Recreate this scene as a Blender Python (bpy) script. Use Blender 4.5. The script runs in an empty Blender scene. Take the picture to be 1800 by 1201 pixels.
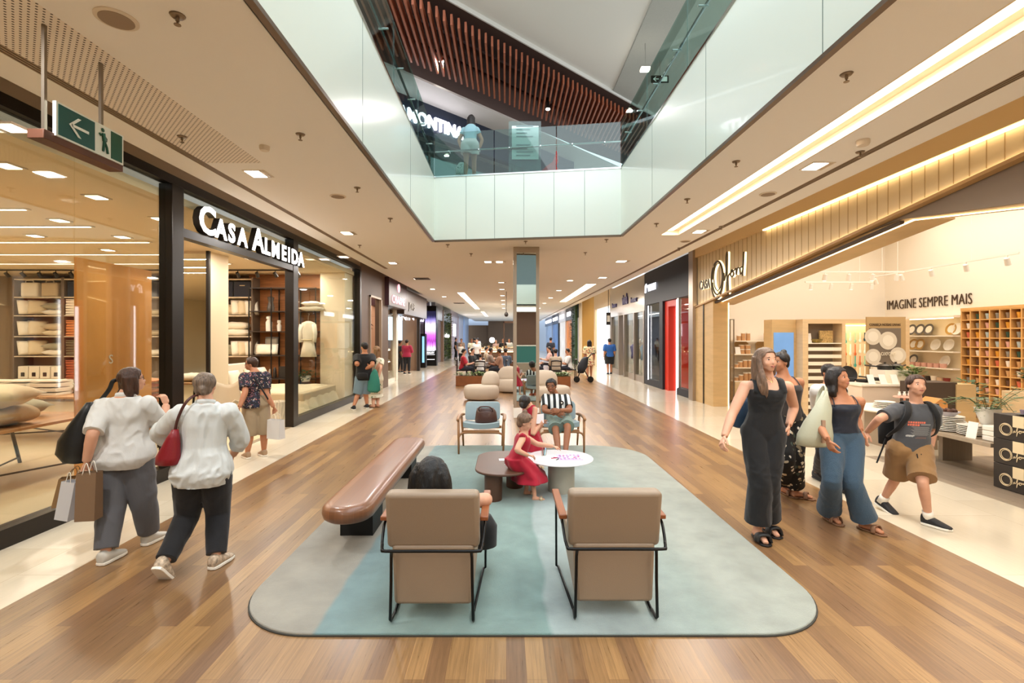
import bpy, bmesh, math, random
from mathutils import Vector, Matrix, noise
from math import pi, sin, cos, radians, sqrt
R = random.Random(7)
SC = bpy.context.scene
COL = SC.collection
# ---------------------------------------------------------------- camera
F = 860.0; HC = 1.75; U0 = 890.0; V0 = 593.0       # focal in pixels of the 1800 px frame, eye height, vanishing point
cd = bpy.data.cameras.new('camera'); cam = bpy.data.objects.new('camera', cd); COL.objects.link(cam)
cd.sensor_width = 36.0; cd.lens = F / 1800 * 36.0
cd.shift_x = (900 - U0) / 1800; cd.shift_y = -(600.5 - V0) / 1800
cam.location = (0, 0, HC); cam.rotation_euler = (pi / 2, 0, 0)
cd.clip_start = 0.05; cd.clip_end = 300
SC.camera = cam
# ---------------------------------------------------------------- view, world, lights
SC.view_settings.view_transform = 'Standard'; SC.view_settings.look = 'None'
SC.view_settings.gamma = 1; SC.view_settings.use_curve_mapping = False
SC.view_settings.exposure = 0.14
SC.cycles.max_bounces = 9; SC.cycles.diffuse_bounces = 5; SC.cycles.glossy_bounces = 4
SC.cycles.transmission_bounces = 6; SC.cycles.transparent_max_bounces = 12
SC.cycles.sample_clamp_indirect = 6; SC.cycles.caustics_reflective = False; SC.cycles.caustics_refractive = False
W = bpy.data.worlds.new('daylight'); SC.world = W; W.use_nodes = True
W.node_tree.nodes['Background'].inputs[0].default_value = (0.87, 0.94, 1.0, 1)
W.node_tree.nodes['Background'].inputs[1].default_value = 1.9

def area(name, loc, size, power, color=(1, .86, .70), rot=(0, 0, 0), spread=180):
    l = bpy.data.lights.new(name, 'AREA'); l.shape = 'RECTANGLE'; l.size, l.size_y = size
    l.energy = power; l.color = color; l.spread = radians(spread)
    o = bpy.data.objects.new(name, l); o.location = loc; o.rotation_euler = rot; COL.objects.link(o)
    return o
WARM = (1, .80, .58); COOL = (.86, .94, 1.0); NEUT = (1, .97, .93)
# skylight over the void, cool daylight
area('skylight_lamp', (0.35, 2.0, 8.75), (3.6, 13), 360, COOL)
area('pendant_lamp', (-1.54, 11.6, 8.25), (.12, .12), 60, (1, .96, .92)); area('pendant_lamp', (1.12, 13.2, 7.85), (.12, .12), 60, (1, .96, .92))
# lamps sitting in the ceiling fittings of the mall: the long slot, the far slots and the downlights
area('slot_lamp', (3.085, .5, 3.775), (.16, 17.5), 260, NEUT)
area('slot_lamp', (-2.0, 27.7, 3.70), (.28, 12), 150, NEUT); area('slot_lamp', (-1.82, 41.7, 3.70), (.24, 8.4), 120, NEUT); area('slot_lamp', (3.12, 22.5, 3.70), (.33, 8.8), 150, NEUT)
area('far_hall_lamp', (0, 46, 3.68), (7, 18), 600, (.66, .80, 1.0))
for x_, y_, w_ in [(-2.97, y, 46) for y in (-4.6, -1.1, 2.4, 5.86, 9.2, 12.9, 16.4, 19.9, 23.6)] + [(3.56, -1, 24), (3.56, 2.3, 24), (3.56, 5.6, 24), (3.6, 9.06, 24), (3.0, 12.6, 46), (3.2, 16.1, 46), (-.3, 12.7, 60)] + [(2.2, y, 40) for y in (16.9, 20.5, 24.3, 28.2, 33)] + [(-.15, y, 34) for y in (17.5, 20, 23, 26, 29, 33)]:
    area('downlight_lamp', (x_, y_, 3.697), (.2, .2), w_ * 1.25, NEUT)
# shops
for k_, y_ in enumerate((6.66, 7.7, 8.96, 10.3, 11.6)): area('linen_shop_lamp', (-10.4, y_, 3.479), (7.8, .05), 72, (1, .90, .77))
for x_, y_ in ((-5.5, 6.2), (-5.6, 7.9), (-5.5, 9.6), (-5.4, 11.4), (-5.4, 12.9), (-6.6, 4.4), (-5.3, 2.6)): area('linen_shop_lamp', (x_, y_, 3.478), (.16, .16), 34, (1, .90, .77))
area('tableware_shop_lamp', (7.9, 8.0, 4.75), (4.4, 8.5), 290, (1, .94, .86))
area('cap_shop_lamp', (7.0, 16, 3.88), (3, 4), 90, (1, .95, .9))

# ---------------------------------------------------------------- helpers
def lin(h):
    h = h.lstrip('#'); v = [int(h[i:i+2], 16) / 255 for i in (0, 2, 4)]
    return tuple(x / 12.92 if x <= .04045 else ((x + .055) / 1.055) ** 2.4 for x in v) + (1,)
def nd(nt, t, **k):
    n = nt.nodes.new(t)
    for a, b in k.items():
        if hasattr(n, a): setattr(n, a, b)
        else: n.inputs[a].default_value = b
    return n
MATS = {}
def mat(name, col='#888888', rough=.5, metal=0., bump=0., bscale=60., var=0., vscale=8., emit=0., ecol=None, trans=0., alpha=1., coat=0., sheen=0., spec=.5, stretch=None, ior=1.45):
    if name in MATS: return MATS[name]
    m = bpy.data.materials.new(name); m.use_nodes = True; MATS[name] = m
    nt = m.node_tree; b = nt.nodes['Principled BSDF']
    c = lin(col) if isinstance(col, str) else tuple(col) + (1,)
    b.inputs['Base Color'].default_value = c; b.inputs['Roughness'].default_value = rough
    b.inputs['Metallic'].default_value = metal; b.inputs['Specular IOR Level'].default_value = spec
    b.inputs['Transmission Weight'].default_value = trans; b.inputs['Alpha'].default_value = alpha
    b.inputs['Coat Weight'].default_value = coat; b.inputs['Sheen Weight'].default_value = sheen; b.inputs['IOR'].default_value = ior
    if emit:
        b.inputs['Emission Color'].default_value = lin(ecol) if ecol else c; b.inputs['Emission Strength'].default_value = emit
    if var or bump:
        tc = nd(nt, 'ShaderNodeTexCoord'); src = tc.outputs['Object']
        if stretch:
            mp = nd(nt, 'ShaderNodeMapping'); mp.inputs['Scale'].default_value = stretch
            nt.links.new(src, mp.inputs[0]); src = mp.outputs[0]
    if var:
        nz = nd(nt, 'ShaderNodeTexNoise', Scale=vscale, Detail=4.); nt.links.new(src, nz.inputs['Vector'])
        mx = nd(nt, 'ShaderNodeMix', data_type='RGBA'); cr = nd(nt, 'ShaderNodeMapRange')
        cr.inputs[1].default_value = .3; cr.inputs[2].default_value = .7
        nt.links.new(nz.outputs[0], cr.inputs[0]); nt.links.new(cr.outputs[0], mx.inputs[0])
        mx.inputs[6].default_value = tuple(max(0, x * (1 - var)) for x in c[:3]) + (1,)
        mx.inputs[7].default_value = tuple(min(1, x * (1 + var)) for x in c[:3]) + (1,)
        nt.links.new(mx.outputs[2], b.inputs['Base Color'])
    if bump:
        nz = nd(nt, 'ShaderNodeTexNoise', Scale=bscale, Detail=3.); nt.links.new(src, nz.inputs['Vector'])
        bp = nd(nt, 'ShaderNodeBump', Strength=bump, Distance=.01); nt.links.new(nz.outputs[0], bp.inputs['Height'])
        nt.links.new(bp.outputs[0], b.inputs['Normal'])
    return m
def ramp(nt, stops, interp='LINEAR'):
    r = nt.nodes.new('ShaderNodeValToRGB'); r.color_ramp.interpolation = interp
    e = r.color_ramp.elements
    while len(e) > 1: e.remove(e[-1])
    e[0].position = stops[0][0]; e[0].color = lin(stops[0][1])
    for p, c in stops[1:]:
        x = e.new(p); x.color = lin(c)
    return r
def glass(name, tint='#dfe9e4', alpha=.12, rough=.02):
    # thin pane: mostly see-through, a coloured reflection on top
    if name in MATS: return MATS[name]
    m = bpy.data.materials.new(name); m.use_nodes = True; MATS[name] = m
    nt = m.node_tree; nt.nodes.remove(nt.nodes['Principled BSDF'])
    tr = nd(nt, 'ShaderNodeBsdfTransparent'); tr.inputs[0].default_value = lin(tint)
    gl = nd(nt, 'ShaderNodeBsdfGlossy', Roughness=rough); fr = nd(nt, 'ShaderNodeFresnel', IOR=1.5)
    ad = nd(nt, 'ShaderNodeMath', operation='MULTIPLY_ADD'); ad.inputs[1].default_value = .16; ad.inputs[2].default_value = alpha
    nt.links.new(fr.outputs[0], ad.inputs[0])
    mx = nd(nt, 'ShaderNodeMixShader'); nt.links.new(ad.outputs[0], mx.inputs[0])
    nt.links.new(tr.outputs[0], mx.inputs[1]); nt.links.new(gl.outputs[0], mx.inputs[2])
    nt.links.new(mx.outputs[0], nt.nodes['Material Output'].inputs[0])
    return m

class MB:
    def __init__(s): s.v = []; s.f = []; s.m = []
    def add(s, vs, fs, mi=0):
        n = len(s.v); s.v += [tuple(v) for v in vs]; s.f += [tuple(i + n for i in f) for f in fs]; s.m += [mi] * len(fs); return s
    def box(s, x0, x1, y0, y1, z0, z1, mi=0, rz=0, c=None):
        vs = [(x, y, z) for z in (z0, z1) for y in (y0, y1) for x in (x0, x1)]
        if rz:
            cx, cy = c or ((x0 + x1) / 2, (y0 + y1) / 2)
            vs = [(cx + (x - cx) * cos(rz) - (y - cy) * sin(rz), cy + (x - cx) * sin(rz) + (y - cy) * cos(rz), z) for x, y, z in vs]
        return s.add(vs, [(0, 2, 3, 1), (4, 5, 7, 6), (0, 1, 5, 4), (2, 6, 7, 3), (0, 4, 6, 2), (1, 3, 7, 5)], mi)
    def obox(s, o, a, b, c, mi=0):    # box from corner o and three edge vectors
        o, a, b, c = map(Vector, (o, a, b, c))
        vs = [o, o + a, o + b, o + a + b, o + c, o + a + c, o + b + c, o + a + b + c]
        return s.add(vs, [(0, 2, 3, 1), (4, 5, 7, 6), (0, 1, 5, 4), (2, 6, 7, 3), (0, 4, 6, 2), (1, 3, 7, 5)], mi)
    def prism(s, poly, z0, z1, mi=0, axis='z'):
        def P(a, b, h): return {'z': (a, b, h), 'x': (h, a, b), 'y': (a, h, b)}[axis]
        n = len(poly)
        vs = [P(a, b, z0) for a, b in poly] + [P(a, b, z1) for a, b in poly]
        fs = [tuple(range(n))[::-1], tuple(range(n, 2 * n))] + [(i, (i + 1) % n, n + (i + 1) % n, n + i) for i in range(n)]
        return s.add(vs, fs, mi)
    def lathe(s, c, prof, n=24, mi=0, ax=None):
        # prof: (radius, height) pairs
        c = Vector(c); q = Vector((0, 0, 1)).rotation_difference(Vector(ax).normalized()) if ax else None
        vs = []
        for r, z in prof:
            for i in range(n):
                p = Vector((r * cos(2 * pi * i / n), r * sin(2 * pi * i / n), z))
                if q: p = q @ p
                vs.append(c + p)
        fs = [(j * n + i, j * n + (i + 1) % n, (j + 1) * n + (i + 1) % n, (j + 1) * n + i) for j in range(len(prof) - 1) for i in range(n)]
        fs += [tuple(range(n))[::-1], tuple(range((len(prof) - 1) * n, len(prof) * n))]
        return s.add(vs, fs, mi)
    def cyl(s, a, b, r, r2=None, n=12, mi=0):
        a, b = Vector(a), Vector(b); d = b - a
        return s.lathe(a, [(r, 0), (r if r2 is None else r2, d.length)], n, mi, d)
    def ell(s, c, r, frame=None, n=14, m=9, mi=0):
        c = Vector(c); r = (r, r, r) if not hasattr(r, '__len__') else r
        X, Y, Z = frame or (Vector((1, 0, 0)), Vector((0, 1, 0)), Vector((0, 0, 1)))
        vs = [c - Z * r[2]]
        for j in range(1, m):
            t = pi * j / m
            for i in range(n):
                p = 2 * pi * i / n
                vs.append(c + X * (r[0] * sin(t) * cos(p)) + Y * (r[1] * sin(t) * sin(p)) - Z * (r[2] * cos(t)))
        vs.append(c + Z * r[2]); L = len(vs) - 1
        fs = [(0, 1 + (i + 1) % n, 1 + i) for i in range(n)] + [(L, L - n + i, L - n + (i + 1) % n) for i in range(n)]
        fs += [(1 + j * n + i, 1 + j * n + (i + 1) % n, 1 + (j + 1) * n + (i + 1) % n, 1 + (j + 1) * n + i) for j in range(m - 2) for i in range(n)]
        return s.add(vs, fs, mi)
    def rings(s, rings, mi=0, closed=True):
        n = len(rings[0]); vs = [p for r in rings for p in r]
        fs = [(j * n + i, j * n + (i + 1) % n, (j + 1) * n + (i + 1) % n, (j + 1) * n + i) for j in range(len(rings) - 1) for i in range(n)]
        if closed: fs += [tuple(range(n))[::-1], tuple(range((len(rings) - 1) * n, len(rings) * n))]
        return s.add(vs, fs, mi)
    def tube(s, pts, r, n=8, mi=0, smooth=0, flat=1., side=None):
        pts = [Vector(p) for p in pts]
        if smooth: pts, r = spline(pts, r, smooth)
        rs = r if hasattr(r, '__len__') else [r] * len(pts)
        out = []; pu = None
        for i, p in enumerate(pts):
            t = (pts[min(i + 1, len(pts) - 1)] - pts[max(i - 1, 0)]).normalized()
            if pu is None:
                pu = Vector(side) if side else (Vector((0, 0, 1)) if abs(t.z) < .9 else Vector((1, 0, 0)))
            u = (pu - t * pu.dot(t)); u = u.normalized() if u.length > 1e-6 else t.orthogonal().normalized()
            pu = u; w = t.cross(u)
            out.append([p + u * (rs[i] * cos(2 * pi * k / n)) + w * (rs[i] * flat * sin(2 * pi * k / n)) for k in range(n)])
        return s.rings(out, mi)
    def build(s, name, m, parent=None, smooth=False, bevel=0., label=None, seg=2, sub=0):
        o0 = Vector(parent.location) if parent is not None else Vector((0, 0, 0))
        p = parent
        while p is not None and p.parent is not None: p = p.parent; o0 = o0 + Vector(p.location)
        me = bpy.data.meshes.new(name)
        me.from_pydata([tuple(Vector(v) - o0) for v in s.v], [], s.f); me.validate()
        ms = m if isinstance(m, (list, tuple)) else [m]
        for x in ms: me.materials.append(x)
        if len(ms) > 1:
            for p_, i in zip(me.polygons, s.m): p_.material_index = i
        b = bmesh.new(); b.from_mesh(me); bmesh.ops.recalc_face_normals(b, faces=b.faces); b.to_mesh(me); b.free()
        o = bpy.data.objects.new(name, me); COL.objects.link(o); o.parent = parent
        if smooth:
            for p_ in me.polygons: p_.use_smooth = True
            if smooth == 'auto': me.set_sharp_from_angle(angle=radians(40))
        if bevel:
            md = o.modifiers.new('bevel', 'BEVEL'); md.width = bevel; md.segments = seg; md.limit_method = 'ANGLE'; md.angle_limit = radians(40)
            for p_ in me.polygons: p_.use_smooth = True
            me.set_sharp_from_angle(angle=radians(40))
        if sub:
            md = o.modifiers.new('sub', 'SUBSURF'); md.levels = md.render_levels = sub
            for p_ in me.polygons: p_.use_smooth = True
        if label: o['label'] = label
        return o
def spline(pts, r, k):
    rs = list(r) if hasattr(r, '__len__') else [r] * len(pts)
    P, Q = [], []; n = len(pts)
    for i in range(n - 1):
        p0, p1, p2, p3 = pts[max(i - 1, 0)], pts[i], pts[i + 1], pts[min(i + 2, n - 1)]
        for j in range(k):
            t = j / k
            P.append(.5 * ((2 * p1) + (p2 - p0) * t + (2 * p0 - 5 * p1 + 4 * p2 - p3) * t * t + (3 * p1 - p0 - 3 * p2 + p3) * t ** 3))
            Q.append(rs[i] + (rs[i + 1] - rs[i]) * t)
    return P + [pts[-1]], Q + [rs[-1]]
def tag(o, label, cat, group=None, kind=None):
    if label: o['label'] = label
    if cat: o['category'] = cat
    if group: o['group'] = group
    if kind: o['kind'] = kind
    return o
def thing(name, label, cat, loc=(0, 0, 0), group=None):
    o = bpy.data.objects.new(name, None); COL.objects.link(o); o.location = loc; o.empty_display_size = .1
    return tag(o, label, cat, group)
def struct(name, mb, m, **k):
    o = mb.build(name, m, **k); o['kind'] = 'structure'; return o
def dup(root, loc=None, label=None, rz=None, group=None, scale=None):
    r = root.copy(); COL.objects.link(r)
    if loc is not None: r.location = loc
    if rz is not None: r.rotation_euler = (0, 0, rz)
    if label: r['label'] = label
    if group: r['group'] = group
    if scale: r.scale = scale
    for ch in list(root.children):
        c = ch.copy(); COL.objects.link(c); c.parent = r
        for g in list(ch.children):
            d = g.copy(); COL.objects.link(d); d.parent = c
    return r
def P3(u, v, Y): return Vector(((u - U0) / F * Y, Y, HC - (v - V0) / F * Y))
def GY(v, z=0.): return F * (HC - z) / (v - V0)
def text_mesh(name, txt, size, m, parent, loc, rot, extrude=.01, spacing=1., bold=0., align='LEFT', xs=1., label=None):
    c = bpy.data.curves.new(name, 'FONT'); c.body = txt; c.size = size; c.extrude = extrude; c.space_character = spacing
    c.offset = bold; c.align_x = align; c.resolution_u = 3
    o = bpy.data.objects.new(name + '_tmp', c); COL.objects.link(o)
    dg = bpy.context.evaluated_depsgraph_get(); me = bpy.data.meshes.new_from_object(o.evaluated_get(dg))
    bpy.data.objects.remove(o)
    me.materials.clear(); me.materials.append(m)
    M = Matrix.Translation(Vector(loc)) @ rot.to_4x4() @ Matrix.Scale(xs, 4, (1, 0, 0)); me.transform(M)
    if parent is not None: me.transform(Matrix.Translation(-world_of(parent)))
    n = bpy.data.objects.new(name, me); COL.objects.link(n); n.parent = parent
    if label: n['label'] = label
    return n
def world_of(p):
    v = Vector((0, 0, 0))
    while p is not None: v = v + Vector(p.location); p = p.parent
    return v
def rot_from(x, y):   # matrix whose columns are text-right, text-up, normal
    x = Vector(x).normalized(); y = Vector(y).normalized(); z = x.cross(y)
    return Matrix((x, y, z)).transposed()
ROT_CAM = rot_from((1, 0, 0), (0, 0, 1))          # reads from the camera side, faces -Y
ROT_RIGHTWALL = rot_from((0, -1, 0), (0, 0, 1))   # on the right wall, faces -X
ROT_LEFTWALL = rot_from((0, 1, 0), (0, 0, 1))     # on the left wall, faces +X
# ================================================================= materials of the building
def plank_mat(name, c1, c2, bw, bh, rough=.3, rotate=True, grain=.5, mortar='#3a2414', msz=.004, coat=0.):
    m = bpy.data.materials.new(name); m.use_nodes = True; nt = m.node_tree; b = nt.nodes['Principled BSDF']
    tc = nd(nt, 'ShaderNodeTexCoord'); mp = nd(nt, 'ShaderNodeMapping')
    if rotate: mp.inputs['Rotation'].default_value = (0, 0, pi / 2)
    nt.links.new(tc.outputs['Object'], mp.inputs[0])
    br = nd(nt, 'ShaderNodeTexBrick', Scale=1.0); br.offset = .37; br.offset_frequency = 2; br.squash = 1
    br.inputs['Color1'].default_value = (0, 0, 0, 1); br.inputs['Color2'].default_value = (1, 1, 1, 1); br.inputs['Mortar'].default_value = (.5, .5, .5, 1)
    br.inputs['Mortar Size'].default_value = msz; br.inputs['Brick Width'].default_value = bw; br.inputs['Row Height'].default_value = bh
    nt.links.new(mp.outputs[0], br.inputs['Vector'])
    rp = ramp(nt, [(0, c1), (.5, c2[0]), (1, c2[1])]); nt.links.new(br.outputs['Color'], rp.inputs[0])
    mp2 = nd(nt, 'ShaderNodeMapping'); mp2.inputs['Scale'].default_value = (1.6, 42, 1); nt.links.new(mp.outputs[0], mp2.inputs[0])
    nz = nd(nt, 'ShaderNodeTexNoise', Scale=1.5, Detail=6., Roughness=.7); nt.links.new(mp2.outputs[0], nz.inputs['Vector'])
    mr = nd(nt, 'ShaderNodeMapRange'); mr.inputs[1].default_value = .32; mr.inputs[2].default_value = .68; mr.inputs[3].default_value = 1 - grain; mr.inputs[4].default_value = 1 + grain * .7
    nt.links.new(nz.outputs[0], mr.inputs[0])
    mx = nd(nt, 'ShaderNodeMix', data_type='RGBA', blend_type='MULTIPLY'); mx.inputs[0].default_value = 1
    nt.links.new(rp.outputs[0], mx.inputs[6]); nt.links.new(mr.outputs[0], mx.inputs[7])
    mo = nd(nt, 'ShaderNodeMix', data_type='RGBA'); nt.links.new(br.outputs['Fac'], mo.inputs[0])
    nt.links.new(mx.outputs[2], mo.inputs[6]); mo.inputs[7].default_value = lin(mortar)
    nt.links.new(mo.outputs[2], b.inputs['Base Color'])
    rr = nd(nt, 'ShaderNodeMapRange'); rr.inputs[3].default_value = rough - .06; rr.inputs[4].default_value = rough + .12
    nt.links.new(nz.outputs[0], rr.inputs[0]); nt.links.new(rr.outputs[0], b.inputs['Roughness'])
    b.inputs['Coat Weight'].default_value = coat; b.inputs['Coat Roughness'].default_value = .12
    MATS[name] = m; return m
WOOD_FLOOR = plank_mat('bamboo_plank_floor', '#70523a', ('#826240', '#97744b'), 1.25, .105, rough=.27, grain=.30, mortar='#6a4a30', msz=.001)
TILE = plank_mat('polished_cream_tile', '#cdc1ab', ('#d2c7b2', '#d6ccb8'), 1.2, 1.2, rough=.12, grain=.03, mortar='#b3a68f', msz=.002)
SHOP_TILE = plank_mat('shop_beige_floor', '#c9b491', ('#cdb896', '#d2bd9c'), .9, .9, rough=.3, grain=.05, mortar='#b7a27f', msz=.002)
SHOP_WOOD = plank_mat('shop_grey_plank', '#7d6f60', ('#8c7d6c', '#978873'), 1.3, .18, rough=.45, grain=.15, mortar='#5a5046', msz=.002)
CEIL = mat('ceiling_paint', '#f0ece6', .7)
CEIL_W = mat('upper_ceiling_paint', '#e2e1dc', .8)
FASC = mat('back_painted_glass', '#e2e9de', .2, coat=.3, spec=.6)
SEAM = mat('panel_joint', '#5d6f66', .5)
TRIMB = mat('bronze_trim', '#6d5a48', .35, metal=.6)
BLACK = mat('black_metal', '#15120f', .35, metal=.3)
DKFRAME = mat('dark_bronze_frame', '#231d18', .3, metal=.4)
CHROME = mat('chrome', '#c9ccca', .12, metal=1.)
STEEL = mat('brushed_steel', '#b3a698', .35, metal=.9)
MIRROR = mat('mirror', '#dfe6e2', .015, metal=1.)
GLASS = glass('clear_glass', '#f4f6f2', .02)
GLASSG = glass('green_glass', '#cfe0dc', .04)
WHITE_P = mat('white_paint', '#efe9df', .6)
CREAM_P = mat('cream_paint', '#e9d9bd', .6)
VENTD = mat('vent_black', '#17120e', .8)
LED = mat('led_warm', '#fff1d8', emit=7., ecol='#ffe9c6')
LEDS = mat('led_cove', '#fff0cf', emit=5., ecol='#ffe2ae')
LEDW = mat('led_white', '#ffffff', emit=4.5, ecol='#fbf7ff')
LAMPG = mat('lamp_glow', '#fff6e6', emit=9., ecol='#fff0da')
FRAME_W = mat('lamp_rim', '#d9cbb8', .5)
# perforated gypsum
def perf_mat():
    m = mat('perforated_board', '#e6dccf', .8); nt = m.node_tree; b = nt.nodes['Principled BSDF']
    tc = nd(nt, 'ShaderNodeTexCoord'); mp = nd(nt, 'ShaderNodeMapping'); mp.inputs['Scale'].default_value = (30, 30, 30); mp.inputs['Rotation'].default_value = (0, 0, .785)
    nt.links.new(tc.outputs['Object'], mp.inputs[0])
    fr = nd(nt, 'ShaderNodeVectorMath', operation='FRACTION'); nt.links.new(mp.outputs[0], fr.inputs[0])
    sb = nd(nt, 'ShaderNodeVectorMath', operation='SUBTRACT'); sb.inputs[1].default_value = (.5, .5, 0); nt.links.new(fr.outputs[0], sb.inputs[0])
    ml = nd(nt, 'ShaderNodeVectorMath', operation='MULTIPLY'); ml.inputs[1].default_value = (1, 1, 0); nt.links.new(sb.outputs[0], ml.inputs[0])
    le = nd(nt, 'ShaderNodeVectorMath', operation='LENGTH'); nt.links.new(ml.outputs[0], le.inputs[0])
    lt = nd(nt, 'ShaderNodeMath', operation='LESS_THAN'); lt.inputs[1].default_value = .22; nt.links.new(le.outputs['Value'], lt.inputs[0])
    mx = nd(nt, 'ShaderNodeMix', data_type='RGBA'); nt.links.new(lt.outputs[0], mx.inputs[0]); mx.inputs[6].default_value = lin('#ece2d6'); mx.inputs[7].default_value = lin('#4c4036')
    nt.links.new(mx.outputs[2], b.inputs['Base Color']); return m
PERF = perf_mat()
GOLDW = mat('gold_wood', '#cba873', .45, var=.1, vscale=3, stretch=(8, 1, 1))
# ================================================================= floors
ZC = 3.71                      # mall ceiling height
XL, XR = -4.2, 5.25            # shopfront planes
struct('floor', MB().box(-3.25, 3.62, -9, 30, -.1, 0), WOOD_FLOOR)
struct('floor', MB().box(-4.22, -3.25, -9, 62, -.1, 0).box(-9, -4.22, 16.3, 62, -.1, 0).box(3.62, 5.27, -9, 62, -.1, 0).box(-3.25, 3.62, 30, 62, -.1, 0).box(5.27, 9, 30, 62, -.1, 0), TILE)
struct('floor', MB().box(-14.5, -4.22, -4, 16.3, -.1, 0), SHOP_TILE)
struct('floor', MB().box(5.27, 10.6, 7.2, 30, -.1, 0), TILE)
struct('floor', MB().box(5.27, 10.6, -4, 7.2, -.1, 0), SHOP_WOOD)
struct('trim_1', MB().box(-4.27, -4.17, 6.2, 9.6, -.02, .004), mat('threshold_strip', '#8a7a63', .4))
# ================================================================= mall ceiling
FA = (-1.47, 9.97); FB = (2.21, 9.42)       # corners of the void
m = MB()
m.box(-2.75, -1.49, -9, 9.97, ZC, ZC + .08)                     # beside the void, left
m.box(-3.38, -2.75, 5.5, 9.97, ZC, ZC + .08)
m.box(-3.8, -3.47, -9, 9.97, ZC, ZC + .08)
m.box(2.23, 2.95, -9, 9.97, ZC, ZC + .08).box(3.32, 3.80, -9, 9.97, ZC, ZC + .08).box(2.95, 3.32, 9.4, 9.97, ZC, ZC + .08)
m.box(3.89, 4.2, -9, 9.97, ZC, ZC + .08)
m.prism([(-1.49, 9.99), (2.23, 9.44), (2.23, 9.97), (-1.49, 9.97001)], ZC, ZC + .08)
m.box(-3.38, 3.80, 9.97, 60, ZC, ZC + .08).box(-3.8, -3.47, 9.97, 60, ZC, ZC + .08).box(3.89, 4.2, 9.97, 60, ZC, ZC + .08)
struct('ceiling', m, CEIL)
struct('ceiling', MB().box(-3.38, -2.75, -9, 5.5, ZC, ZC + .05), PERF)
m = MB()                                                        # raised strips above the shopfronts
m.box(-4.3, -3.8, -9, 60, 4.0, 4.06).box(-3.80, -3.78, -9, 60, ZC + .04, 4.0)
m.box(4.2, 5.4, -9, 60, 4.3, 4.36).box(4.2, 4.22, -9, 60, ZC + .04, 4.3)
m.box(-4.22, -9, 16.3, 60, 4.0, 4.06).box(5.4, 9, 30, 60, 4.3, 4.36)
struct('ceiling', m, CEIL)
# linear air slots
for nm, x, lab in (('air_slot', -3.425, 'long black linear air slot in the ceiling along the left shopfronts'), ('air_slot', 3.845, 'long black linear air slot in the ceiling along the right shopfronts')):
    t = thing(nm, lab, 'air vent', (x, 3, ZC))
    MB().box(x - .045, x + .045, -9, 14 if x < 0 else 60, ZC + .03, ZC + .06).build('slot_void', VENTD, t)
    b = MB()
    for k in (-.045, -.016, .013, .042): b.box(x + k - .004, x + k + .004, -9, 14 if x < 0 else 60, ZC - .002, ZC + .03)
    b.build('slot_blades', mat('slot_blade', '#a8937c', .5), t)
struct('ceiling', MB().box(-3.47, -3.38, 14, 60, ZC, ZC + .08), CEIL)
# long recessed light slot on the right
t = thing('light_trough', 'long bright recessed light slot in the ceiling right of the void', 'ceiling light', (3.13, 3, ZC))
MB().box(2.953, 2.97, -9, 9.38, ZC + .001, ZC + .089).box(3.30, 3.317, -9, 9.38, ZC + .001, ZC + .089).box(2.953, 3.317, 9.38, 9.397, ZC + .001, ZC + .089).box(2.93, 3.34, -9, 9.42, ZC + .09, ZC + .11).build('trough', mat('trough_paint', '#efe0c8', .6), t)
MB().box(3.0, 3.17, -9, 9.3, ZC + .066, ZC + .088).build('light_strip', LED, t)
for (x0, x1, y0, y1, lab) in ((-2.15, -1.85, 21.5, 34, 'bright ceiling slot light over the left walkway, nearest of the two'), (-1.95, -1.7, 37.5, 46, 'smaller bright ceiling slot light far down the left walkway'),
                              (2.95, 3.3, 18, 27, 'bright ceiling slot light far down the right walkway')):
    t = thing('ceiling_slot_light', lab, 'ceiling light', ((x0 + x1) / 2, y0, ZC))
    MB().box(x0 - .03, x1 + .03, y0 - .03, y1 + .03, ZC - .004, ZC + .01).build('rim', FRAME_W, t)
    MB().box(x0, x1, y0, y1, ZC - .008, ZC - .004).build('diffuser', LED, t)
# square downlights
def downlight(x, y, lab, w=.22, h=.22, rnd=False, grp='square downlights in the mall ceiling'):
    t = thing('downlight', lab, 'ceiling light', (x, y, ZC), grp)
    if rnd:
        MB().lathe((x, y, ZC - .006), [(w / 2 + .03, 0), (w / 2 + .03, .01)], 20).build('rim', FRAME_W, t)
        MB().lathe((x, y, ZC - .009), [(w / 2, 0), (w / 2, .003)], 20).build('lens', LAMPG, t)
    else:
        MB().box(x - w / 2 - .02, x + w / 2 + .02, y - h / 2 - .02, y + h / 2 + .02, ZC - .006, ZC + .004).build('rim', FRAME_W, t)
        MB().box(x - w / 2, x + w / 2 - w * .25, y - h / 2, y + h / 2, ZC - .010, ZC - .006).build('lens', LAMPG, t)
        MB().box(x + w / 2 - w * .22, x + w / 2, y - h / 2, y + h / 2, ZC - .009, ZC - .006).build('reflector', mat('lamp_reflector', '#b7a48d', .3, metal=.6), t)
ordn = ['nearest', 'second', 'third', 'fourth', 'fifth', 'sixth', 'seventh', 'eighth', 'ninth', 'tenth']
for i, y in enumerate((5.86, 9.2, 12.9, 16.4, 19.9, 23.6)): downlight(-2.97, y, f'square downlight over the left walkway, {ordn[i]} in its row')
for i, (x, y) in enumerate(((3.56, 5.6), (3.6, 9.06), (3.0, 12.6), (3.2, 16.1))): downlight(x, y, f'square downlight over the right walkway, {ordn[i]} in its row', w=.3 if i > 1 else .22)
for i, (x, y) in enumerate(((-.45, 12.7), (-.15, 12.7))): downlight(x, y, ['left', 'right'][i] + ' square downlight of the pair left of the mirrored pillar', grp='paired downlights by the pillar')
for i, (x, y) in enumerate(((2.2, 16.9), (2.2, 20.5), (2.2, 24.3), (2.2, 28.2), (2.2, 33))): downlight(x, y, f'round warm downlight right of the mirrored pillar, {ordn[i]} in its row', .2, rnd=True, grp='round warm downlights')
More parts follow.
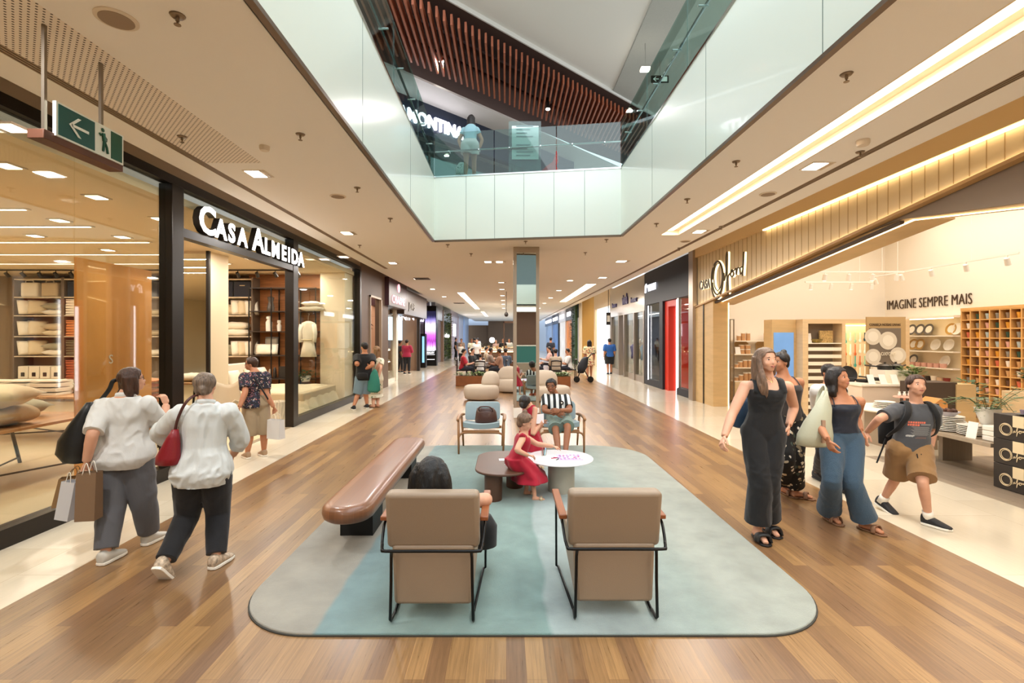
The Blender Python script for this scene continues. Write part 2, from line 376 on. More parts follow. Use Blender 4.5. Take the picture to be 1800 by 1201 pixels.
for i, y in enumerate((17.5, 20, 23, 26, 29, 33)): downlight(-.15, y, f'small downlight left of the mirrored pillar, {ordn[i]} in its row', .24, .14, grp='row of small downlights on the middle line')
# sprinklers, detectors, speakers
SPK = mat('sprinkler_metal', '#8a7863', .3, metal=.8)
def sprinkler(u, v, lab, z=ZC):
    Y = F * (z - HC) / (V0 - v); x = (u - U0) / F * Y
    t = thing('sprinkler', lab, 'sprinkler', (x, Y, z), 'ceiling sprinklers')
    MB().lathe((x, Y, z - .012), [(.035, 0), (.045, .012)], 14).build('rosette', SPK, t, smooth=True)
    MB().lathe((x, Y, z - .06), [(.02, 0), (.02, .004), (.006, .006), (.006, .02), (.011, .022), (.011, .05)], 10).build('nozzle', SPK, t)
for u, v, lab in ((312, 27, 'large, above the left walkway near the top edge'), (528, 236, 'left of the void, between two downlights'), (320, 240, 'above the shop name, on the perforated board'),
                  (628, 330, 'beside the left corner of the void'), (686, 384, 'left of the far corner of the void'), (1488, 130, 'largest, above the right walkway'),
                  (1294, 284, 'right of the void, halfway along'), (1208, 350, 'right of the void near its far corner'), (1512, 267, 'beside the round smoke detector on the right'), (1154, 393, 'close to the far right corner of the void'),
                  (1268, 398, 'by the end of the long light slot'), (1194, 436, 'over the right walkway past the light slot'), (924, 424, 'right above the mirrored pillar'), (1066, 421, 'just past the void on the right'),
                  (1029, 444, 'right of the mirrored pillar'), (787, 430, 'just past the void on the left'), (828, 446, 'left of the mirrored pillar'), (632, 431, 'over the left walkway past the nearest lamps')):
    sprinkler(u, v, 'ceiling sprinkler, ' + lab)
def disc(name, u, v, r, h, m, lab, cat, rim=None):
    Y = F * (ZC - HC) / (V0 - v); x = (u - U0) / F * Y
    t = thing(name, lab, cat, (x, Y, ZC))
    MB().lathe((x, Y, ZC - h), [(r * .86, 0), (r, h * .4), (r, h)], 28).build('housing', rim or FRAME_W, t, smooth='auto')
    MB().lathe((x, Y, ZC - h - .003), [(r * .8, 0), (r * .8, .004)], 28).build('grille', m, t)
GRL = mat('speaker_grille', '#9a8672', .8)
disc('ceiling_speaker', 205, 33, .115, .01, GRL, 'round ceiling speaker at the top left behind the sign rod', 'speaker')
disc('ceiling_speaker', 594, 345, .11, .01, GRL, 'round ceiling speaker left of the void', 'speaker')
disc('ceiling_speaker', 1350, 341, .11, .01, GRL, 'round ceiling speaker right of the long light slot', 'speaker')
disc('ceiling_speaker', 1205, 424, .11, .01, GRL, 'round ceiling speaker past the end of the long light slot', 'speaker')
disc('smoke_detector', 1517, 247, .06, .05, FRAME_W, 'round smoke detector above the right walkway', 'smoke detector')
disc('smoke_detector', 465, 257, .05, .045, FRAME_W, 'round smoke detector above the left walkway', 'smoke detector')
for u, v, w, lab in ((742, 490, .5, 'dark square air diffuser over the left walkway'), (807, 533, .6, 'dark air diffuser further down the hall'), (740, 500, .0, '')):
    if not w: continue
    Y = F * (ZC - HC) / (V0 - v); x = (u - U0) / F * Y
    t = thing('air_diffuser', lab, 'air vent', (x, Y, ZC))
    b = MB()
    for k in range(4): s = w / 2 * (1 - k * .24); b.box(x - s, x + s, Y - s, Y + s, ZC - .012 - k * .006, ZC - k * .006 + .002)
    b.build('louvres', mat('diffuser_brown', '#3c2c22', .6), t)
# hanging dome camera left of pillar
t = thing('dome_camera', 'dark dome camera hanging on a thin rod left of the mirrored pillar', 'camera', P3(890, 545, 21))
c = P3(890, 553, 21); MB().cyl(c, (c.x, c.y, ZC), .012).build('rod', BLACK, t); MB().ell(c, (.09, .09, .1)).build('dome', mat('dome_dark', '#3a332e', .3), t, smooth=True)
# ================================================================= the void
def fascia(a, b, name, seams):
    a, b = Vector((*a, 0)), Vector((*b, 0)); d = (b - a).normalized(); n = Vector((d.y, -d.x, 0))
    t = MB().obox(a + Vector((0, 0, ZC)), b - a, n * -.06, (0, 0, 5.0 - ZC))
    struct(name, t, FASC)
    s = MB()
    for k in seams: p = a + d * k; s.obox(p + n * .002 + Vector((0, 0, ZC)), d * .006, n * -.01, (0, 0, 5.0 - ZC))
    struct('trim_2', s, SEAM)
    struct('trim_3', MB().obox(a + n * .012 + Vector((0, 0, ZC - .02)), b - a, n * -.05, (0, 0, .035)), TRIMB)
    struct('trim_4', MB().obox(a + n * .01 + Vector((0, 0, 5.0)), b - a, n * -.09, (0, 0, .03)), CHROME)
L_ = (Vector((*FB, 0)) - Vector((*FA, 0))).length
fascia((-1.47, -9), FA, 'wall_left', [9 + y for y in (-5, -2.5, 0, 2.5, 5, 7.5)])
fascia(FA, FB, 'wall_back', [L_ * k for k in (.178, .335, .493, .653, .813)])
fascia(FB, (2.21, -9), 'wall_right', [2 * k for k in (1, 2, 3, 4, 5, 6)])
# upper floor slab
struct('floor', MB().box(-9, -1.53, -9, 11, 4.9, 5.0).box(2.27, 9, -9, 11, 4.9, 5.0).prism([(-1.53, 10.03), (2.27, 9.48), (2.27, 11), (-1.53, 11)], 4.9, 5.0).box(-9, 9, 11, 24, 4.9, 5.0), mat('upper_floor', '#b9b2a6', .3))
# glass balustrade
def rail(a, b, name, lab, n, hr=.9, hh=.55):
    a, b = Vector((*a, 5.0)), Vector((*b, 5.0)); d = b - a; L = d.length; dn = d.normalized(); nn = Vector((dn.y, -dn.x, 0))
    t = thing(name, lab, 'glass railing', a)
    for k in range(n):
        MB().obox(a + d * (k / n) + dn * .01, dn * (L / n - .02), nn * -.016, (0, 0, hr)).build('glass_panel', GLASSG, t)
    MB().cyl(a + nn * -.07 + Vector((0, 0, hh)), b + nn * -.07 + Vector((0, 0, hh)), .018).build('handrail', CHROME, t, smooth=True)
    s = MB()
    for k in range(n):
        for q in (.25, .75):
            p = a + d * ((k + q) / n) + Vector((0, 0, hh - .03)); s.cyl(p + nn * .03, p + nn * -.09, .012)
    s.build('rail_bracket', CHROME, t)
rail((-1.47, -6), FA, 'glass_railing', 'glass balustrade with chrome handrail on the left side of the void', 9)
rail(FA, FB, 'glass_railing', 'glass balustrade with chrome handrail across the far end of the void', 3)
rail(FB, (2.21, -6), 'glass_railing', 'glass balustrade with chrome handrail on the right side of the void', 9)
# ================================================================= upper gallery
struct('ceiling', MB().prism([(-6, 9.4), (-2.2, 9.06), (3.47, 14.2), (6, 16.5), (9, 16.5), (9, 8.8), (-6, 8.8)], 8.7, 8.8), CEIL_W)
struct('ceiling', MB().prism([(3.0, 9.0), (3.9, 9.0), (3.9, 16), (3.0, 14.2)], 8.66, 8.7), mat('upper_perforated', '#aeb0ab', .9, var=.15, vscale=120))
struct('ceiling', MB().prism([(-6, 7.6), (-3.5, 10.6), (.3, 14.3), (5, 19), (9, 23), (-9, 23), (-9, 7.6)], 8.05, 8.1), mat('gallery_bulkhead', '#d9d3cf', .6))
struct('ceiling', MB().prism([(-6, 9.3), (-2.2, 9.06), (6, 16.5), (9, 19), (9, 23), (3, 18), (-6, 9.5)], 8.6, 8.65), mat('slat_backing', '#4a332a', .9))
struct('ceiling', MB().obox((-6.2, 5.44, 8.6), (11, 9.97, 0), (.02, -.03, 0), (0, 0, .25)), CEIL_W)
SLAT = mat('red_brown_slat', '#a05a3d', .5, var=.12, vscale=6)
t = thing('slatted_ceiling_raft', 'red-brown wooden slat raft crossing the upper ceiling diagonally', 'slatted ceiling', (0, 12, 8.1))
for i in range(62):
    k = i / 61; x = -3.0 + 8.2 * k; y0 = 9.06 + (x + 2.2) * .906 - .1; y1 = y0 + 2.35
    MB().box(x - .022, x + .022, y0, y1, 8.10, 8.32).build('slat', SLAT, t)
MB().obox((-3.2, 9.2, 8.36), (8.6, 7.8, 0), (.12, -.12, 0), (0, 0, .06)).obox((-3.2, 9.95, 8.33), (8.6, 7.8, 0), (.06, -.06, 0), (0, 0, .05)).build('carrier_rail', mat('slat_edge', '#3b221a', .7), t)
for u, v, lab in ((776, 108, 'white pendant spotlight hanging through the slats, left one'), (963, 192, 'white pendant spotlight hanging through the slats, right one')):
    Y = 11.6 if u < 800 else 13.2; c = P3(u, v, Y)
    t = thing('pendant_spotlight', lab, 'spotlight', c)
    MB().cyl(c, (c.x, c.y, c.z + .3), .05).build('shade', BLACK, t); MB().ell(c, (.06, .06, .03)).build('bulb', LAMPG, t, smooth=True)
c = P3(1134, 122, 11.5); t = thing('pendant_spotlight', 'small square floodlight on a rod under the upper ceiling', 'spotlight', c)
MB().cyl(c, (c.x, c.y, 8.7), .01).build('rod', CHROME, t); MB().box(c.x - .1, c.x + .1, c.y - .07, c.y + .07, c.z - .03, c.z + .03).build('lamp_head', LAMPG, t)
c = P3(1160, 139, 12.2); t = thing('exit_sign', 'small dark exit sign with arrow hanging in the upper gallery', 'sign', c)
MB().box(c.x - .22, c.x + .22, c.y, c.y + .02, c.z - .09, c.z + .09).build('board', mat('exit_dark', '#1f2c26', .5), t)
MB().box(c.x - .005, c.x + .005, c.y, c.y + .01, c.z + .09, 8.7).build('rod', CHROME, t)
EXW = mat('exit_white', '#dfe8df', .5, emit=.6, ecol='#dfe8df')
def arrow(o, U, V, s, m, parent, name='arrow'):
    # a left-pointing arrow drawn in the plane spanned by U, V
    o, U, V = Vector(o), Vector(U), Vector(V); nrm = U.cross(V).normalized() * .003; b = MB()
    def q(p, w): 
        vs = [o + U * (a * s) + V * (c_ * s) for a, c_ in p]; b.add(vs + [x + nrm for x in vs], [(0, 1, 2, 3), (7, 6, 5, 4), (0, 4, 5, 1), (1, 5, 6, 2), (2, 6, 7, 3), (3, 7, 4, 0)])
    q([(-.38, -.06), (.5, -.06), (.5, .06), (-.38, .06)], 0); q([(-.5, 0), (-.05, .42), (.1, .42), (-.35, 0)], 0); q([(-.5, 0), (-.05, -.42), (.1, -.42), (-.35, 0)], 0)
    b.build(name, m, parent)
arrow((c.x - .1, c.y - .004, c.z), (1, 0, 0), (0, 0, 1), .14, EXW, t)
MB().box(c.x + .04, c.x + .18, c.y - .005, c.y - .001, c.z - .06, c.z + .06).build('pictogram_field', EXW, t)
# upper shopfront on the diagonal
NAVY = mat('navy_facade', '#222a3d', .35); dgl = Vector((1, .965, 0)).normalized(); nrm = Vector((dgl.y, -dgl.x, 0))
A0 = Vector((-4.4, 11.0, 5.0))
struct('wall_back', MB().obox(A0 + Vector((0, 0, 2.2)), dgl * 9.5, -nrm * .2, (0, 0, .85)), NAVY)
struct('wall_back', MB().obox(A0 - nrm * 2.2, dgl * 10.5, -nrm * .1, (0, 0, 3.1)), mat('upper_shop_interior', '#6f7f86', .7))
struct('trim_5', MB().obox(A0 + Vector((0, 0, .9)) + dgl * 2.0 - nrm * .02, dgl * 7.5, -nrm * .03, (0, 0, .75)), mat('blue_display_band', '#8fb3c4', .5))
struct('window_5', MB().obox(A0 + nrm * .01, dgl * 9.5, -nrm * .015, (0, 0, 2.2)), GLASS)
for k in range(6): struct('trim_6', MB().obox(A0 + dgl * (1.6 * k), dgl * .06, -nrm * .1, (0, 0, 2.2)), DKFRAME)
TRW = mat('sign_white_glow', '#ffffff', emit=5., ecol='#f4f4ff')
t = thing('shop_sign', 'white illuminated letters on the navy shopfront upstairs', 'sign', A0 + dgl * 2.4)
text_mesh('lettering', 'TRAMONTINA', .46, TRW, t, A0 + dgl * 1.75 + nrm * .05 + Vector((0, 0, 2.40)), rot_from(dgl, (0, 0, 1)), .03, 1.0, .010, xs=.86)
# white notice stand and red object behind the railing upstairs
t = thing('notice_stand', 'tall glass notice stand with a white printed sheet behind the upper railing', 'notice stand', P3(924, 300, 9.84))
x0, x1 = (897 - U0) / F * 9.84, (951 - U0) / F * 9.84
MB().box(x0 - .03, x1 + .0, 9.84, 9.87, 5.0, HC + (V0 - 213) / F * 9.84).build('glass_frame', GLASSG, t)
MB().box(x0 + .03, x1 - .05, 9.82, 9.835, HC + (V0 - 281) / F * 9.84, HC + (V0 - 222) / F * 9.84).build('sheet', mat('notice_paper', '#dfeae8', .5), t)
b = MB()
for k in range(8): b.box(x0 + .12, x1 - .16 - .06 * (k % 3), 9.812, 9.818, 5.98 - k * .07 + (0 if k < 4 else -.1), 6.0 - k * .07 + (0 if k < 4 else -.1))
b.build('printed_lines', mat('print_grey', '#93a6a8', .6), t)
t = tag(MB().rings([[Vector(((968 - U0) / F * 9.80 + r * cos(a) * (1.2 if z < 5.2 else .5) + dx, 9.84 + r * .3 * sin(a), z)) for a in [2 * pi * i / 12 for i in range(12)]] for r, z, dx in ((.10, 5.0, 0), (.17, 5.08, 0), (.19, 5.2, .02), (.12, 5.28, .1), (.06, 5.42, .12), (.01, 5.5, .12))]).build('red_bag', mat('bright_red', '#e02215', .5), smooth=True), 'bright red folded bag standing behind the upper railing', 'bag')
# ================================================================= mirrored pillar
t = thing('mirrored_pillar', 'square pillar clad in mirrors with bronze edges and white plinth', 'pillar', (.43, 10.9, 0)); t['kind'] = 'structure'
px0, px1, py0, py1 = .155, .715, 10.6, 11.2
MB().box(px0, px1, py0, py1, 0, .22).build('plinth', WHITE_P, t, bevel=.005)
MB().box(px0 + .03, px1 - .03, py0 + .012, py1 - .012, .22, ZC - .13).build('mirror_panel', MIRROR, t)
MB().box(px0, px1, py0, py1, ZC - .13, ZC).build('head_band', mat('bronze_satin', '#b09e8a', .4, metal=.55), t)
b = MB()
for x in (px0, px1 - .07):
    for y in (py0, py1 - .07): b.box(x, x + .07, y, y + .07, .22, ZC - .13)
b.build('edge_trim', mat('bronze_satin'), t)
# end wall far down the hall
struct('wall_back', MB().box(-7, 1.8, 60, 60.2, 0, ZC - .5).box(-2.2, 1.8, 59.5, 60, 0, ZC + .1), mat('brown_end_wall', '#7a6450', .7))
struct('wall_back', MB().box(-9, 9, 61, 61.2, 0, 4.3), mat('blue_end_wall', '#b7c6dc', .7))

# ---- the rest of the hall behind the viewpoint (seen in the mirrored pillar)
struct('wall_front', MB().box(-1.49, 2.23, -9.06, -9, ZC, 5.0), FASC)
struct('ceiling', MB().box(-3.8, 4.2, -17, -9, ZC, ZC + .08), CEIL)
struct('floor', MB().box(-9, 9, -17, -9, -.1, 0), TILE)
struct('wall_front', MB().box(-9, 9, -17.1, -17, 0, 4.3), mat('brown_cladding2', '#6b4a38', .5))
struct('wall_front', MB().box(-9, 9, -13.1, -13, 5.0, 8.7), mat('upper_rear_wall', '#8b9a9a', .6))
struct('ceiling', MB().box(-9, 9, -13, -7, 8.7, 8.8), CEIL_W)
struct('floor', MB().box(-9, 9, -17, -9.06, 4.9, 5.0), MATS['upper_floor'])
area('rear_hall_lamp', (0.3, -12.5, 3.66), (6, 5), 160, NEUT)
t = thing('teal_counter', 'teal service counter behind the viewpoint, seen only in the mirrored pillar', 'counter', (1.0, -12, 0))
MB().box(-.5, 2.6, -12.6, -12, 0, 1.15).build('counter_body', mat('teal_board', '#2f6a66', .5), t); MB().box(-.55, 2.65, -12.65, -11.95, 1.15, 1.2).build('counter_top', WHITE_P, t)
# ================================================================= left shop: linen shop
struct('trim_10', MB().box(-4.29, -4.15, -4, 6.05, 0, .16), DKFRAME)
struct('trim_11', MB().box(-4.29, -4.15, 9.7, 13.95, 0, .16), DKFRAME)
struct('trim_12', MB().box(-4.27, -4.15, -4, 13.97, 3.66, 3.77), DKFRAME)
for y0, y1 in ((6.05, 6.27), (9.5, 9.72), (13.82, 13.97)):
    struct('trim_13', MB().box(-4.30, -4.13, y0, y1, 0, 3.66), DKFRAME, bevel=.006)
struct('trim_14', MB().box(-4.28, -4.14, 6.27, 9.5, 3.04, 3.15), DKFRAME)
struct('wall_left', MB().box(-4.3, -4.17, -4, 13.97, 3.77, 4.0), mat('upper_strip', '#a08c78', .6))
for k, (y0, y1, z0, z1) in enumerate(((-4, 4.775, .16, 3.66), (4.785, 6.05, .16, 3.66), (6.27, 9.5, 3.15, 3.66), (9.72, 13.82, .16, 3.66))):
    struct(f'window_{k+1}', MB().box(-4.225, -4.213, y0, y1, z0, z1), GLASS)
struct('wall_back', MB().box(-14.6, -4.3, 13.98, 14.1, 0, 3.6), mat('linen_back_wall', '#84705c', .7))
struct('wall_left', MB().box(-14.7, -14.6, -4, 14.1, 0, 3.6), CREAM_P)
struct('wall_front', MB().box(-14.7, -4.3, -4.1, -4, 0, 3.6), CREAM_P)
struct('ceiling', MB().box(-14.7, -4.3, -4.1, 14.1, 3.5, 3.6), mat('linen_ceiling', '#e6d3b2', .7))
for k, y in enumerate((6.66, 7.7, 8.96, 10.3, 11.6)):
    t = thing('linear_light', f'thin glowing ceiling line inside the linen shop, {ordn[k]} from the camera', 'ceiling light', (-10, y, 3.49), 'linear lights in the linen shop')
    MB().box(-14.4, -6.5, y - .035, y + .035, 3.485, 3.5).build('profile', FRAME_W, t); MB().box(-14.35, -6.55, y - .022, y + .022, 3.481, 3.485).build('diffuser', LED, t)
for k, (u, v) in enumerate(((20, 225), (12, 292), (170, 347), (105, 388), (215, 417), (62, 415), (282, 385), (190, 440), (440, 455), (570, 456), (604, 452))):
    Y = F * 1.74 / (V0 - v); x = (u - U0) / F * Y
    t = thing('downlight', 'recessed square lamp in the linen shop ceiling, ' + ['at the left edge behind the sign', 'lower one at the left edge', 'between sign and glass joint', 'left of the glass joint', 'right of the glass joint', 'near the second ceiling line', 'by the black post', 'just above the track lights', 'under the shop name', 'by the far post', 'last before the far post'][k], 'ceiling light', (x, Y, 3.49), 'square lamps in the linen shop')
    MB().box(x - .11, x + .11, Y - .11, Y + .11, 3.487, 3.5).build('rim', FRAME_W, t); MB().box(x - .08, x + .08, Y - .08, Y + .08, 3.483, 3.487).build('lens', LAMPG, t)
# shop name
SIGNW = mat('sign_face', '#ffffff', emit=4., ecol='#fff8ee'); SIGNB = mat('sign_return', '#2a241f', .4)
t = thing('shop_name', 'illuminated white capital letters with dark sides above the entrance on the left', 'sign', (-4.1, 7.9, 3.15))
def facelet(s, size, y, z, xs, m1, m2, th, off=.006, bold=.012):
    text_mesh('letter', s, size, m2, t, (-4.10 - th, y, z), ROT_LEFTWALL, th, 1, bold + .005, xs=xs)
    text_mesh('letter_face', s, size, m1, t, (-4.10 + .004, y, z), ROT_LEFTWALL, .003, 1, bold, xs=xs)
yy = 6.52
for s, size, adv in (('C', .50, .42), ('A', .36, .345), ('S', .36, .285), ('A', .36, .48), ('A', .50, .43), ('L', .36, .27), ('M', .36, .42), ('E', .36, .285), ('I', .36, .17), ('D', .36, .34), ('A', .36, .3)):
    facelet(s, size * 1.05, yy, 3.175, 1.04, SIGNW, SIGNB, .045)
    yy += adv * .905
# amber translucent panel with a small letter
AMB = mat('amber_panel', '#e39a45', .38, metal=.4, var=.16, vscale=1.1)
t = thing('amber_panel', 'tall amber translucent panel standing behind the shop glass', 'panel', (-5, 6.27, 0))
MB().box(-5.01, -4.98, 5.67, 6.87, 0, 2.68).build('sheet', AMB, t)
text_mesh('letter', 'S', .16, mat('pale_letter', '#e8d9c0', .5), t, (-4.975, 6.12, 1.42), ROT_LEFTWALL, .002)
# mirror column
t = thing('mirror_column', 'mirror-faced column with cream side inside the linen shop', 'column', (-6.3, 10.4, 0)); t['kind'] = 'structure'
MB().box(-6.65, -6.05, 9.95, 10.65, 0, 3.5).build('shaft', CREAM_P, t); MB().box(-6.64, -6.08, 9.92, 9.95, .05, 3.45).build('mirror_face', MIRROR, t)
MB().box(-6.08, -6.02, 9.9, 9.96, 0, 3.5).build('edge_strip', DKFRAME, t)
struct('wall_left', MB().box(-5.02, -4.36, 13.2, 13.95, 0, 3.5), CREAM_P)
# shelving along the back wall
SHU = mat('shelf_taupe', '#6e5d4e', .5); SHL = mat('shelf_edge', '#cfc0a8', .5); YB = 13.3
def ux(u, Y): return (u - U0) / F * Y
upr = [22, 110, 196, 284, 372, 444]; lev = [3.34, 2.85, 2.35, 1.78, 1.24, .62]
for k in range(5):
    x0, x1 = ux(upr[k], YB), ux(upr[k + 1], YB)
    t = thing('shelving_unit', 'taupe wall shelving unit in the linen shop, ' + ['leftmost, with pillows', 'second from left, with stacked towels', 'third, behind the amber panel', 'fourth, behind the black post', 'rightmost, with dark boxes on top'][k], 'shelf', (x0, YB, 0), 'shelving units on the back wall')
    MB().box(x0, x0 + .04, YB, 13.85, 0, 3.38).box(x1 - .04, x1, YB, 13.85, 0, 3.38).build('side_panel', SHU, t)
    MB().box(x0, x1, 13.85, 13.88, 0, 3.38).build('back_panel', mat('shelf_back', '#93806c', .7), t)
    for z in lev: MB().box(x0 + .04, x1 - .04, YB, 13.85, z - .03, z).build('shelf', SHL, t)
    MB().box(x0 + .04, x1 - .04, YB + .02, 13.85, 0, .55).build('base_drawer', SHU, t)
# ---- soft goods
def pillow_mesh(w, d, h, n=9, crease=.0):
    vs, fs = [], []
    for s in (1, -1):
        for i in range(n):
            for j in range(n):
                a, b = i / (n - 1) * 2 - 1, j / (n - 1) * 2 - 1
                e = (1 - abs(a) ** 2.6) * (1 - abs(b) ** 2.6)
                sx = 1 - .07 * (1 - b * b); sy = 1 - .07 * (1 - a * a)
                vs.append((a * w / 2 * sy, b * d / 2 * sx, s * (h / 2 * e ** .45 + crease * h * noise.noise((a * 2.3 + w * 9, b * 2.3, s)) * e) + h / 2))
    for s in (0, 1):
        for i in range(n - 1):
            for j in range(n - 1):
                q = [s * n * n + i * n + j, s * n * n + (i + 1) * n + j, s * n * n + (i + 1) * n + j + 1, s * n * n + i * n + j + 1]
                fs.append(tuple(q) if s == 0 else tuple(q[::-1]))
    return vs, fs
FAB = {k: mat('linen_' + k, c, .85, bump=.25, bscale=40, sheen=.2) for k, c in dict(white='#ece2cf', cream='#dccaa9', sage='#9c957c', beige='#c0aa88', grey='#8f8576', orange='#c97c45', rust='#a8552f', olive='#5f5a3e', navy='#2a2c38', green='#6d8b74').items()}
def pillow(loc, w, d, h, m, label, rot=(0, 0, 0), group=None, crease=.15, name='pillow', cat='pillow'):
    vs, fs = pillow_mesh(w, d, h, crease=crease); M = Matrix.Translation(loc) @ (Matrix.Rotation(rot[2], 4, 'Z') @ Matrix.Rotation(rot[1], 4, 'Y') @ Matrix.Rotation(rot[0], 4, 'X'))
    me = bpy.data.meshes.new(name); me.from_pydata([tuple(Matrix.Rotation(0, 4, 'Z') @ Vector(v)) for v in vs], [], fs)
    b = bmesh.new(); b.from_mesh(me); bmesh.ops.remove_doubles(b, verts=b.verts, dist=.0015); b.to_mesh(me); b.free()
    me.materials.append(m)
    for p in me.polygons: p.use_smooth = True
    o = bpy.data.objects.new(name, me); COL.objects.link(o); o.matrix_world = M
    tag(o, label, cat, group); return o
def standing(x, y, z, w, h, th, m, label, group, lean=.18, rz=0, name='pillow', cat='pillow'):
    # pillow standing on its edge, leaning back
    return pillow((x, y, z + h / 2 * .97), w, h, th, m, label, (pi / 2 - lean, 0, rz), group, name=name, cat=cat)
bayc = [(ux(upr[k], YB) + .06, ux(upr[k + 1], YB) - .06) for k in range(5)]
shn = ['top shelf', 'second shelf', 'third shelf', 'fourth shelf', 'lowest shelf']
# bay 1 : pillows
x0, x1 = bayc[0]
for i, m in enumerate(('white', 'beige')):
    x = x0 + .32 + i * .56
    t = thing('quilt_bag', ['plain white', 'speckled cream'][i] + ' quilt bag with handles on the top left shelf', 'bag', (x, YB + .3, lev[1]), 'quilt bags on the top shelf')
    MB().box(x - .24, x + .22, YB + .06, YB + .46, lev[1], lev[1] + .40).build('bag_body', FAB[m], t, bevel=.05, seg=3)
    MB().tube([(x - .12, YB + .1, lev[1] + .38), (x - .1, YB + .1, lev[1] + .45), (x + .08, YB + .1, lev[1] + .45), (x + .1, YB + .1, lev[1] + .38)], .012, 6, smooth=3).build('handle', FAB[m], t, smooth=True)
g1 = 'pillows on the left shelving unit'
for k, (lv, wv, dk) in enumerate(((2, 'white', 'sage'), (3, 'cream', 'beige'), (4, 'white', 'sage'))):
    z = lev[lv] + .0
    standing(x0 + .18, YB + .12, z, .38, .40, .15, FAB['white'], 'white pillow with soft print standing at left of the ' + shn[lv] + ', left unit', g1, .3, 1.1)
    standing(x0 + .40, YB + .25, z, .42, .42, .15, FAB['cream'], 'cream pillow leaning at left of the ' + shn[lv] + ', left unit', g1, .35, .8)
    pillow((x1 - .33, YB + .28, z), .6, .4, .17, FAB[wv], f'{wv} pillow lying under another at right of the {shn[lv]}, left unit', group=g1)
    pillow((x1 - .32, YB + .28, z + .16), .62, .42, .19, FAB[dk], f'{dk} pillow lying on top at right of the {shn[lv]}, left unit', (0, 0, .1), g1)
for i in range(4):
    x = x0 + .18 + i * .3
    t = thing('linen_pack', f'white boxed sheet set with dark square label, {ordn[i] if i else "first"} from the left on the lowest shelf', 'package', (x, YB + .15, lev[5]), 'boxed sheet sets')
    MB().box(x - .14, x + .13, YB + .04, YB + .34, lev[5], lev[5] + .34).build('box', FAB['white'], t, bevel=.015); MB().box(x - .05, x + .05, YB + .034, YB + .04, lev[5] + .06, lev[5] + .17).build('label_patch', SIGNB, t)
# towel stacks
tw = MB(); tw.prism([(0.17 * cos(a) * (1 if abs(cos(a)) > .3 else 1), 0) for a in (0,)] + [(-.16, 0), (.14, 0), (.16, .02), (.16, .055), (.14, .075), (-.16, .075)], -.2, .2, axis='y') if 0 else None
def towel_proto():
    prof = [(-.15, 0), (.12, 0)] + [(.12 + .035 * sin(a), .036 - .036 * cos(a)) for a in [pi * k / 6 for k in range(1, 6)]] + [(.12, .072), (-.15, .072), (-.15, .05), (.10, .042), (.10, .036), (-.15, .03)]
    return MB().prism(prof, -.19, .19, axis='x')
def stack(x, y, z, n, m, where, group, rz=-pi / 2, sc=1., hz=.072):
    for i in range(n):
        o = towel_proto().build('folded_towel', m, smooth='auto') if i == 0 else stack.first.copy()
        if i == 0: stack.first = o
        else: COL.objects.link(o)
        o.location = (x + R.uniform(-.008, .008), y + R.uniform(-.01, .01), z + i * hz * sc); o.rotation_euler = (0, 0, rz + R.uniform(-.03, .03)); o.scale = (sc, sc, sc)
        tag(o, f'{m.name[6:]} folded towel, {ordn[i]+" " if i else "lowest, "}counted from the bottom, {where}'.replace('nearest ', ''), 'towel', group)
x0, x1 = bayc[1]
for lv, m, n in ((2, 'white', 6), (3, 'orange', 6), (4, 'olive', 6), (5, 'rust', 7)):
    for j in range(3):
        stack(x0 + .2 + j * .42, YB + .17, lev[lv], n, FAB[m], ['left', 'middle', 'right'][j] + ' stack of the ' + shn[lv - 1].replace('fifth', 'lowest'), 'folded towels on the second shelving unit', rz=-pi / 2 + (pi if 0 else 0), sc=1.)
x0, x1 = bayc[2]
for lv, m, n in ((2, 'cream', 5), (3, 'beige', 5), (4, 'white', 5)):
    pillow((x1 - .3, YB + .28, lev[lv]), .55, .4, .16, FAB[m], f'{m} pillow on the {shn[lv-1]}, third unit', group='pillows on the third shelving unit')
x0, x1 = bayc[3]
for lv, m, n in ((2, 'white', 5), (3, 'cream', 5), (4, 'white', 6)):
    stack(x0 + .2, YB + .17, lev[lv], n, FAB[m], 'left stack of the ' + shn[lv - 1] + ', fourth unit', 'folded towels on the fourth shelving unit')
    pillow((x1 - .45, YB + .28, lev[lv]), .5, .4, .16, FAB[m], f'{m} pillow beside the towels on the {shn[lv-1]}, fourth unit', group='pillows on the fourth shelving unit')
x0, x1 = bayc[4]; g5 = 'pillows on the right shelving unit'
for lv in (2, 4):
    pillow((x0 + .28, YB + .28, lev[lv]), .5, .4, .3, FAB['sage' if lv == 4 else 'cream'], f'round bunched cushion at left of the {shn[lv-1]}, right unit', group=g5)
    for j in range(3): standing(x0 + .58 + j * .17, YB + .1 + .03 * j, lev[lv], .36, .40, .14, FAB[('white', 'cream', 'white')[j]], f'upright {("white","cream","white")[j]} cushion, {("left","middle","right")[j]} of three on the {shn[lv-1]}, right unit', g5, .2, .9)
pillow((x0 + .5, YB + .28, lev[3]), .8, .42, .2, FAB['white'], 'wide white pillow under another on the middle shelf, right unit', group=g5)
pillow((x0 + .48, YB + .28, lev[3] + .19), .78, .42, .2, FAB['white'], 'wide white pillow on top on the middle shelf, right unit', group=g5)
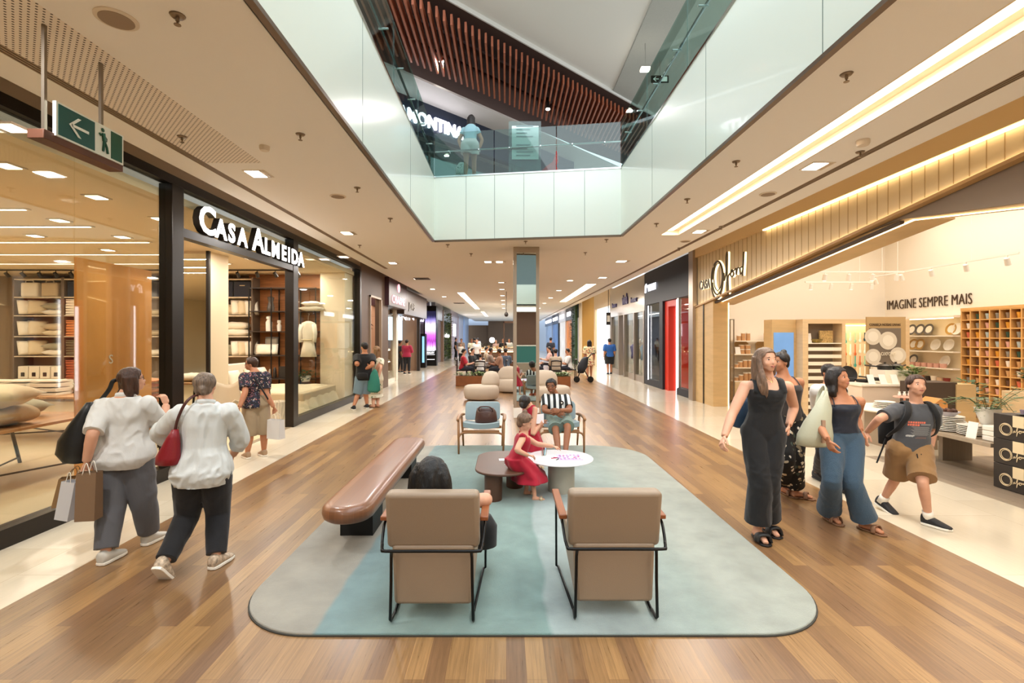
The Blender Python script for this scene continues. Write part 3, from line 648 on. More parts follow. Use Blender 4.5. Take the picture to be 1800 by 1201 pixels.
for k in (1, 2, 3, 4):
    x0, x1 = bayc[k]; n = 2
    for j in range(n):
        x = x0 + (x1 - x0) * (j + .5) / n; w = (x1 - x0) / n * .46
        t = thing('dark_storage_box', f'dark navy gift box, {["left","right"][j]} one on top of the {["","second","third","fourth","rightmost"][k]} unit', 'box', (x, YB + .2, lev[1]), 'dark boxes on the top shelf')
        MB().box(x - w, x + w, YB + .05, YB + .42, lev[1], lev[1] + .42).build('box_body', FAB['navy'], t, bevel=.01)
        MB().box(x - .07, x + .07, YB + .044, YB + .05, lev[1] + .3, lev[1] + .32).build('gold_lettering', mat('pale_gold', '#c9b48a', .4), t)
# track spotlights
def trackspot(x, y, z, lab, m, grp, parentless=True, aim=(0, .4, -1), lit=False):
    t = thing('track_spotlight', lab, 'spotlight', (x, y, z), grp); a = Vector(aim).normalized() * .11
    MB().cyl((x, y, z), (x, y, z - .06), .012).build('stem', m, t)
    p = Vector((x, y, z - .09)); MB().cyl(p - a * .5, p + a * .7, .038, .045, n=14).build('lamp_body', m, t, smooth='auto')
    MB().cyl(p + a * .70, p + a * .72, .038, n=14).build('lens', LAMPG if lit else mat('dead_lens', '#d8d0c4', .3), t)
t = tag(MB().box(-14.2, -5.4, 12.58, 12.62, 3.46, 3.49).build('light_track', SIGNB), 'black ceiling track carrying spotlights in front of the linen shelves', 'light track')
for k, u in enumerate((12, 40, 70, 98, 125, 287, 316, 336, 418, 452, 484, 524)):
    trackspot(ux(u, 12.6), 12.6, 3.46, f'black track spotlight above the linen shelves, {k+1 if k>9 else ordn[k]} counting from the left'.replace('nearest', 'first').replace('11 c', 'eleventh c').replace('12 c', 'twelfth c'), SIGNB, 'black track spotlights', aim=(R.uniform(-.4, .4), .8, -1))
# wood panelled bay with thin metal rack
TEAK = mat('teak_panel', '#a5693a', .5, var=.25, vscale=2.5, stretch=(1, 1, 9), bump=.1)
struct('wall_back', MB().box(-7.2, -5.04, 13.7, 13.9, 0, 3.5), TEAK)
t = thing('metal_rack', 'thin black metal rack on the teak wall of the linen shop', 'rack', (-6.2, 13.2, 0))
for x in (-6.95, -6.35, -5.75, -5.15): MB().box(x - .012, x + .012, 13.2, 13.225, 0, 3.1).box(x - .012, x + .012, 13.66, 13.685, 0, 3.1).build('post', BLACK, t)
for z in (.62, 1.25, 1.9, 2.45, 3.08):
    MB().box(-6.95, -5.15, 13.2, 13.68, z - .012, z + .012).build('shelf', mat('smoked_shelf', '#3a2f28', .3), t)
def vase(x, y, z, prof, m, lab, grp='ornaments on the metal rack', name='vase', cat='vase', n=16):
    o = MB().lathe((0, 0, 0), prof, n).build(name, m, smooth='auto'); o.location = (x, y, z); return tag(o, lab, cat, grp)
WC = mat('white_ceramic', '#ece6da', .35)
vase(-6.5, 13.4, 1.91, [(.08, 0), (.085, .25), (.04, .33), (.07, .34), (.07, .40), (.03, .42)], WC, 'tall white bottle vase on the metal rack')
vase(-6.22, 13.4, 1.91, [(.05, 0), (.06, .16), (.03, .22), (.05, .23), (.05, .3), (.02, .31)], WC, 'short white bottle vase on the metal rack')
vase(-6.45, 13.4, 2.46, [(.09, 0), (.1, .1), (.06, .25), (.09, .38), (.05, .4)], mat('dark_glass', '#4d453e', .15), 'dark carved vase on the upper rack shelf')
standing(-6.5, 13.35, 1.26, .6, .3, .14, FAB['white'], 'long white cushion on the metal rack', 'cushions on the metal rack', .2)
standing(-6.45, 13.5, 1.4, .36, .36, .1, FAB['grey'], 'small grey cushion behind the long one on the metal rack', 'cushions on the metal rack', .1)
for k in range(3): vase(-6.6 + .13 * k, 13.4, .63, [(.03, 0), (.05, .06), (.04, .14 + .05 * k), (.02, .2 + .05 * k)], mat('amber_glass' + str(k), ('#8a7f74', '#b8ab9c', '#3b332d')[k], .2), ('grey', 'pale', 'black')[k] + ' small bottle on the low rack shelf', name='bottle', cat='bottle')
t = tag(MB().box(-6.2, -6.0, 13.35, 13.5, .64, .95).build('album', SIGNB), 'dark book standing on the low rack shelf', 'book')
# robe on a hanger
rb = MB(); pr = [(2.17, .05, .04), (2.12, .17, .06), (1.95, .19, .08), (1.72, .145, .08), (1.66, .125, .07), (1.5, .16, .08), (1.24, .21, .09)]
rb.rings([[Vector((-5.16 + a * cos(q) * (1 + .06 * sin(q * 7)), 12.75 + b * sin(q), z)) for q in [2 * pi * i / 40 for i in range(40)]] for z, a, b in pr])
t = thing('bathrobe', 'white bathrobe hanging on a hanger in the shop window', 'bathrobe', (-5.16, 12.75, 2.2), None)
rb.build('robe_body', FAB['white'], t, smooth=True); MB().tube([(-5.32, 12.72, 2.08), (-5.36, 12.70, 1.85), (-5.33, 12.7, 1.62)], [.06, .055, .05], 10).tube([(-5.0, 12.72, 2.08), (-4.96, 12.70, 1.85), (-4.99, 12.7, 1.62)], [.06, .055, .05], 10).build('sleeve', FAB['white'], t, smooth=True)
MB().tube([(-5.3, 12.66, 1.69), (-5.16, 12.655, 1.68), (-5.02, 12.66, 1.69)], .022, 8).build('belt', FAB['cream'], t); MB().tube([(-5.16, 12.75, 2.15), (-5.16, 12.75, 2.3), (-5.13, 12.75, 2.34), (-5.16, 12.75, 2.37)], .006, 6).build('hanger_hook', CHROME, t)
for k in range(2): pillow((-5.2, 13.1, 2.47 + .13 * k - .02), .62 - .14 * k, .38, .13, FAB['white'], ['white flat cushion lying on the rack above the robe, lower', 'white flat cushion lying on the rack above the robe, upper'][k], group='cushions above the robe')
# bed in the window
t = thing('display_bed', 'display bed with rumpled cream cover in the shop window', 'bed', (-5.4, 12, 0))
vs, fs = [], []; nx, ny = 22, 22
for i in range(nx + 1):
    for j in range(ny + 1):
        a, b = i / nx * 2 - 1, j / ny * 2 - 1; X = -5.5 + a * 1.12; Y = 11.9 + b * 1.15; ex = max(abs(a) ** 8, abs(b) ** 8)
        z = .56 - ex * .5 + .02 * noise.noise((X * 3, Y * 3, 0)) * (1 - ex); vs.append((X + .03 * ex * sin(Y * 14), Y + .03 * ex * sin(X * 14), z))
for i in range(nx):
    for j in range(ny): fs.append((i * (ny + 1) + j, (i + 1) * (ny + 1) + j, (i + 1) * (ny + 1) + j + 1, i * (ny + 1) + j + 1))
MB().add(vs, fs).build('bed_cover', FAB['cream'], t, smooth=True)
MB().box(-6.5, -4.5, 10.85, 12.95, .04, .5).build('mattress_base', FAB['beige'], t, bevel=.03)
MB().box(-6.75, -6.65, 10.8, 13.0, .04, 1.1).build('headboard', FAB['white'], t, bevel=.03)
for k, (x, y, m) in enumerate(((-6.35, 11.3, 'white'), (-6.3, 11.9, 'cream'), (-6.32, 12.5, 'white'), (-6.1, 11.55, 'cream'))):
    standing(x, y, .55, .5, .42, .17, FAB[m], f'{m} cushion propped on the display bed, {["nearest","second","farthest","front one leaning"][k]}', 'cushions on the display bed', .3, pi / 2)
pt = thing('potted_plant', 'leafy trailing plant in a white pot by the bed', 'plant', (-5.35, 13.0, .6))
MB().lathe((-5.35, 13.05, .57), [(.1, 0), (.14, .14), (.14, .15)], 18).build('pot', WC, pt, smooth='auto')
def leaves(b, c, n, r, h, l=.06, seed=1, up=.5):
    q = random.Random(seed)
    for _ in range(n):
        a = q.uniform(0, 2 * pi); d = Vector((cos(a), sin(a), q.uniform(-.5, 1) * up)); p = Vector(c) + Vector((cos(a) * r * q.random(), sin(a) * r * q.random(), h * q.random()))
        s = d.cross(Vector((0, 0, 1))).normalized(); w = l * .28; L = l * q.uniform(.7, 1.3)
        b.add([p, p + d * L * .5 + s * w, p + d * L, p + d * L * .5 - s * w], [(0, 1, 2, 3)])
    return b
LEAF = mat('leaf_green', '#6f8548', .5, var=.3, vscale=20); LEAFD = mat('leaf_dark', '#3d5a34', .5, var=.3, vscale=20)
leaves(MB(), (-5.35, 13.05, .6), 160, .24, .25, .11, 3).build('foliage', LEAFD, pt)
# lounge shell chair
t = thing('shell_chair', 'pale grey shell chair on wire legs in the linen shop', 'chair', (-5.55, 9.6, 0))
vs, fs = [], []
for i in range(15):
    for j in range(11):
        a, b = i / 14, j / 10 * 2 - 1; yv = .42 * (a - .35) if a < .6 else .105 + .1 * (a - .6); zv = .38 - .04 * sin(a * 3) if a < .6 else .38 + (a - .6) * 1.05
        w = .34 - .05 * a; vs.append((-5.55 + b * w, 9.6 + yv * 1.3 - .12 * b * b * a, zv + .16 * b * b * (1 - a * .2)))
for i in range(14):
    for j in range(10): fs.append((i * 11 + j, (i + 1) * 11 + j, (i + 1) * 11 + j + 1, i * 11 + j + 1))
o = MB().add(vs, fs).build('shell', mat('shell_grey', '#b7a890', .5), t, smooth=True); o.modifiers.new('thick', 'SOLIDIFY').thickness = .02
for sx, sy in ((-1, -1), (1, -1), (-1, 1), (1, 1)): MB().cyl((-5.55 + .1 * sx, 9.6 + .05 * sy, .38), (-5.55 + .28 * sx, 9.6 + .24 * sy, 0), .009).build('leg', CHROME, t)
# striped shopper basket on the floor
t = thing('striped_basket', 'cream striped laundry basket beside the display bed', 'basket', (-4.75, 10.15, 0))
MB().lathe((-4.75, 10.15, 0), [(.15, 0), (.19, .42), (.17, .42), (.14, .05)], 24).build('basket_body', mat('basket_stripe', '#d8cdb8', .8, var=.35, vscale=4, stretch=(14, 14, .1)), t, smooth='auto')
# front table with quilt, pillow, bag and cup
OAK = plank_mat('oak_board', '#9c6c40', ('#aa7a4c', '#b58655'), 2.4, .14, rough=.4, grain=.2, msz=.001, mortar='#7b5230')
def table(x0, x1, y0, y1, z, lab, th=.035):
    t = thing('display_table', lab, 'table', ((x0 + x1) / 2, (y0 + y1) / 2, 0))
    MB().box(x0, x1, y0, y1, z - th, z).build('table_top', OAK, t, bevel=.004)
    for sx, sy in ((0, 0), (1, 0), (0, 1), (1, 1)):
        x = x0 + .18 if not sx else x1 - .14; y = y0 + .3 if not sy else y1 - .3
        MB().cyl((x, y, z - th), (x + (.06 if sx else -.06), y + (.22 if sy else -.22), 0), .022, n=6).build('leg', DKFRAME, t)
    MB().cyl((x0 + .12, y0 + .1, .08), (x1 - .08, y1 - .1, .08), .012).cyl((x1 - .08, y0 + .1, .08), (x0 + .12, y1 - .1, .08), .012).build('cross_brace', DKFRAME, t)
    return t
table(-6.9, -5.62, 4.3, 6.9, .70, 'oak display table with dark splayed legs behind the left shop glass')
q = MB(); X0, Y0 = -6.0, 5.75
sp = [(.02 + .017 * a, a) for a in [i * .35 for i in range(46)]]
rol = [(X0 + .0 + (.03 + .0135 * a) * cos(a) * 1.2, .70 + .15 + (.03 + .0105 * a) * sin(a) * .66) for a in [i * .4 for i in range(12, 32)]]
t = thing('rolled_quilt', 'taupe rolled quilt lying on the front table', 'quilt', (X0, Y0, .7))
MB().rings([[Vector((X0 - .05 + .34 * cos(a) * k_, yy_, .70 + .125 + .122 * sin(a) * k_)) for a in [2 * pi * i / 24 for i in range(24)]] for yy_, k_ in ((5.22, .9), (5.25, 1.0), (5.6, 1.02), (6.0, 1.0), (6.05, .85))]).build('quilt_body', FAB['beige'], t, smooth=True)
b = MB()
for s_ in (.85, .66, .48, .3): b.tube([(X0 - .05 + .34 * cos(a) * s_, 5.215, .825 + .122 * sin(a) * s_) for a in [2 * pi * i / 20 for i in range(17)]], .011, 6)
b.build('quilt_fold', FAB['white'], t, smooth=True)
pillow((-6.0, 5.66, .93), .80, .64, .27, FAB['cream'], 'large cream pillow lying on the rolled quilt', (0, 0, .25))
pillow((-6.5, 6.4, .71), .7, .55, .24, FAB['sage'], 'flat sage pillow behind the rolled quilt on the front table', (0, 0, -.1))
c0 = Vector((-5.72, 4.86, .70))
t = thing('patterned_bag', 'brown paper bag with white ring pattern on the front table', 'bag', c0)
MB().box(c0.x - .07, c0.x + .07, c0.y - .045, c0.y + .045, .70, .97).build('bag_body', mat('brown_bag', '#5c4630', .7), t, bevel=.004)
b = MB()
for k in range(9):
    yq, zq = c0.y + (-.025, .02, 0)[k % 3], .735 + .027 * k
    b.tube([(c0.x + .072, yq + .018 * cos(a), zq + .018 * sin(a)) for a in [pi * i / 8 for i in range(13)]], .003, 5)
    b.tube([(c0.x + (-.045, .03, -.01)[k % 3] + .02 * cos(a), c0.y - .047, zq + .018 * sin(a)) for a in [pi * i / 8 for i in range(13)]], .003, 5)
b.build('ring_print', WC, t)
t = thing('iced_drink', 'dark iced drink in a clear cup with black straw on the front table', 'cup', (-5.72, 5.12, .7))
MB().lathe((-5.72, 5.12, .70), [(.033, 0), (.045, .11), (.046, .115)], 18).build('drink', mat('dark_drink', '#2c1610', .15), t, smooth='auto')
MB().lathe((-5.72, 5.12, .81), [(.047, 0), (.047, .01), (.03, .035), (.0, .04)], 18).build('lid', GLASS, t); MB().cyl((-5.72, 5.12, .82), (-5.75, 5.10, .93), .005).build('straw', BLACK, t)
# second table further in
table(-9.3, -6.75, 8.1, 9.3, .76, 'second oak display table further inside the linen shop')
for k in range(3): stack(-8.9 + .5 * k, 8.5, .76, 3, FAB['white'], ['left', 'middle', 'right'][k] + ' stack on the second table', 'white towels on the second table', rz=0, sc=1.15)
pillow((-7.75, 8.9, .76), .7, .5, .16, FAB['sage'], 'sage pillow lying on the second table'); pillow((-7.1, 8.8, .76), .6, .5, .18, FAB['white'], 'white pillow lying at the right end of the second table')
t = tag(leaves(MB(), (-8.3, 8.9, .78), 120, .25, .16, .12, 5).build('greenery', LEAF), 'loose green sprigs lying on the second table', 'plant')
for k in range(6):
    vs, fs = pillow_mesh(.46, .3, .085)
    o = MB().add(vs, fs).build('rust_cushion', FAB['orange' if k % 2 else 'rust'], smooth=True); o.location = (-5.75 + R.uniform(-.02, .02), 7.75, .62 + .08 * k)
    tag(o, f'terracotta cushion in the pile right of the amber panel, {ordn[k]} from the bottom'.replace('nearest', 'first'), 'cushion', 'pile of terracotta cushions')
t = thing('low_table', 'small round wooden table under the pile of terracotta cushions', 'table', (-5.75, 7.75, 0))
MB().lathe((-5.75, 7.75, .58), [(.3, 0), (.3, .035)], 28).build('table_top', OAK, t)
for k in range(3): MB().cyl((-5.75 + .15 * cos(k * 2.1), 7.75 + .15 * sin(k * 2.1), .58), (-5.75 + .24 * cos(k * 2.1), 7.75 + .24 * sin(k * 2.1), 0), .014).build('leg', DKFRAME, t)
# ================================================================= hanging exit sign
t = thing('exit_sign', 'hanging green exit sign with white arrow and running figure on two rods', 'sign', (-2.9, 3.33, 2.99))
MB().box(-2.97, -2.865, 3.03, 3.66, 2.985, 3.045).build('wooden_base', mat('sign_wood', '#5a3524', .5, var=.15, vscale=5), t, bevel=.004)
MB().box(-2.875, -2.853, 3.10, 3.645, 3.03, 3.25).build('panel', mat('sign_panel_white', '#dfe6e2', .4), t)
MB().box(-2.853, -2.850, 3.115, 3.39, 3.042, 3.238).build('green_field', mat('sign_green', '#14524f', .35), t)
MB().box(-2.853, -2.850, 3.53, 3.63, 3.042, 3.238).build('door_field', mat('sign_green2', '#0f4d38', .35), t)
arrow((-2.847, 3.26, 3.14), (0, 1, 0), (0, 0, 1), .15, mat('sign_mark_white', '#e8efec', .4), t)
b = MB(); px = -2.848
def stick(pts, r): b.tube([(px, 3.46 + a * .1, 3.14 + c_ * .1) for a, c_ in pts], r, 6)
b.ell((px, 3.455, 3.14 + .073), (.003, .014, .014)); stick([(-.02, .5), (.06, -.02)], .013); stick([(-.02, .42), (-.25, .3), (-.35, .42)], .006); stick([(.02, .4), (.25, .2), (.22, .0)], .006)
stick([(.05, 0), (.02, -.35), (-.03, -.75)], .008); stick([(.07, 0), (.28, -.4), (.36, -.8)], .008)
b.build('running_figure', mat('sign_green2'), t)
for y in (3.07, 3.5): MB().box(-2.91, -2.89, y - .01, y + .01, 3.045, ZC).build('rod', mat('rod_metal', '#8d8376', .3, metal=.8), t)
# ================================================================= right shop: tableware shop
# slatted sign wall with a gable-shaped opening under it
def yz(u, v, X=5.25):
    Y = F * X / (u - U0); return (Y, HC + (V0 - v) / F * Y)
PLW = mat('sign_wall_board', '#d9c6a2', .5); GOLD = mat('gold_jamb', '#c9a877', .5, var=.08, vscale=2, stretch=(1, 1, 6))
TOPZ = 4.12; peak = (6.54, 3.30)
edge = [(13.42, 2.62), (4.96, 3.62), (1.5, 4.03)]
struct('wall_right', MB().prism([(13.42, 2.62), (1.5, 4.03), (1.5, TOPZ + .16), (13.42, TOPZ + .16)], 5.25, 5.45, axis='x'), PLW)
struct('trim_20', MB().prism([(13.42, 3.93), (1.5, 3.93), (1.5, TOPZ + .1), (13.42, TOPZ + .1)], 5.17, 5.25, axis='x'), mat('gold_band', '#d6b887', .5))
b = MB()
for k in range(60):
    y = 1.6 + k * .197; zb = 2.62 + (13.42 - y) * (4.03 - 2.62) / 11.92
    if zb < 3.9: b.box(5.243, 5.251, y, y + .006, zb + .02, 3.93)
struct('trim_21', b, mat('board_joint', '#a88f66', .7))
t = thing('cove_light', 'glowing light line along the top of the slatted sign wall on the right', 'cove light', (5.21, 6, 3.93))
MB().box(5.185, 5.235, 1.5, 9.9, 3.905, 3.925).build('light_strip', LEDS, t)
t = thing('cove_light', 'glowing light line under the sloped lower edge of the sign wall', 'cove light', (5.23, 8, 2.9))
d = Vector((0, 1.5 - 13.42, 4.03 - 2.62)); MB().obox((5.215, 13.40, 2.595), d, (.03, 0, 0), (0, 0, .02)).build('light_strip', LEDS, t)
MB().obox((5.17, 13.46, 2.55), d, (.11, 0, 0), (0, 0, .04)).build('edge_profile', mat('gold_edge', '#b08a5a', .5), t)
# jambs and sloped soffit
struct('trim_22', MB().box(5.2, 5.5, 12.95, 13.44, 0, 2.62), GOLD)
struct('trim_23', MB().box(5.2, 5.5, 12.90, 12.945, 0, 2.66), DKFRAME)
struct('trim_24', MB().box(5.22, 5.6, 12.35, 12.90, 0, 2.68), GOLD)
struct('trim_25', MB().prism([(12.9, 2.60), (peak[0], 3.33), (peak[0], 3.45), (12.9, 2.72)], 5.3, 6.0, axis='x').prism([(peak[0], 3.33), (1.5, 2.60), (1.5, 2.72), (peak[0], 3.45)], 5.3, 5.75, axis='x'), GOLD)
struct('trim_26', MB().prism([(12.9, 2.54), (peak[0], 3.27), (peak[0], 3.31), (12.9, 2.59)], 5.26, 5.32, axis='x'), mat('rail_slot', '#3d2b1b', .6))
struct('wall_right', MB().prism([(peak[0] + 1.4, 3.23), (peak[0], 3.33), (1.5, 2.65), (1.5, 4.03), (6.5, 3.42)], 5.28, 5.32, axis='x'), mat('grey_gable', '#7b6c5d', .6))
t = thing('cove_light', 'thin light line inside the gable-shaped shop opening', 'cove light', (5.5, 9, 2.8))
MB().obox((5.44, 12.88, 2.585), (0, peak[0] - 12.88, 3.315 - 2.585), (.03, 0, 0), (0, 0, .012)).obox((5.44, peak[0], 3.31), (0, 1.5 - peak[0], 2.6 - 3.33), (.02, 0, 0), (0, 0, .012)).box(5.6, 5.62, 12.34, 12.36, 0, 2.62).build('light_strip', LEDS, t)
# shell of the shop
WSH = mat('shop_white', '#f5ecdd', .7)
struct('wall_back', MB().box(5.45, 10.5, 13.5, 13.6, 0, 5), WSH)
struct('wall_right', MB().box(10.45, 10.55, -4, 13.6, 0, 5), WSH)
struct('ceiling', MB().box(5.3, 10.6, -4, 13.6, 4.8, 4.9), WSH)
struct('wall_front', MB().box(5.3, 10.6, -4.1, -4, 0, 4.9), WSH)
struct('wall_right', MB().box(5.25, 5.45, -9, 1.5, 0, 4.3), PLW)
struct('wall_right', MB().box(5.3, 5.4, 1.5, 13.4, 4.2, 4.9), WSH)
# shop name on the sign wall
SIGD = mat('sign_olive', '#4b4026', .4, metal=.3); HAL = mat('sign_halo', '#fff3d6', emit=1.6, ecol='#ffe9bd')
t = thing('shop_name', 'dark script shop name with warm halo at the left end of the slatted sign wall', 'sign', (5.22, 12.4, 3.1))
def wallpt(u, v, X=5.2): y, z = yz(u, v, X); return (X, y, z)
y0, z0 = yz(1232, 494, 5.2)
text_mesh('lettering', 'CASA', .33, SIGD, t, (5.19, 13.15, 3.02), ROT_RIGHTWALL, .012, 1.0, .004, xs=.82)
text_mesh('lettering_halo', 'CASA', .33, HAL, t, (5.225, 13.15, 3.02), ROT_RIGHTWALL, .003, 1.0, .010, xs=.82)
def brush(pts, r, name, m, t, n=6, X=5.19, closed=False): MB().tube([(X, y, z) for y, z in pts], r, n).build(name, m, t, smooth=True)
cy, cz = 12.02, 3.2
for k, (ra, rb, dx, dz) in enumerate(((.30, .40, 0, 0), (.33, .46, .03, -.04), (.24, .33, -.02, .03))):
    pts = [(cy + dx + ra * cos(a + k), cz + dz + rb * sin(a + k)) for a in [2 * pi * i / 36 * .97 for i in range(37)]]
    brush(pts, .02 if k < 2 else .012, 'ring_stroke', SIGD, t); brush(pts, .024, 'ring_halo', HAL, t, X=5.235)
def sc(pts, r=.016, nm='script_stroke'):
    P_ = [Vector((5.19, y, z)) for y, z in pts]; MB().tube(P_, r, 6, smooth=5).build(nm, SIGD, t, smooth=True)
    MB().tube([p + Vector((.045, 0, 0)) for p in P_], r + .004, 6, smooth=5).build('script_halo', HAL, t, smooth=True)
by = 11.75
sc([(by, cz - .02), (by - .08, cz + .08), (by - .1, cz - .1), (by - .2, cz + .1), (by - .2, cz + .45), (by - .27, cz + .5), (by - .24, cz - .3), (by - .32, cz - .4), (by - .3, cz - .05), (by - .42, cz + .04)])
sc([(by - .42, cz), (by - .5, cz + .1), (by - .58, cz), (by - .5, cz - .06), (by - .42, cz + .02), (by - .62, cz + .08), (by - .7, cz + .1), (by - .71, cz - .03), (by - .76, cz + .1), (by - .84, cz + .1)])
sc([(by - .98, cz + .1), (by - .88, cz + .08), (by - .92, cz - .05), (by - 1.02, cz + .05), (by - 1.06, cz + .42), (by - 1.0, cz - .1)])
# slogan
BRZ = mat('bronze_letter', '#4f3d2c', .4, metal=.4)
t = thing('wall_slogan', 'dark raised capital slogan on the white back wall of the tableware shop', 'sign', (10.43, 12, 2.6))
text_mesh('lettering', 'IMAGINE SEMPRE MAIS', .36, BRZ, t, (10.43, 13.42, 2.50), ROT_RIGHTWALL, .008, 1.04, -.004, xs=.66)
# left wall shelving with jars
LW = mat('light_wood', '#dcc096', .5, var=.06, vscale=3, stretch=(1, 1, 6)); SHW = mat('white_shelf', '#fbf0dc', .4); ACR = mat('jar_lid', '#f3ead9', .4)
JAR = mat('cork_jar', '#c99a6c', .45, var=.12, vscale=14); WIRE = mat('nickel_wire', '#9a9184', .3, metal=.8)
t = thing('jar_shelf', 'open white shelf unit holding lidded jars against the shop side wall', 'shelf', (6.4, 13.1, 0))
for x in (5.95, 6.05): MB().box(x - .012, x + .012, 13.0, 13.03, 0, 2.23).build('upright', WIRE, t)
MB().box(5.94, 6.06, 13.0, 13.03, 2.21, 2.23).build('top_rail', WIRE, t)
MB().box(6.1, 7.5, 13.05, 13.45, .04, .55).build('base_cabinet', LW, t)
MB().box(6.22, 7.4, 13.035, 13.05, .08, .5).build('cabinet_front', SHW, t)
jl = [.58, .94, 1.30, 1.66]
for z in jl: MB().box(6.08, 7.5, 13.06, 13.45, z - .025, z).build('shelf', SHW, t)
for x in (6.45, 7.05): MB().prism([(x - .2 + .02, 1.33), (x + .2, 1.33), (x + .2, 1.58), (x + .14, 1.63), (x - .14, 1.63), (x - .2, 1.58)], 13.44, 13.46, axis='y').build('arched_panel', GOLD, t)
def jar(x, y, z, r, h, lab, grp='lidded jars on the open shelf'):
    t = thing('storage_jar', lab, 'jar', (x, y, z), grp)
    MB().lathe((x, y, z), [(r * .94, 0), (r, .01), (r, h * .86)], 16).build('jar_body', JAR, t, smooth='auto'); MB().lathe((x, y, z + h * .86), [(r * 1.06, 0), (r * 1.06, h * .1), (r, h * .14)], 16).build('lid', ACR, t, smooth='auto')
rows = [(3, 'top shelf', ((6.28, .055, .14), (6.4, .055, .22), (6.53, .055, .22), (7.02, .06, .22), (7.15, .06, .22), (7.3, .055, .15))),
        (2, 'second shelf', ((6.36, .07, .13), (6.52, .07, .13), (7.0, .07, .19), (7.16, .07, .19))),
        (1, 'third shelf', ((6.2, .07, .09), (6.32, .06, .16), (6.45, .06, .2), (6.58, .06, .2), (6.71, .055, .15), (6.84, .06, .1), (7.0, .06, .2), (7.15, .06, .2))),
        (0, 'lowest shelf', ((6.2, .07, .1), (6.34, .06, .16), (6.47, .06, .22), (6.6, .06, .22), (6.73, .06, .22), (6.87, .06, .22), (7.0, .06, .15)))]
for li, nm, js in rows:
    for i, (x, r, h) in enumerate(js): jar(x, 13.22, jl[li], r, h, f'lidded cork-coloured jar on the {nm} of the open unit, {ordn[i]} from the left'.replace('nearest', 'first'))
for i in range(2): jar(6.36 + .16 * i, 13.22, jl[2] + .135, .07, .11, ['left', 'right'][i] + ' lidded jar stacked on another on the second shelf')
t = tag(MB().obox((6.15, 13.12, 1.30), (.14, 0, 0), (0, .05, .19), (0, .008, 0)).build('price_card', WHITE_P), 'white card standing at left of the second jar shelf', 'card')
# free-standing gondola with screen, slats, utensils and poster
GY0 = 11.4
t = thing('display_gondola', 'light wood display wall with screen, slats and lit utensil niche in the tableware shop', 'display wall', (7.5, GY0, 0))
MB().box(6.16, 6.72, GY0 - .05, GY0 + .3, 0, 2.16).build('screen_column', GOLD, t)
MB().box(6.2, 6.66, GY0 - .065, GY0 - .05, .5, 1.86).build('screen', mat('blue_screen', '#5b7fa8', .3, emit=.7, ecol='#6f97c8', var=.2, vscale=2), t)
MB().box(6.72, 9.15, GY0, GY0 + .05, 0, 2.16).box(6.725, 6.85, GY0 - .3, GY0 - .001, 0, 2.059).box(8.78, 9.15, GY0 - .3, GY0 - .001, 0, 2.059).box(6.725, 9.149, GY0 - .301, GY0 - .001, 2.06, 2.159).box(7.62, 7.70, GY0 - .3, GY0 - .001, 0, 2.059).build('carcass', LW, t)
for k in range(9): MB().box(6.85, 7.62, GY0 - .28 , GY0 - .25, .12 + k * .165, .20 + k * .165).build('slat', SHW, t)
MB().box(6.85, 7.62, GY0 - .28, GY0 - .02, 1.60, 1.62).build('shelf', SHW, t)
MB().box(6.86, 7.6, GY0 - .01, GY0 - .002, 0, 2.06).build('niche_back', mat('niche_grey', '#8f7f6c', .7), t)
MB().box(7.70, 8.78, GY0 - .06, GY0 - .05, .2, 2.0).build('pegboard', mat('lit_board', '#f0ddba', .6), t)
MB().box(7.72, 7.76, GY0 - .2, GY0 - .07, .3, 2.03).box(8.70, 8.75, GY0 - .2, GY0 - .07, .3, 2.03).box(7.72, 8.75, GY0 - .2, GY0 - .1, 2.01, 2.035).build('niche_light', LEDS, t)
tb = tag(MB().box(7.2, 7.5, GY0 - .16, GY0 - .12, 1.62, 1.9).build('framed_box', mat('woven_gold', '#b89a63', .5, var=.5, vscale=60)), 'dark framed woven square standing on the slat shelf', 'frame')
o = tag(MB().lathe((7.12, GY0 - .16, 1.62), [(.06, 0), (.12, .05), (.14, .09), (.13, .09), (.1, .05)], 18).build('bowl', mat('olive_bowl', '#8f7a3a', .4), smooth='auto'), 'olive bowl beside the framed square on the slat shelf', 'bowl')
t2 = tag(MB().obox((6.88, GY0 - .2, 1.62), (.12, 0, 0), (0, .05, .22), (0, .008, 0)).build('price_card', WHITE_P), 'white card at the left end of the slat shelf', 'card')
UC = [mat('utensil%d' % k, c, .4) for k, c in enumerate(('#3f9c96', '#d9efe8', '#7a5a3c', '#e8e2d4', '#2e4a52', '#c2683a', '#9fc9a8', '#b39668'))]
for r in range(5):
    for k in range(9):
        x = 7.84 + k * .11; z = 1.86 - r * .27; m_ = UC[(k * 3 + r * 5 + (k * r) % 4) % 8]; L = R.uniform(.13, .2)
        t = thing('kitchen_utensil', f'hanging kitchen utensil in the lit niche, row {r+1} down, {ordn[k]} across'.replace('nearest', 'first'), 'utensil', (x, GY0 - .1, z), 'utensils hanging in the lit niche')
        MB().cyl((x, GY0 - .1, z), (x, GY0 - .1, z - L), .012, n=6).build('handle', m_, t); MB().ell((x, GY0 - .1, z - L - .03), (.032, .01, .045), n=8, m=5).build('head', m_, t, smooth=True)
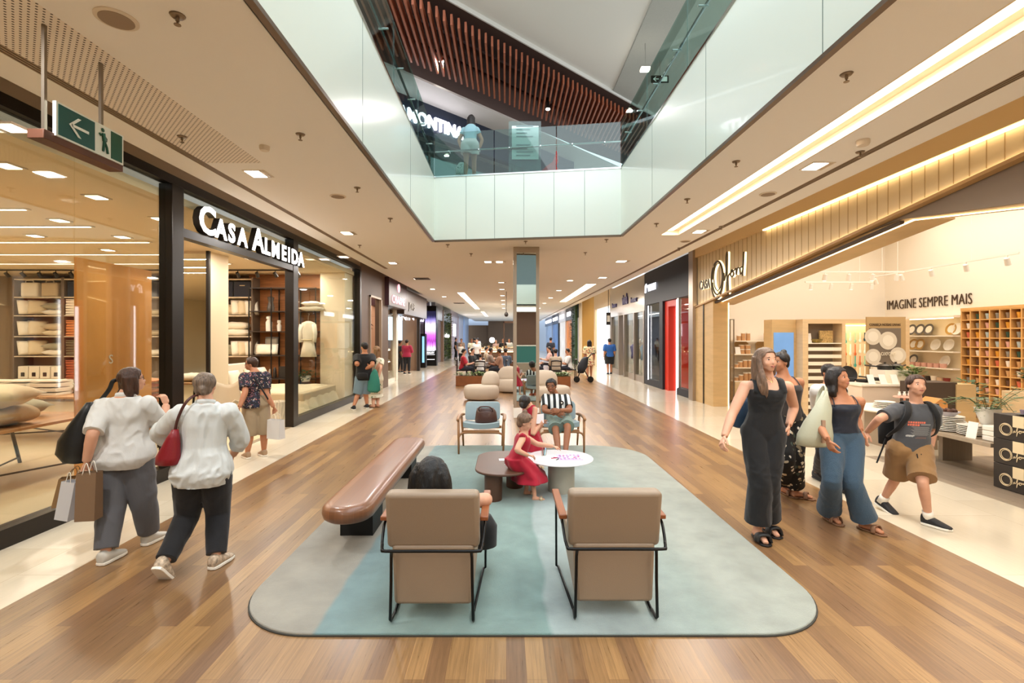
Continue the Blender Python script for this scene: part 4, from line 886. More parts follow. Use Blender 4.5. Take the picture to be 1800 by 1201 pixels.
# poster
t = thing('plate_poster', 'framed advertising poster of white plates on grey in the tableware shop', 'poster', (7.6, 10.1, 0))
MB().box(ux(1524, 10.1), ux(1592, 10.1), 10.1, 10.14, .1, 2.17).build('poster_frame', mat('poster_frame', '#bb9a6a', .5), t)
MB().box(ux(1528, 10.1), ux(1583, 10.1), 10.09, 10.1, .3, HC + (V0 - 577) / F * 10.1).build('picture', mat('poster_grey', '#77695a', .6), t)
for kk, (u, v, r) in enumerate(((1527, 592, .17), (1560, 599, .185), (1580, 625, .17), (1532, 627, .16), (1541, 649, .15))):
    x = max(ux(u, 10.1), ux(1528, 10.1) + r * .4); x = min(x, ux(1583, 10.1) - r * .4); z = HC + (V0 - v) / F * 10.1
    b = MB(); b.lathe((x, 10.089 - kk * .0032, z), [(r, 0), (r, .003)], 24, ax=(0, -1, 0)).build('printed_plate', mat('print_plate', '#d8cbb6', .6), t); MB().lathe((x, 10.0855 - kk * .0032, z), [(r * .62, 0), (r * .62, .002)], 24, ax=(0, -1, 0)).build('plate_centre', mat('print_plate_c', '#e8ddc9', .6), t)
text_mesh('title', 'CONHEÇA NOSSAS LINHAS', .072, BRZ, t, (ux(1527, 10.1), 10.085, HC + (V0 - 573) / F * 10.1), ROT_CAM, .002, 1, .001, xs=.72)
text_mesh('caption', 'OXFORD', .1, mat('print_cream', '#efe3cc', .5), t, (ux(1546, 10.1), 10.062, HC + (V0 - 625) / F * 10.1), ROT_CAM, .002, 1, 0, xs=.75)
# back wall lit shelves between slogan and cubbies
BX = 10.4
def byz(u, v, X=BX): return yz(u, v, X)
t = thing('lit_shelf', 'lit white wall shelf with plates and pans below the slogan', 'shelf', (BX, 12, 0))
ya, yb = F * BX / (1592 - U0), F * BX / (1700 - U0)
MB().box(BX + .03, BX + .05, yb, ya, .55, 2.22).build('back_panel', mat('lit_shelf_back', '#f6e7c8', .6), t); MB().box(BX - .3, BX + .05, yb, ya, 2.20, 2.25).build('top_panel', SHW, t)
MB().box(BX - .28, BX - .26, yb + .05, ya - .05, 2.18, 2.2).build('shelf_light', LEDS, t)
bl = [HC + k for k in (.04, -.33, -.72, -1.07)]
for z in bl: MB().box(BX - .32, BX + .03, yb, ya, z - .025, z).build('shelf', SHW, t)
MB().box(BX - .34, BX + .04, yb, ya, .0, .66).build('base_cabinet', LW, t)
def plate(loc, r, m, lab, tilt=1.2, grp=None, rz=pi / 2, rings=True):
    t = thing('plate', lab, 'plate', loc, grp)
    o = MB().lathe(loc, [(r * .5, 0), (r * .62, .004), (r, .018), (r * .98, .024), (r * .62, .011), (r * .4, .010)], 26).build('plate_body', m, t, smooth='auto')
    if rings: MB().lathe((loc[0], loc[1], loc[2] + .012), [(r * .60, 0), (r * .64, 0), (r * .64, .002), (r * .60, .002)], 26).build('rim_ring', WC, t)
    t.rotation_euler = (0, -tilt, 0) if rz else (tilt, 0, 0); return t
PG = mat('plate_grey', '#5b5752', .35); PY = mat('plate_yellow', '#b98f45', .4); PW = WC
for i, (k, z, m_, nm) in enumerate(((.25, 0, PG, 'grey'), (.5, 0, PG, 'large grey'), (.75, 0, PG, 'round grey'), (1.35, 0, PY, 'tan'), (1.5, 0, PW, 'ivory'),
                                    (.3, 1, PY, 'small ochre'), (.5, 1, PY, 'ochre'), (.95, 1, PW, 'white'), (1.3, 1, PW, 'pale'), (.3, 2, PG, 'dark grey'), (1.2, 2, PW, 'leaf-edged white'))):
    y = ya - k - .05; z_ = bl[z] + .15
    plate((BX - .08, y, z_), .14, m_, f'{nm} plate propped up on the {["top","second","third"][z]} lit shelf below the slogan', 1.3, 'plates on the lit shelf')
for k in range(7):
    t = thing('mug', f'pink ribbed mug on the third lit shelf, {ordn[k]} from the left'.replace('nearest', 'first'), 'mug', (BX - .2, ya - .3 - k * .17, bl[2]), 'pink mugs on the lit shelf')
    MB().lathe((BX - .2, ya - .3 - k * .17, bl[2]), [(.05, 0), (.065, .02), (.065, .10), (.058, .10), (.055, .02)], 14).build('mug_body', mat('pink_ware', '#d8a592', .4), t, smooth='auto')
for k, (c_, h) in enumerate((('#24403a', .16), ('#24403a', .2), ('#b8cddb', .13), ('#d9743a', .13), ('#2c211c', .13), ('#efe3cf', .15), ('#c9a98a', .12), ('#7f2a20', .12))):
    y = ya - .2 - k * .17; vase(BX - .18, y, bl[3], [(.05, 0), (.07, h), (.064, h), (.045, .01)], mat('pot%d' % k, c_, .4), ['dark green', 'tall dark green', 'pale blue', 'orange', 'black', 'cream patterned', 'tan', 'dark red'][k] + ' cup on the lowest lit shelf', 'cups on the lowest lit shelf', 'cup', 'cup')
# cubby wall
t = thing('cubby_wall', 'honey-coloured wooden wall of square cubbies filled with cups', 'shelf', (BX, 10, 0))
CW = mat('cubby_wood', '#d9a765', .5, var=.08, vscale=3); c0 = F * BX / (1702 - U0); cs = .215
ncol, nrow = 8, 11; ztop = 2.33
MB().box(BX + .02, BX + .04, c0 - ncol * cs, c0, 0, ztop).build('back_panel', mat('cubby_back', '#b9854c', .6), t)
for i in range(ncol + 1): MB().box(BX - .16, BX + .02, c0 - i * cs - .012, c0 - i * cs + .012, 0, ztop + .06).build('divider', CW, t)
for j in range(nrow + 1): MB().box(BX - .158, BX + .02, c0 - ncol * cs, c0, ztop - j * .2 - .011, ztop - j * .2 + .011).build('shelf', CW, t)
MB().box(BX - .165, BX + .03, c0 - ncol * cs - .012, c0 + .012, ztop + .012, ztop + .07).build('top_panel', CW, t)
cc = [('tan', '#c49a6b'), ('grey', '#8d8a84'), ('brown', '#5e4030'), ('white', '#efe9de'), ('pale blue', '#aebfc4'), ('amber', '#d99a35'), ('coral', '#cf6a50'), ('dark green', '#2f4d41'), ('taupe', '#8a7666'), ('pink', '#d9a9a0')]
cp = {}
for j in range(nrow - 1):
    for i in range(ncol):
        n_, c_ = cc[(i * 7 + j * 3 + (i * j) % 5) % 10]
        if n_ not in cp:
            o = MB().lathe((0, 0, 0), [(.038, 0), (.056, .12), (.051, .12), (.034, .01)], 14).build('cup', mat('cup_' + n_.replace(' ', '_'), c_, .35), smooth='auto'); cp[n_] = o
        else: o = cp[n_].copy(); COL.objects.link(o)
        o.location = (BX - .07, c0 - (i + .5) * cs, ztop - (j + 1) * .2 + .011)
        tag(o, f'{n_} cup in the cubby wall, row {j+1} down, column {i+1} across', 'cup', 'cups in the cubby wall')
# hanging white tracks
t = None
for k, (x, y0, y1, z) in enumerate(((8.6, 8.2, 11.6, 3.15), (7.4, 10.2, 11.0, 3.1), (8.3, 12.1, 12.5, 3.1))):
    if k == 0: tr = MB().box(x - .015, x + .015, y0, y1, z, z + .03)
    else: tr = MB().box(x - .9, x + .9, y0, y0 + .03, z, z + .03)
    t = thing('hanging_track', 'thin white lighting track hanging in the tableware shop, ' + ['long one in front of the slogan', 'short one near the sloped soffit', 'one furthest back'][k], 'light track', (x, y0, z), 'white lighting tracks')
    tr.build('track_rail', WHITE_P, t)
    for q in (.25, .75):
        p = (x, y0 + (y1 - y0) * q) if k == 0 else (x - .9 + 1.8 * q, y0 + .015)
        MB().cyl((p[0], p[1], z), (p[0], p[1], 4.8), .004, n=5).build('wire', WHITE_P, t)
    for q in range(5 if k == 0 else 4):
        p = (x, y1 - .2 - (y1 - y0 - .4) * q / 4) if k == 0 else (x - .75 + .5 * q, y0 + .015)
        trackspot(p[0], p[1], z, 'white track spotlight, ' + ordn[q].replace('nearest', 'first') + ' from the left on ' + ['the long track in front of the slogan', 'the short track near the soffit', 'the furthest track'][k], WHITE_P, 'white track spotlights', aim=(.5 if k == 0 else 0, .25, -1), lit=(q % 2 == 0))
# counter with pans, low tables
def block(name, lab, cat, x0, x1, y0, y1, z0, z1, m, bevel=.006, part=None, grp=None):
    return tag(MB().box(x0, x1, y0, y1, z0, z1).build(name, m, bevel=bevel), lab, cat, grp)
t = thing('pan_counter', 'white counter carrying black pans in the tableware shop', 'counter', (7.3, 9.5, 0))
MB().box(6.62, 7.7, 9.1, 9.7, 0, .84).build('body', mat('pink_board', '#e3cdb6', .6), t); MB().box(6.58, 7.74, 9.06, 9.74, .84, .88).build('counter_top', SHW, t)
MB().box(7.2, 7.7, 9.3, 9.7, .88, 1.12).build('riser', SHW, t)
PAN = mat('pan_black', '#1b1a1a', .35)
def pan(x, y, z, r, lab, a=2.8, lid=True):
    t = thing('pan', lab, 'pan', (x, y, z), 'black pans on the counter')
    MB().lathe((x, y, z), [(r * .9, 0), (r, .07), (r * 1.03, .08)] if lid else [(r * .85, 0), (r, .05), (r * .96, .05), (r * .82, .01)], 24).build('pan_body', PAN, t, smooth='auto')
    MB().cyl((x + r * cos(a), y + r * sin(a), z + .06), (x + (r + .2) * cos(a), y + (r + .2) * sin(a), z + .08), .013).build('handle', PAN, t)
    if lid: MB().lathe((x, y, z + .08), [(r, 0), (r * .6, .03), (.02, .04), (.02, .07)], 24).build('lid', mat('lid_steel', '#55504b', .25, metal=.8), t, smooth='auto')
pan(7.35, 9.5, 1.12, .13, 'black lidded pan on the counter riser, left'); pan(7.6, 9.55, 1.12, .12, 'black lidded pan on the counter riser, right', .4)
pan(6.95, 9.5, .88, .15, 'black open frying pan on the counter', 3.0, False); pan(7.0, 9.3, .93, .14, 'black open frying pan stacked on the other', 3.3, False)
for k in range(3): tag(MB().obox((6.75 + .22 * k, 9.1, .88), (.12, 0, 0), (0, .07, .17), (0, .01, 0)).build('price_card', WHITE_P), ['left', 'middle', 'right'][k] + ' white card leaning on the pan counter', 'card', 'cards on the pan counter')
tp = plate((6.72, 9.62, 1.02), .17, PAN, 'large black platter leaning at the left end of the pan counter', 1.3, rz=0, rings=False)
t = thing('potted_plant', 'light green plant on the pan counter behind the boy', 'plant', (7.62, 9.2, .88)); MB().lathe((7.62, 9.2, .88), [(.07, 0), (.09, .12)], 14).build('pot', WC, t); leaves(MB(), (7.62, 9.2, 1.0), 160, .2, .2, .1, 8).build('foliage', LEAF, t)
t = thing('gift_box_pile', 'dark brown carton with round white mark behind the boy', 'box', (7.3, 8.4, 0)); MB().box(7.0, 7.65, 8.3, 8.7, 0, .98).build('carton', mat('carton_brown', '#4a3a2d', .6), t); MB().box(7.62, 7.95, 8.28, 8.6, 0, .95).build('carton_light', GOLD, t)
t = thing('round_table', 'pale round table with small dark jars behind the woman in jeans', 'table', (6.35, 7.9, 0))
MB().lathe((6.35, 7.9, .57), [(.62, 0), (.64, .02), (.62, .04)], 40).build('table_top', SHW, t, smooth='auto'); MB().box(6.0, 6.7, 7.6, 8.2, 0, .57).build('base', mat('grey_oak', '#97836c', .5), t)
for k in range(5): vase(6.05 + .13 * k, 7.5 + .03 * (k % 2), .61, [(.045, 0), (.055, .09), (.05, .10), (.05, .12)], PAN, f'small black jar at the front of the pale round table, {ordn[k]} from the left'.replace('nearest', 'first'), 'black jars', 'jar', 'jar')
for k in range(4): plate((6.15, 7.95, .61 + .025 * k), .17 - .01 * k, WC, f'ivory plate in the stack on the pale round table, {ordn[k]} from the bottom'.replace('nearest', 'first'), 0, 'plates on the pale round table')
t = thing('cake_stand', 'pink cake stand with small figures on the pale round table', 'cake stand', (6.55, 8.05, .61)); MB().lathe((6.55, 8.05, .61), [(.07, 0), (.015, .02), (.015, .14), (.15, .15), (.15, .165)], 20).build('stand_body', mat('pink_ware'), t, smooth='auto')
for k in range(3): MB().lathe((6.47 + .08 * k, 8.05, .776), [(.02, 0), (.025, .04), (.012, .06), (.018, .08)], 10).build('figurine', WC, t, smooth=True)
o = tag(MB().prism([(6.66, .61), (6.86, .61), (6.86, .72), (6.76, .80), (6.66, .72)], 7.6, 7.9, axis='y').build('kraft_box', mat('kraft_orange', '#c98b4b', .7), bevel=.004), 'kraft house-shaped box on the pale round table', 'box')
# plate bench in front
t = thing('display_bench', 'grey oak low bench carrying stacked plates in the tableware shop', 'bench', (6.1, 6.3, 0))
GO = plank_mat('grey_oak_board', '#857460', ('#94836e', '#9c8b76'), 2, .3, rough=.45, grain=.15, msz=.0008, mortar='#6b5d4d')
MB().box(5.74, 6.7, 5.8, 7.1, .44, .49).build('bench_top', GO, t, bevel=.003); MB().box(6.2, 6.62, 6.95, 7.02, 0, .44).build('leg', GO, t); MB().box(6.0, 6.5, 5.86, 5.93, 0, .44).build('leg', GO, t)
def pstack(x, y, r, n, m_, where, hz=.022):
    for k in range(n): plate((x, y, .49 + k * hz), r * (1 - .01 * (k % 2)), m_, f'cream plate in the {where} stack on the low bench, {ordn[k] if k<10 else "top"} from the bottom'.replace('nearest', 'first'), 0, 'stacked plates on the low bench', rings=False)
pstack(5.98, 6.62, .19, 6, WC, 'left large'); pstack(6.0, 6.32, .14, 6, WC, 'middle small')
for k in range(3): plate((5.99, 6.62, .49 + .132 + k * .022), .165, WC, f'smaller cream plate upon the left large stack, {ordn[k]} from the bottom'.replace('nearest', 'first'), 0, 'stacked plates on the low bench', rings=False)
vase(5.98, 6.62, .69, [(.07, 0), (.13, .06), (.125, .06), (.06, .01)], mat('lilac_bowl', '#b9b2b8', .3), 'lilac bowl of brown balls on the large plate stack', None, 'bowl', 'bowl')
for k in range(7): tag(MB().ell((5.98 + .07 * cos(k * 1.05) * (k > 0), 6.62 + .07 * sin(k * 1.05) * (k > 0), .755), .03, n=10, m=7).build('brown_ball', mat('brown_ball', '#5e3a2a', .6), smooth=True), f'brown ball in the lilac bowl, ' + ('in the centre' if k == 0 else f'{ordn[k]} around the rim'), 'ball', 'brown balls in the bowl')
tag(MB().obox((5.80, 6.05, .49), (.0, .13, 0), (.04, 0, .2), (.008, 0, 0)).build('price_card', WHITE_P), 'white card standing before the plates on the low bench', 'card')
for k in range(3): tag(MB().box(5.85, 6.15, 5.84, 6.02, .49 + .062 * k, .55 + .062 * k).build('white_box', WC, bevel=.01), f'white flat box stacked at the near end of the low bench, {["lowest","middle","top"][k]}', 'box', 'white flat boxes')
b = MB(); q = random.Random(2)
t = thing('eucalyptus_vase', 'white flared vase with leafy eucalyptus branches on the low bench', 'vase', (6.25, 6.35, .49))
MB().lathe((6.25, 6.35, .49), [(.05, 0), (.06, .1), (.14, .34), (.13, .34), (.05, .1)], 20).build('vase_body', WC, t, smooth='auto')
for k in range(12):
    a = q.uniform(0, 6.28); e = Vector((6.25 + .45 * cos(a), 6.35 + .45 * sin(a), q.uniform(.75, 1.15))); pts = [Vector((6.25, 6.35, .7)), Vector((6.25 + .2 * cos(a), 6.35 + .2 * sin(a), .95)), e]; b.tube(pts, .004, 4, smooth=4)
    for j in range(16):
        s = j / 15; p = pts[0].lerp(pts[1], s * 2) if s < .5 else pts[1].lerp(pts[2], s * 2 - 1); leaves(b, p, 2, .02, .02, .075, k * 20 + j, .3)
b.build('branches', mat('eucalyptus', '#6d7f55', .5, var=.3, vscale=15), t)
t = tag(MB().lathe((6.5, 6.0, .62), [(.08, -.22), (.11, -.2), (.115, .2), (.08, .22)], 20, ax=(.2, -1, 0)).build('wicker_roll', mat('wicker', '#bf9a5e', .8, bump=.6, bscale=80, var=.2, vscale=60), smooth='auto'), 'woven straw cylinder lying on the low bench', 'basket')
vase(6.75, 6.4, 0, [(.11, 0), (.15, .4), (.14, .4), (.1, .02)], mat('wicker'), 'tall woven basket standing under and behind the low bench', None, 'basket', 'basket')
# black branded cartons
BC = mat('carton_black', '#2e2620', .5); LC = mat('carton_cream', '#ddc8a2', .5)
for k in range(3):
    z = .005 + .288 * k; w = ['lowest', 'middle', 'topmost'][k]
    t = thing('branded_carton', f'dark brown carton with cream ring logo, {w} of the stack at the right edge', 'box', (6.0, 5.3, z), 'dark cartons stacked at the shop entrance')
    MB().box(5.72, 6.25, 4.85 , 5.745, z, z + .283).build('carton', BC, t, bevel=.004)
    MB().box(5.712, 5.72, 5.40, 5.52, z + .155, z + .283).build('label_patch', LC, t)
    for r_, dy in ((.07, 0), (.062, .006), (.054, -.004)): MB().tube([(5.716, 5.60 + dy + r_ * cos(a) , z + .115 + r_ * .98 * sin(a)) for a in [2 * pi * i / 30 for i in range(31)]], .0035, 5).build('ring_stroke', LC, t)
    def S(p): MB().tube([(5.716, 5.52 - a * .1, z + .115 + c_ * .1) for a, c_ in [Vector((a, c_)) for a, c_ in p]], .0032, 5).build('script_stroke', LC, t)
    def cur(p): P_, _ = spline([Vector((5.716, 5.52 - a * .1, z + .115 + c_ * .1)) for a, c_ in p], .003, 5); MB().tube(P_, .0032, 5).build('script_stroke', LC, t, smooth=True)
    cur([(0, -.3), (.15, 0), (.2, -.2), (.35, 0), (.5, .5), (.55, .7), (.48, .1), (.4, -.6), (.5, -.2), (.65, .05)]); cur([(.65, -.05), (.75, .1), (.9, -.05), (.78, -.2), (.66, -.05), (.95, .1), (1.05, -.05), (1.1, .1), (1.2, 0)]); cur([(1.5, .05), (1.35, .0), (1.4, -.2), (1.6, 0), (1.7, .6), (1.62, -.2)])
for k, (y, z, r) in enumerate(((5.25, 1.06, .17), (5.02, 1.04, .15))): plate((5.95 - .1 * k, y, z), r, PG, ['large', 'smaller'][k] + ' dark patterned plate standing on the dark cartons', 1.35, 'dark patterned plates')
for k in range(2):
    t = thing('coffee_cup', ['left', 'right'][k] + ' patterned cup on saucer on top of the dark cartons', 'cup', (5.84, 5.52 - .2 * k, .87), 'cups on the cartons')
    MB().lathe((5.84, 5.52 - .2 * k, .869), [(.03, 0), (.07, .012), (.068, .016), (.02, .008)], 18).build('saucer', PG, t, smooth='auto'); MB().lathe((5.84, 5.52 - .2 * k, .88), [(.025, 0), (.035, .05), (.032, .05), (.02, .01)], 16).build('cup_body', mat('mauve_ware', '#8e7f8c', .35), t, smooth='auto')
block('fluted_counter', 'fluted cream counter behind the plates in the tableware shop', 'counter', 8.3, 9.6, 7.6, 8.2, 0, .86, LW)
t = thing('potted_plant', 'bushy green plant in a gold pot on the fluted counter', 'plant', (8.55, 7.9, .86)); MB().lathe((8.55, 7.9, .86), [(.09, 0), (.11, .16)], 16).build('pot', GOLD, t); leaves(MB(), (8.55, 7.9, 1.03), 200, .2, .2, .1, 12).build('foliage', LEAFD, t)
t = thing('potted_plant', 'dark leafy plant standing on the floor before the cubby wall', 'plant', (8.4, 8.9, 0)); MB().lathe((8.4, 8.9, 0), [(.12, 0), (.15, .3)], 16).build('pot', GOLD, t); leaves(MB(), (8.4, 8.9, .35), 260, .25, .6, .13, 13).build('foliage', LEAFD, t)
# ================================================================= shopfronts further down, right side
NAVYB = mat('black_navy_front', '#1a1c24', .5); REDP = mat('red_panel', '#c8321f', .4); SILV = mat('silver_panel', '#c2b8ab', .18, metal=.35)
def rw(name, y0, y1, z0, z1, m, x=5.25, th=.12, **k): return struct(name, MB().box(x, x + th, y0, y1, z0, z1), m, **k)
struct('trim_30', MB().box(5.12, 5.4, 13.44, 13.75, 0, 4.2), STEEL)
t = thing('cap_shop_front', 'dark navy shopfront with red portal and white light lines', 'shopfront', (5.25, 16, 0)); t['kind'] = 'structure'
MB().box(5.22, 5.4, 13.75, 18.5, 2.95, 4.15).build('sign_band', NAVYB, t)
MB().box(5.22, 5.4, 18.2, 18.5, 0, 2.95).box(5.22, 5.4, 13.75, 13.85, 0, 2.95).box(5.22, 5.4, 16.35, 16.7, 0, 2.95).build('pillar', NAVYB, t)
MB().box(5.22, 5.4, 13.75, 15.0, 0, .22).box(5.22, 5.4, 16.7, 18.2, 0, .22).build('sill', NAVYB, t)
MB().box(5.302, 7.2, 16.0, 16.349, 0, 2.749).box(5.303, 7.19, 15.001, 16.348, 2.75, 2.949).box(6.6, 6.7, 13.8, 15.1, 0, 2.95).build('red_portal', REDP, t)
MB().box(5.23, 5.31, 14.85, 15.0, 0, 2.95).build('door_post', STEEL, t)
for y in (17.95, 14.92): MB().box(5.2, 5.225, y, y + .05, .2, 2.9).build('light_line', LEDW, t)
MB().box(5.6, 5.65, 15.97, 16.0, 0, 2.75).box(5.55, 5.6, 15.95, 16.0, .0, 2.75).build('light_line', LEDW, t)
MB().box(5.26, 5.27, 13.85, 14.85, .22, 2.95).box(5.26, 5.27, 16.7, 18.2, .22, 2.95).build('window_pane', GLASS, t)
struct('wall_back', MB().box(8.6, 8.7, 13.7, 18.8, 0, 4.1).box(5.3, 8.7, 18.5, 18.6, 0, 4.1), mat('dark_shop_wall', '#2a2726', .6))
struct('ceiling', MB().box(5.4, 8.7, 13.7, 18.6, 3.9, 4.0), mat('dark_shop_ceiling', '#35302d', .7))
VW = mat('sign_soft_white', '#ffffff', emit=2., ecol='#eef2ff')
t = thing('shop_sign', 'white glowing shop name at the left end of the dark navy shopfront', 'sign', (5.2, 18, 3.4))
text_mesh('lettering', 'VENUM', .36, VW, t, (5.19, 17.95, 3.42), ROT_RIGHTWALL, .01, 1.1, -.003, xs=.75)
MB().tube([(5.19, 18.3, 3.4), (5.19, 18.28, 3.65), (5.19, 18.15, 3.72), (5.19, 18.08, 3.6)], .02, 6).tube([(5.19, 18.2, 3.4), (5.19, 18.18, 3.62)], .018, 6).build('emblem', VW, t)
for k in range(6):
    t = thing('cap_rack', f'black shelf with caps inside the dark shop, {ordn[k]} from the top'.replace('nearest', 'first'), 'shelf', (6.2, 17.6, 2.3 - .36 * k), 'shelves of caps')
    MB().box(6.0, 7.6, 17.3, 17.6, 2.1 - .34 * k, 2.12 - .34 * k).build('shelf_board', BLACK, t)
    for j in range(5): MB().ell((6.15 + .28 * j, 17.4, 2.16 - .34 * k), (.09, .11, .06), n=8, m=5).build('cap', [WC, mat('cap_blue', '#35548c', .6), mat('cap_red', '#b8362a', .6), PG][(j + k) % 4], t, smooth=True)
# silver shopfront
t = thing('silver_shop_front', 'silver mirrored shopfront with purple letters beside the navy shop', 'shopfront', (5.25, 21, 0)); t['kind'] = 'structure'
MB().box(5.25, 5.4, 18.5, 24.4, 2.75, 4.15).build('sign_band', SILV, t)
for y in (18.5, 19.9, 21.6, 22.6, 24.25): MB().box(5.2, 5.4, y, y + .15, 0, 2.75).build('post', STEEL, t)
MB().box(5.24, 5.4, 18.5, 21.0, 0, .25).box(5.24, 5.4, 22.7, 24.4, 0, .25).build('sill', STEEL, t)
MB().box(5.27, 5.28, 18.65, 21.6, .25, 2.75).box(5.27, 5.28, 22.75, 24.25, .25, 2.75).build('window_pane', GLASS, t)
struct('wall_back', MB().box(7.6, 7.7, 18.6, 30, 0, 4.1), mat('grey_shop_wall', '#98918f', .7))
struct('wall_right', MB().box(5.4, 7.6, 24.4, 24.5, 0, 4.1), WSH)
area('silver_shop_lamp', (6.5, 21.5, 3.8), (1.8, 5), 70, (.9, .9, 1)); area('cream_shop_lamp', (6.5, 27, 3.8), (1.8, 4.4), 90, (1, .85, .65))
PURP = mat('purple_letter', '#3a2f6b', .4)
t = thing('shop_sign', 'dark purple letters on the silver shopfront band', 'sign', (5.2, 21, 3.2))
text_mesh('lettering', 'vivenda', .62, PURP, t, (5.22, 22.0, 3.22), ROT_RIGHTWALL, .02, .9, .02, xs=.55)
for y in (24.1, 20.5): text_mesh('small_lettering', 'homewear', .3, PURP, t, (5.22, y, 3.2), ROT_RIGHTWALL, .02, 1, .01, xs=.7)
q = random.Random(4)
for k in range(8):
    y = 19.2 + k * .55; c_ = ('#38507a', '#d8d2c8', '#6e2730', '#20242c', '#9fb2c9', '#c9b39a', '#3d6fae', '#7c6f8e')[k]
    t = thing('mannequin', ['blue', 'white', 'wine', 'black', 'pale blue', 'beige', 'bright blue', 'mauve'][k] + ' dressed mannequin in the silver shopfront window', 'mannequin', (6.0, y, 0), 'mannequins in the silver shop')
    MB().tube([(6.0, y, .75), (6.0, y, 1.0), (6.0, y, 1.3), (6.0, y, 1.42)], [.13, .11, .17, .06], 10).tube([(6, y - .15, 1.36), (6, y - .2, 1.1), (5.95, y - .17, .85)], .035, 6).tube([(6, y + .15, 1.36), (6, y + .2, 1.1), (5.95, y + .17, .85)], .035, 6).build('dressed_torso', mat('garment%d' % k, c_, .7), t, smooth=True)
    MB().tube([(6.0, y - .07, .78), (6.0, y - .07, .4), (6.0, y - .07, .02)], [.08, .055, .035], 8).tube([(6.0, y + .07, .78), (6.0, y + .07, .4), (6.0, y + .07, .02)], [.08, .055, .035], 8).ell((6.0, y, 1.56), (.07, .085, .11)).build('mannequin_body', WC, t, smooth=True)
# cream display and yellow end
rw('wall_right', 24.4, 24.8, 0, 4.2, SILV); rw('wall_right', 29.0, 29.3, 0, 4.2, CREAM_P); rw('wall_right', 24.8, 29.0, 3.4, 4.2, CREAM_P); struct('wall_right', MB().box(6.2, 6.3, 24.5, 29, 0, 3.4), mat('cream_display', '#ead8b2', .7))
t = thing('hanging_sign', 'small dark framed sign hanging before the cream display', 'sign', (5.0, 25, 2.9)); MB().box(4.85, 5.05, 23.7, 23.76, 2.35, 2.95).build('sign_board', SIGNB, t); MB().box(4.88, 5.02, 23.69, 23.7, 2.5, 2.8).build('sign_face', WC, t); MB().box(4.94, 4.96, 23.72, 23.74, 2.95, 4.3).build('rod', BLACK, t)
t = thing('easel_sculpture', 'golden easel-like sculpture in the cream display', 'sculpture', (5.9, 26.5, 0))
for a, b_ in (((5.9, 26.3, 0), (5.9, 26.7, 1.8)), ((5.9, 27, 0), (5.9, 26.6, 1.7)), ((5.9, 26.35, 1.2), (5.9, 27, 1.3))): MB().cyl(a, b_, .03).build('rod', GOLD, t)
struct('wall_back', MB().box(4.65, 5.4, 30, 30.15, 0, 4.3), mat('ochre_wall', '#b98f4a', .6))
struct('wall_right', MB().box(4.6, 4.66, 30, 31, 0, 4.3), CREAM_P)
gl = [(31, 34, '#2f6f5f', 'planted'), (34, 38, '#c97b3c', 'orange'), (38, 43, '#e6e2dc', 'white'), (43, 49, '#5c7ba8', 'blue'), (49, 58, '#8aa0bf', 'pale blue')]
for k, (y0, y1, c_, n_) in enumerate(gl):
    t = thing('far_shopfront', f'{n_} shopfront far down the right side, {ordn[k]} after the ochre wall'.replace('nearest', 'first'), 'shopfront', (4.7, y0, 0)); t['kind'] = 'structure'
    MB().box(4.6, 4.8, y0, y1, 3.0, 4.3).build('sign_band', mat('far_band%d' % k, ('#27352c', '#4a4540', '#d9d9dd', '#38445a', '#7d8ba3')[k], .4), t)
    MB().box(4.58, 4.8, y0, y0 + .4, 0, 3.0).build('post', mat('far_post%d' % k, ('#c9c4cf', '#2b2622', '#f2f0ee', '#20242e', '#aab6c8')[k], .4), t)
    MB().box(4.7, 4.75, y0 + .4, y1, 0, 3.0).build('shop_window', mat('far_win%d' % k, c_, .3, var=.5, vscale=1.2, emit=.35, ecol=c_), t)
    MB().box(4.57, 4.6, y0 + 1, y1 - 1, 3.3, 3.6).build('glowing_name', LEDW, t)
t = thing('plant_wall', 'tall narrow plant-covered pillar far down on the right', 'plant', (4.5, 32, 0)); MB().box(4.42, 4.57, 31.4, 32.6, 0, 3.8).build('panel', LEAFD, t)
b = MB(); [leaves(b, (4.36, 31.5 + (i % 8) * .14, .1 + i * .0155), 2, .1, .05, .22, i, .4) for i in range(230)]; b.build('foliage', LEAFD, t)
# ================================================================= left side further down
PLUM = mat('plum_sign', '#4a2f36', .35); GBR = mat('brown_cladding', '#6f5a4b', .5)
struct('wall_left', MB().box(-4.4, -4.2, 13.97, 15.0, 0, 4.0), GBR)
struct('wall_left', MB().box(-4.4, -4.2, 15.0, 16.4, 3.05, 4.0).box(-4.4, -4.2, 16.4, 17.4, 0, 4.0), GBR)
struct('trim_40', MB().box(-4.24, -4.16, 15.0, 15.06, 0, 3.05).box(-4.24, -4.16, 16.3, 16.4, 0, 3.05).box(-4.24, -4.16, 15, 16.4, 2.99, 3.05), mat('bronze_satin'))
struct('wall_back', MB().box(-9, -4.4, 17.3, 17.4, 0, 4.0), mat('salmon_wall', '#c79f86', .6))
area('plant_shop_lamp', (-6.2, 15.6, 3.7), (3, 2.4), 150, (1, .8, .62))
t = thing('dried_flowers', 'bunch of dark dried foliage hanging in the second shop on the left', 'plant', (-4.9, 15.8, 2.6))
b = MB(); [leaves(b, (-4.9 + .25 * sin(i * 1.7), 15.9 + .5 * sin(i * .9), 1.9 + (i % 20) * .045), 3, .14, .1, .2, i + 900, -.8) for i in range(110)]; b.build('foliage', mat('dried_leaf', '#4b2d20', .8, var=.4, vscale=12), t); MB().cyl((-4.9, 15.3, 2.85), (-4.9, 16.5, 2.85), .015).build('rod', BLACK, t)
MB().box(-4.95, -4.85, 15.4, 16.4, 2.9, 3.3).build('pale_panel', CREAM_P, t)
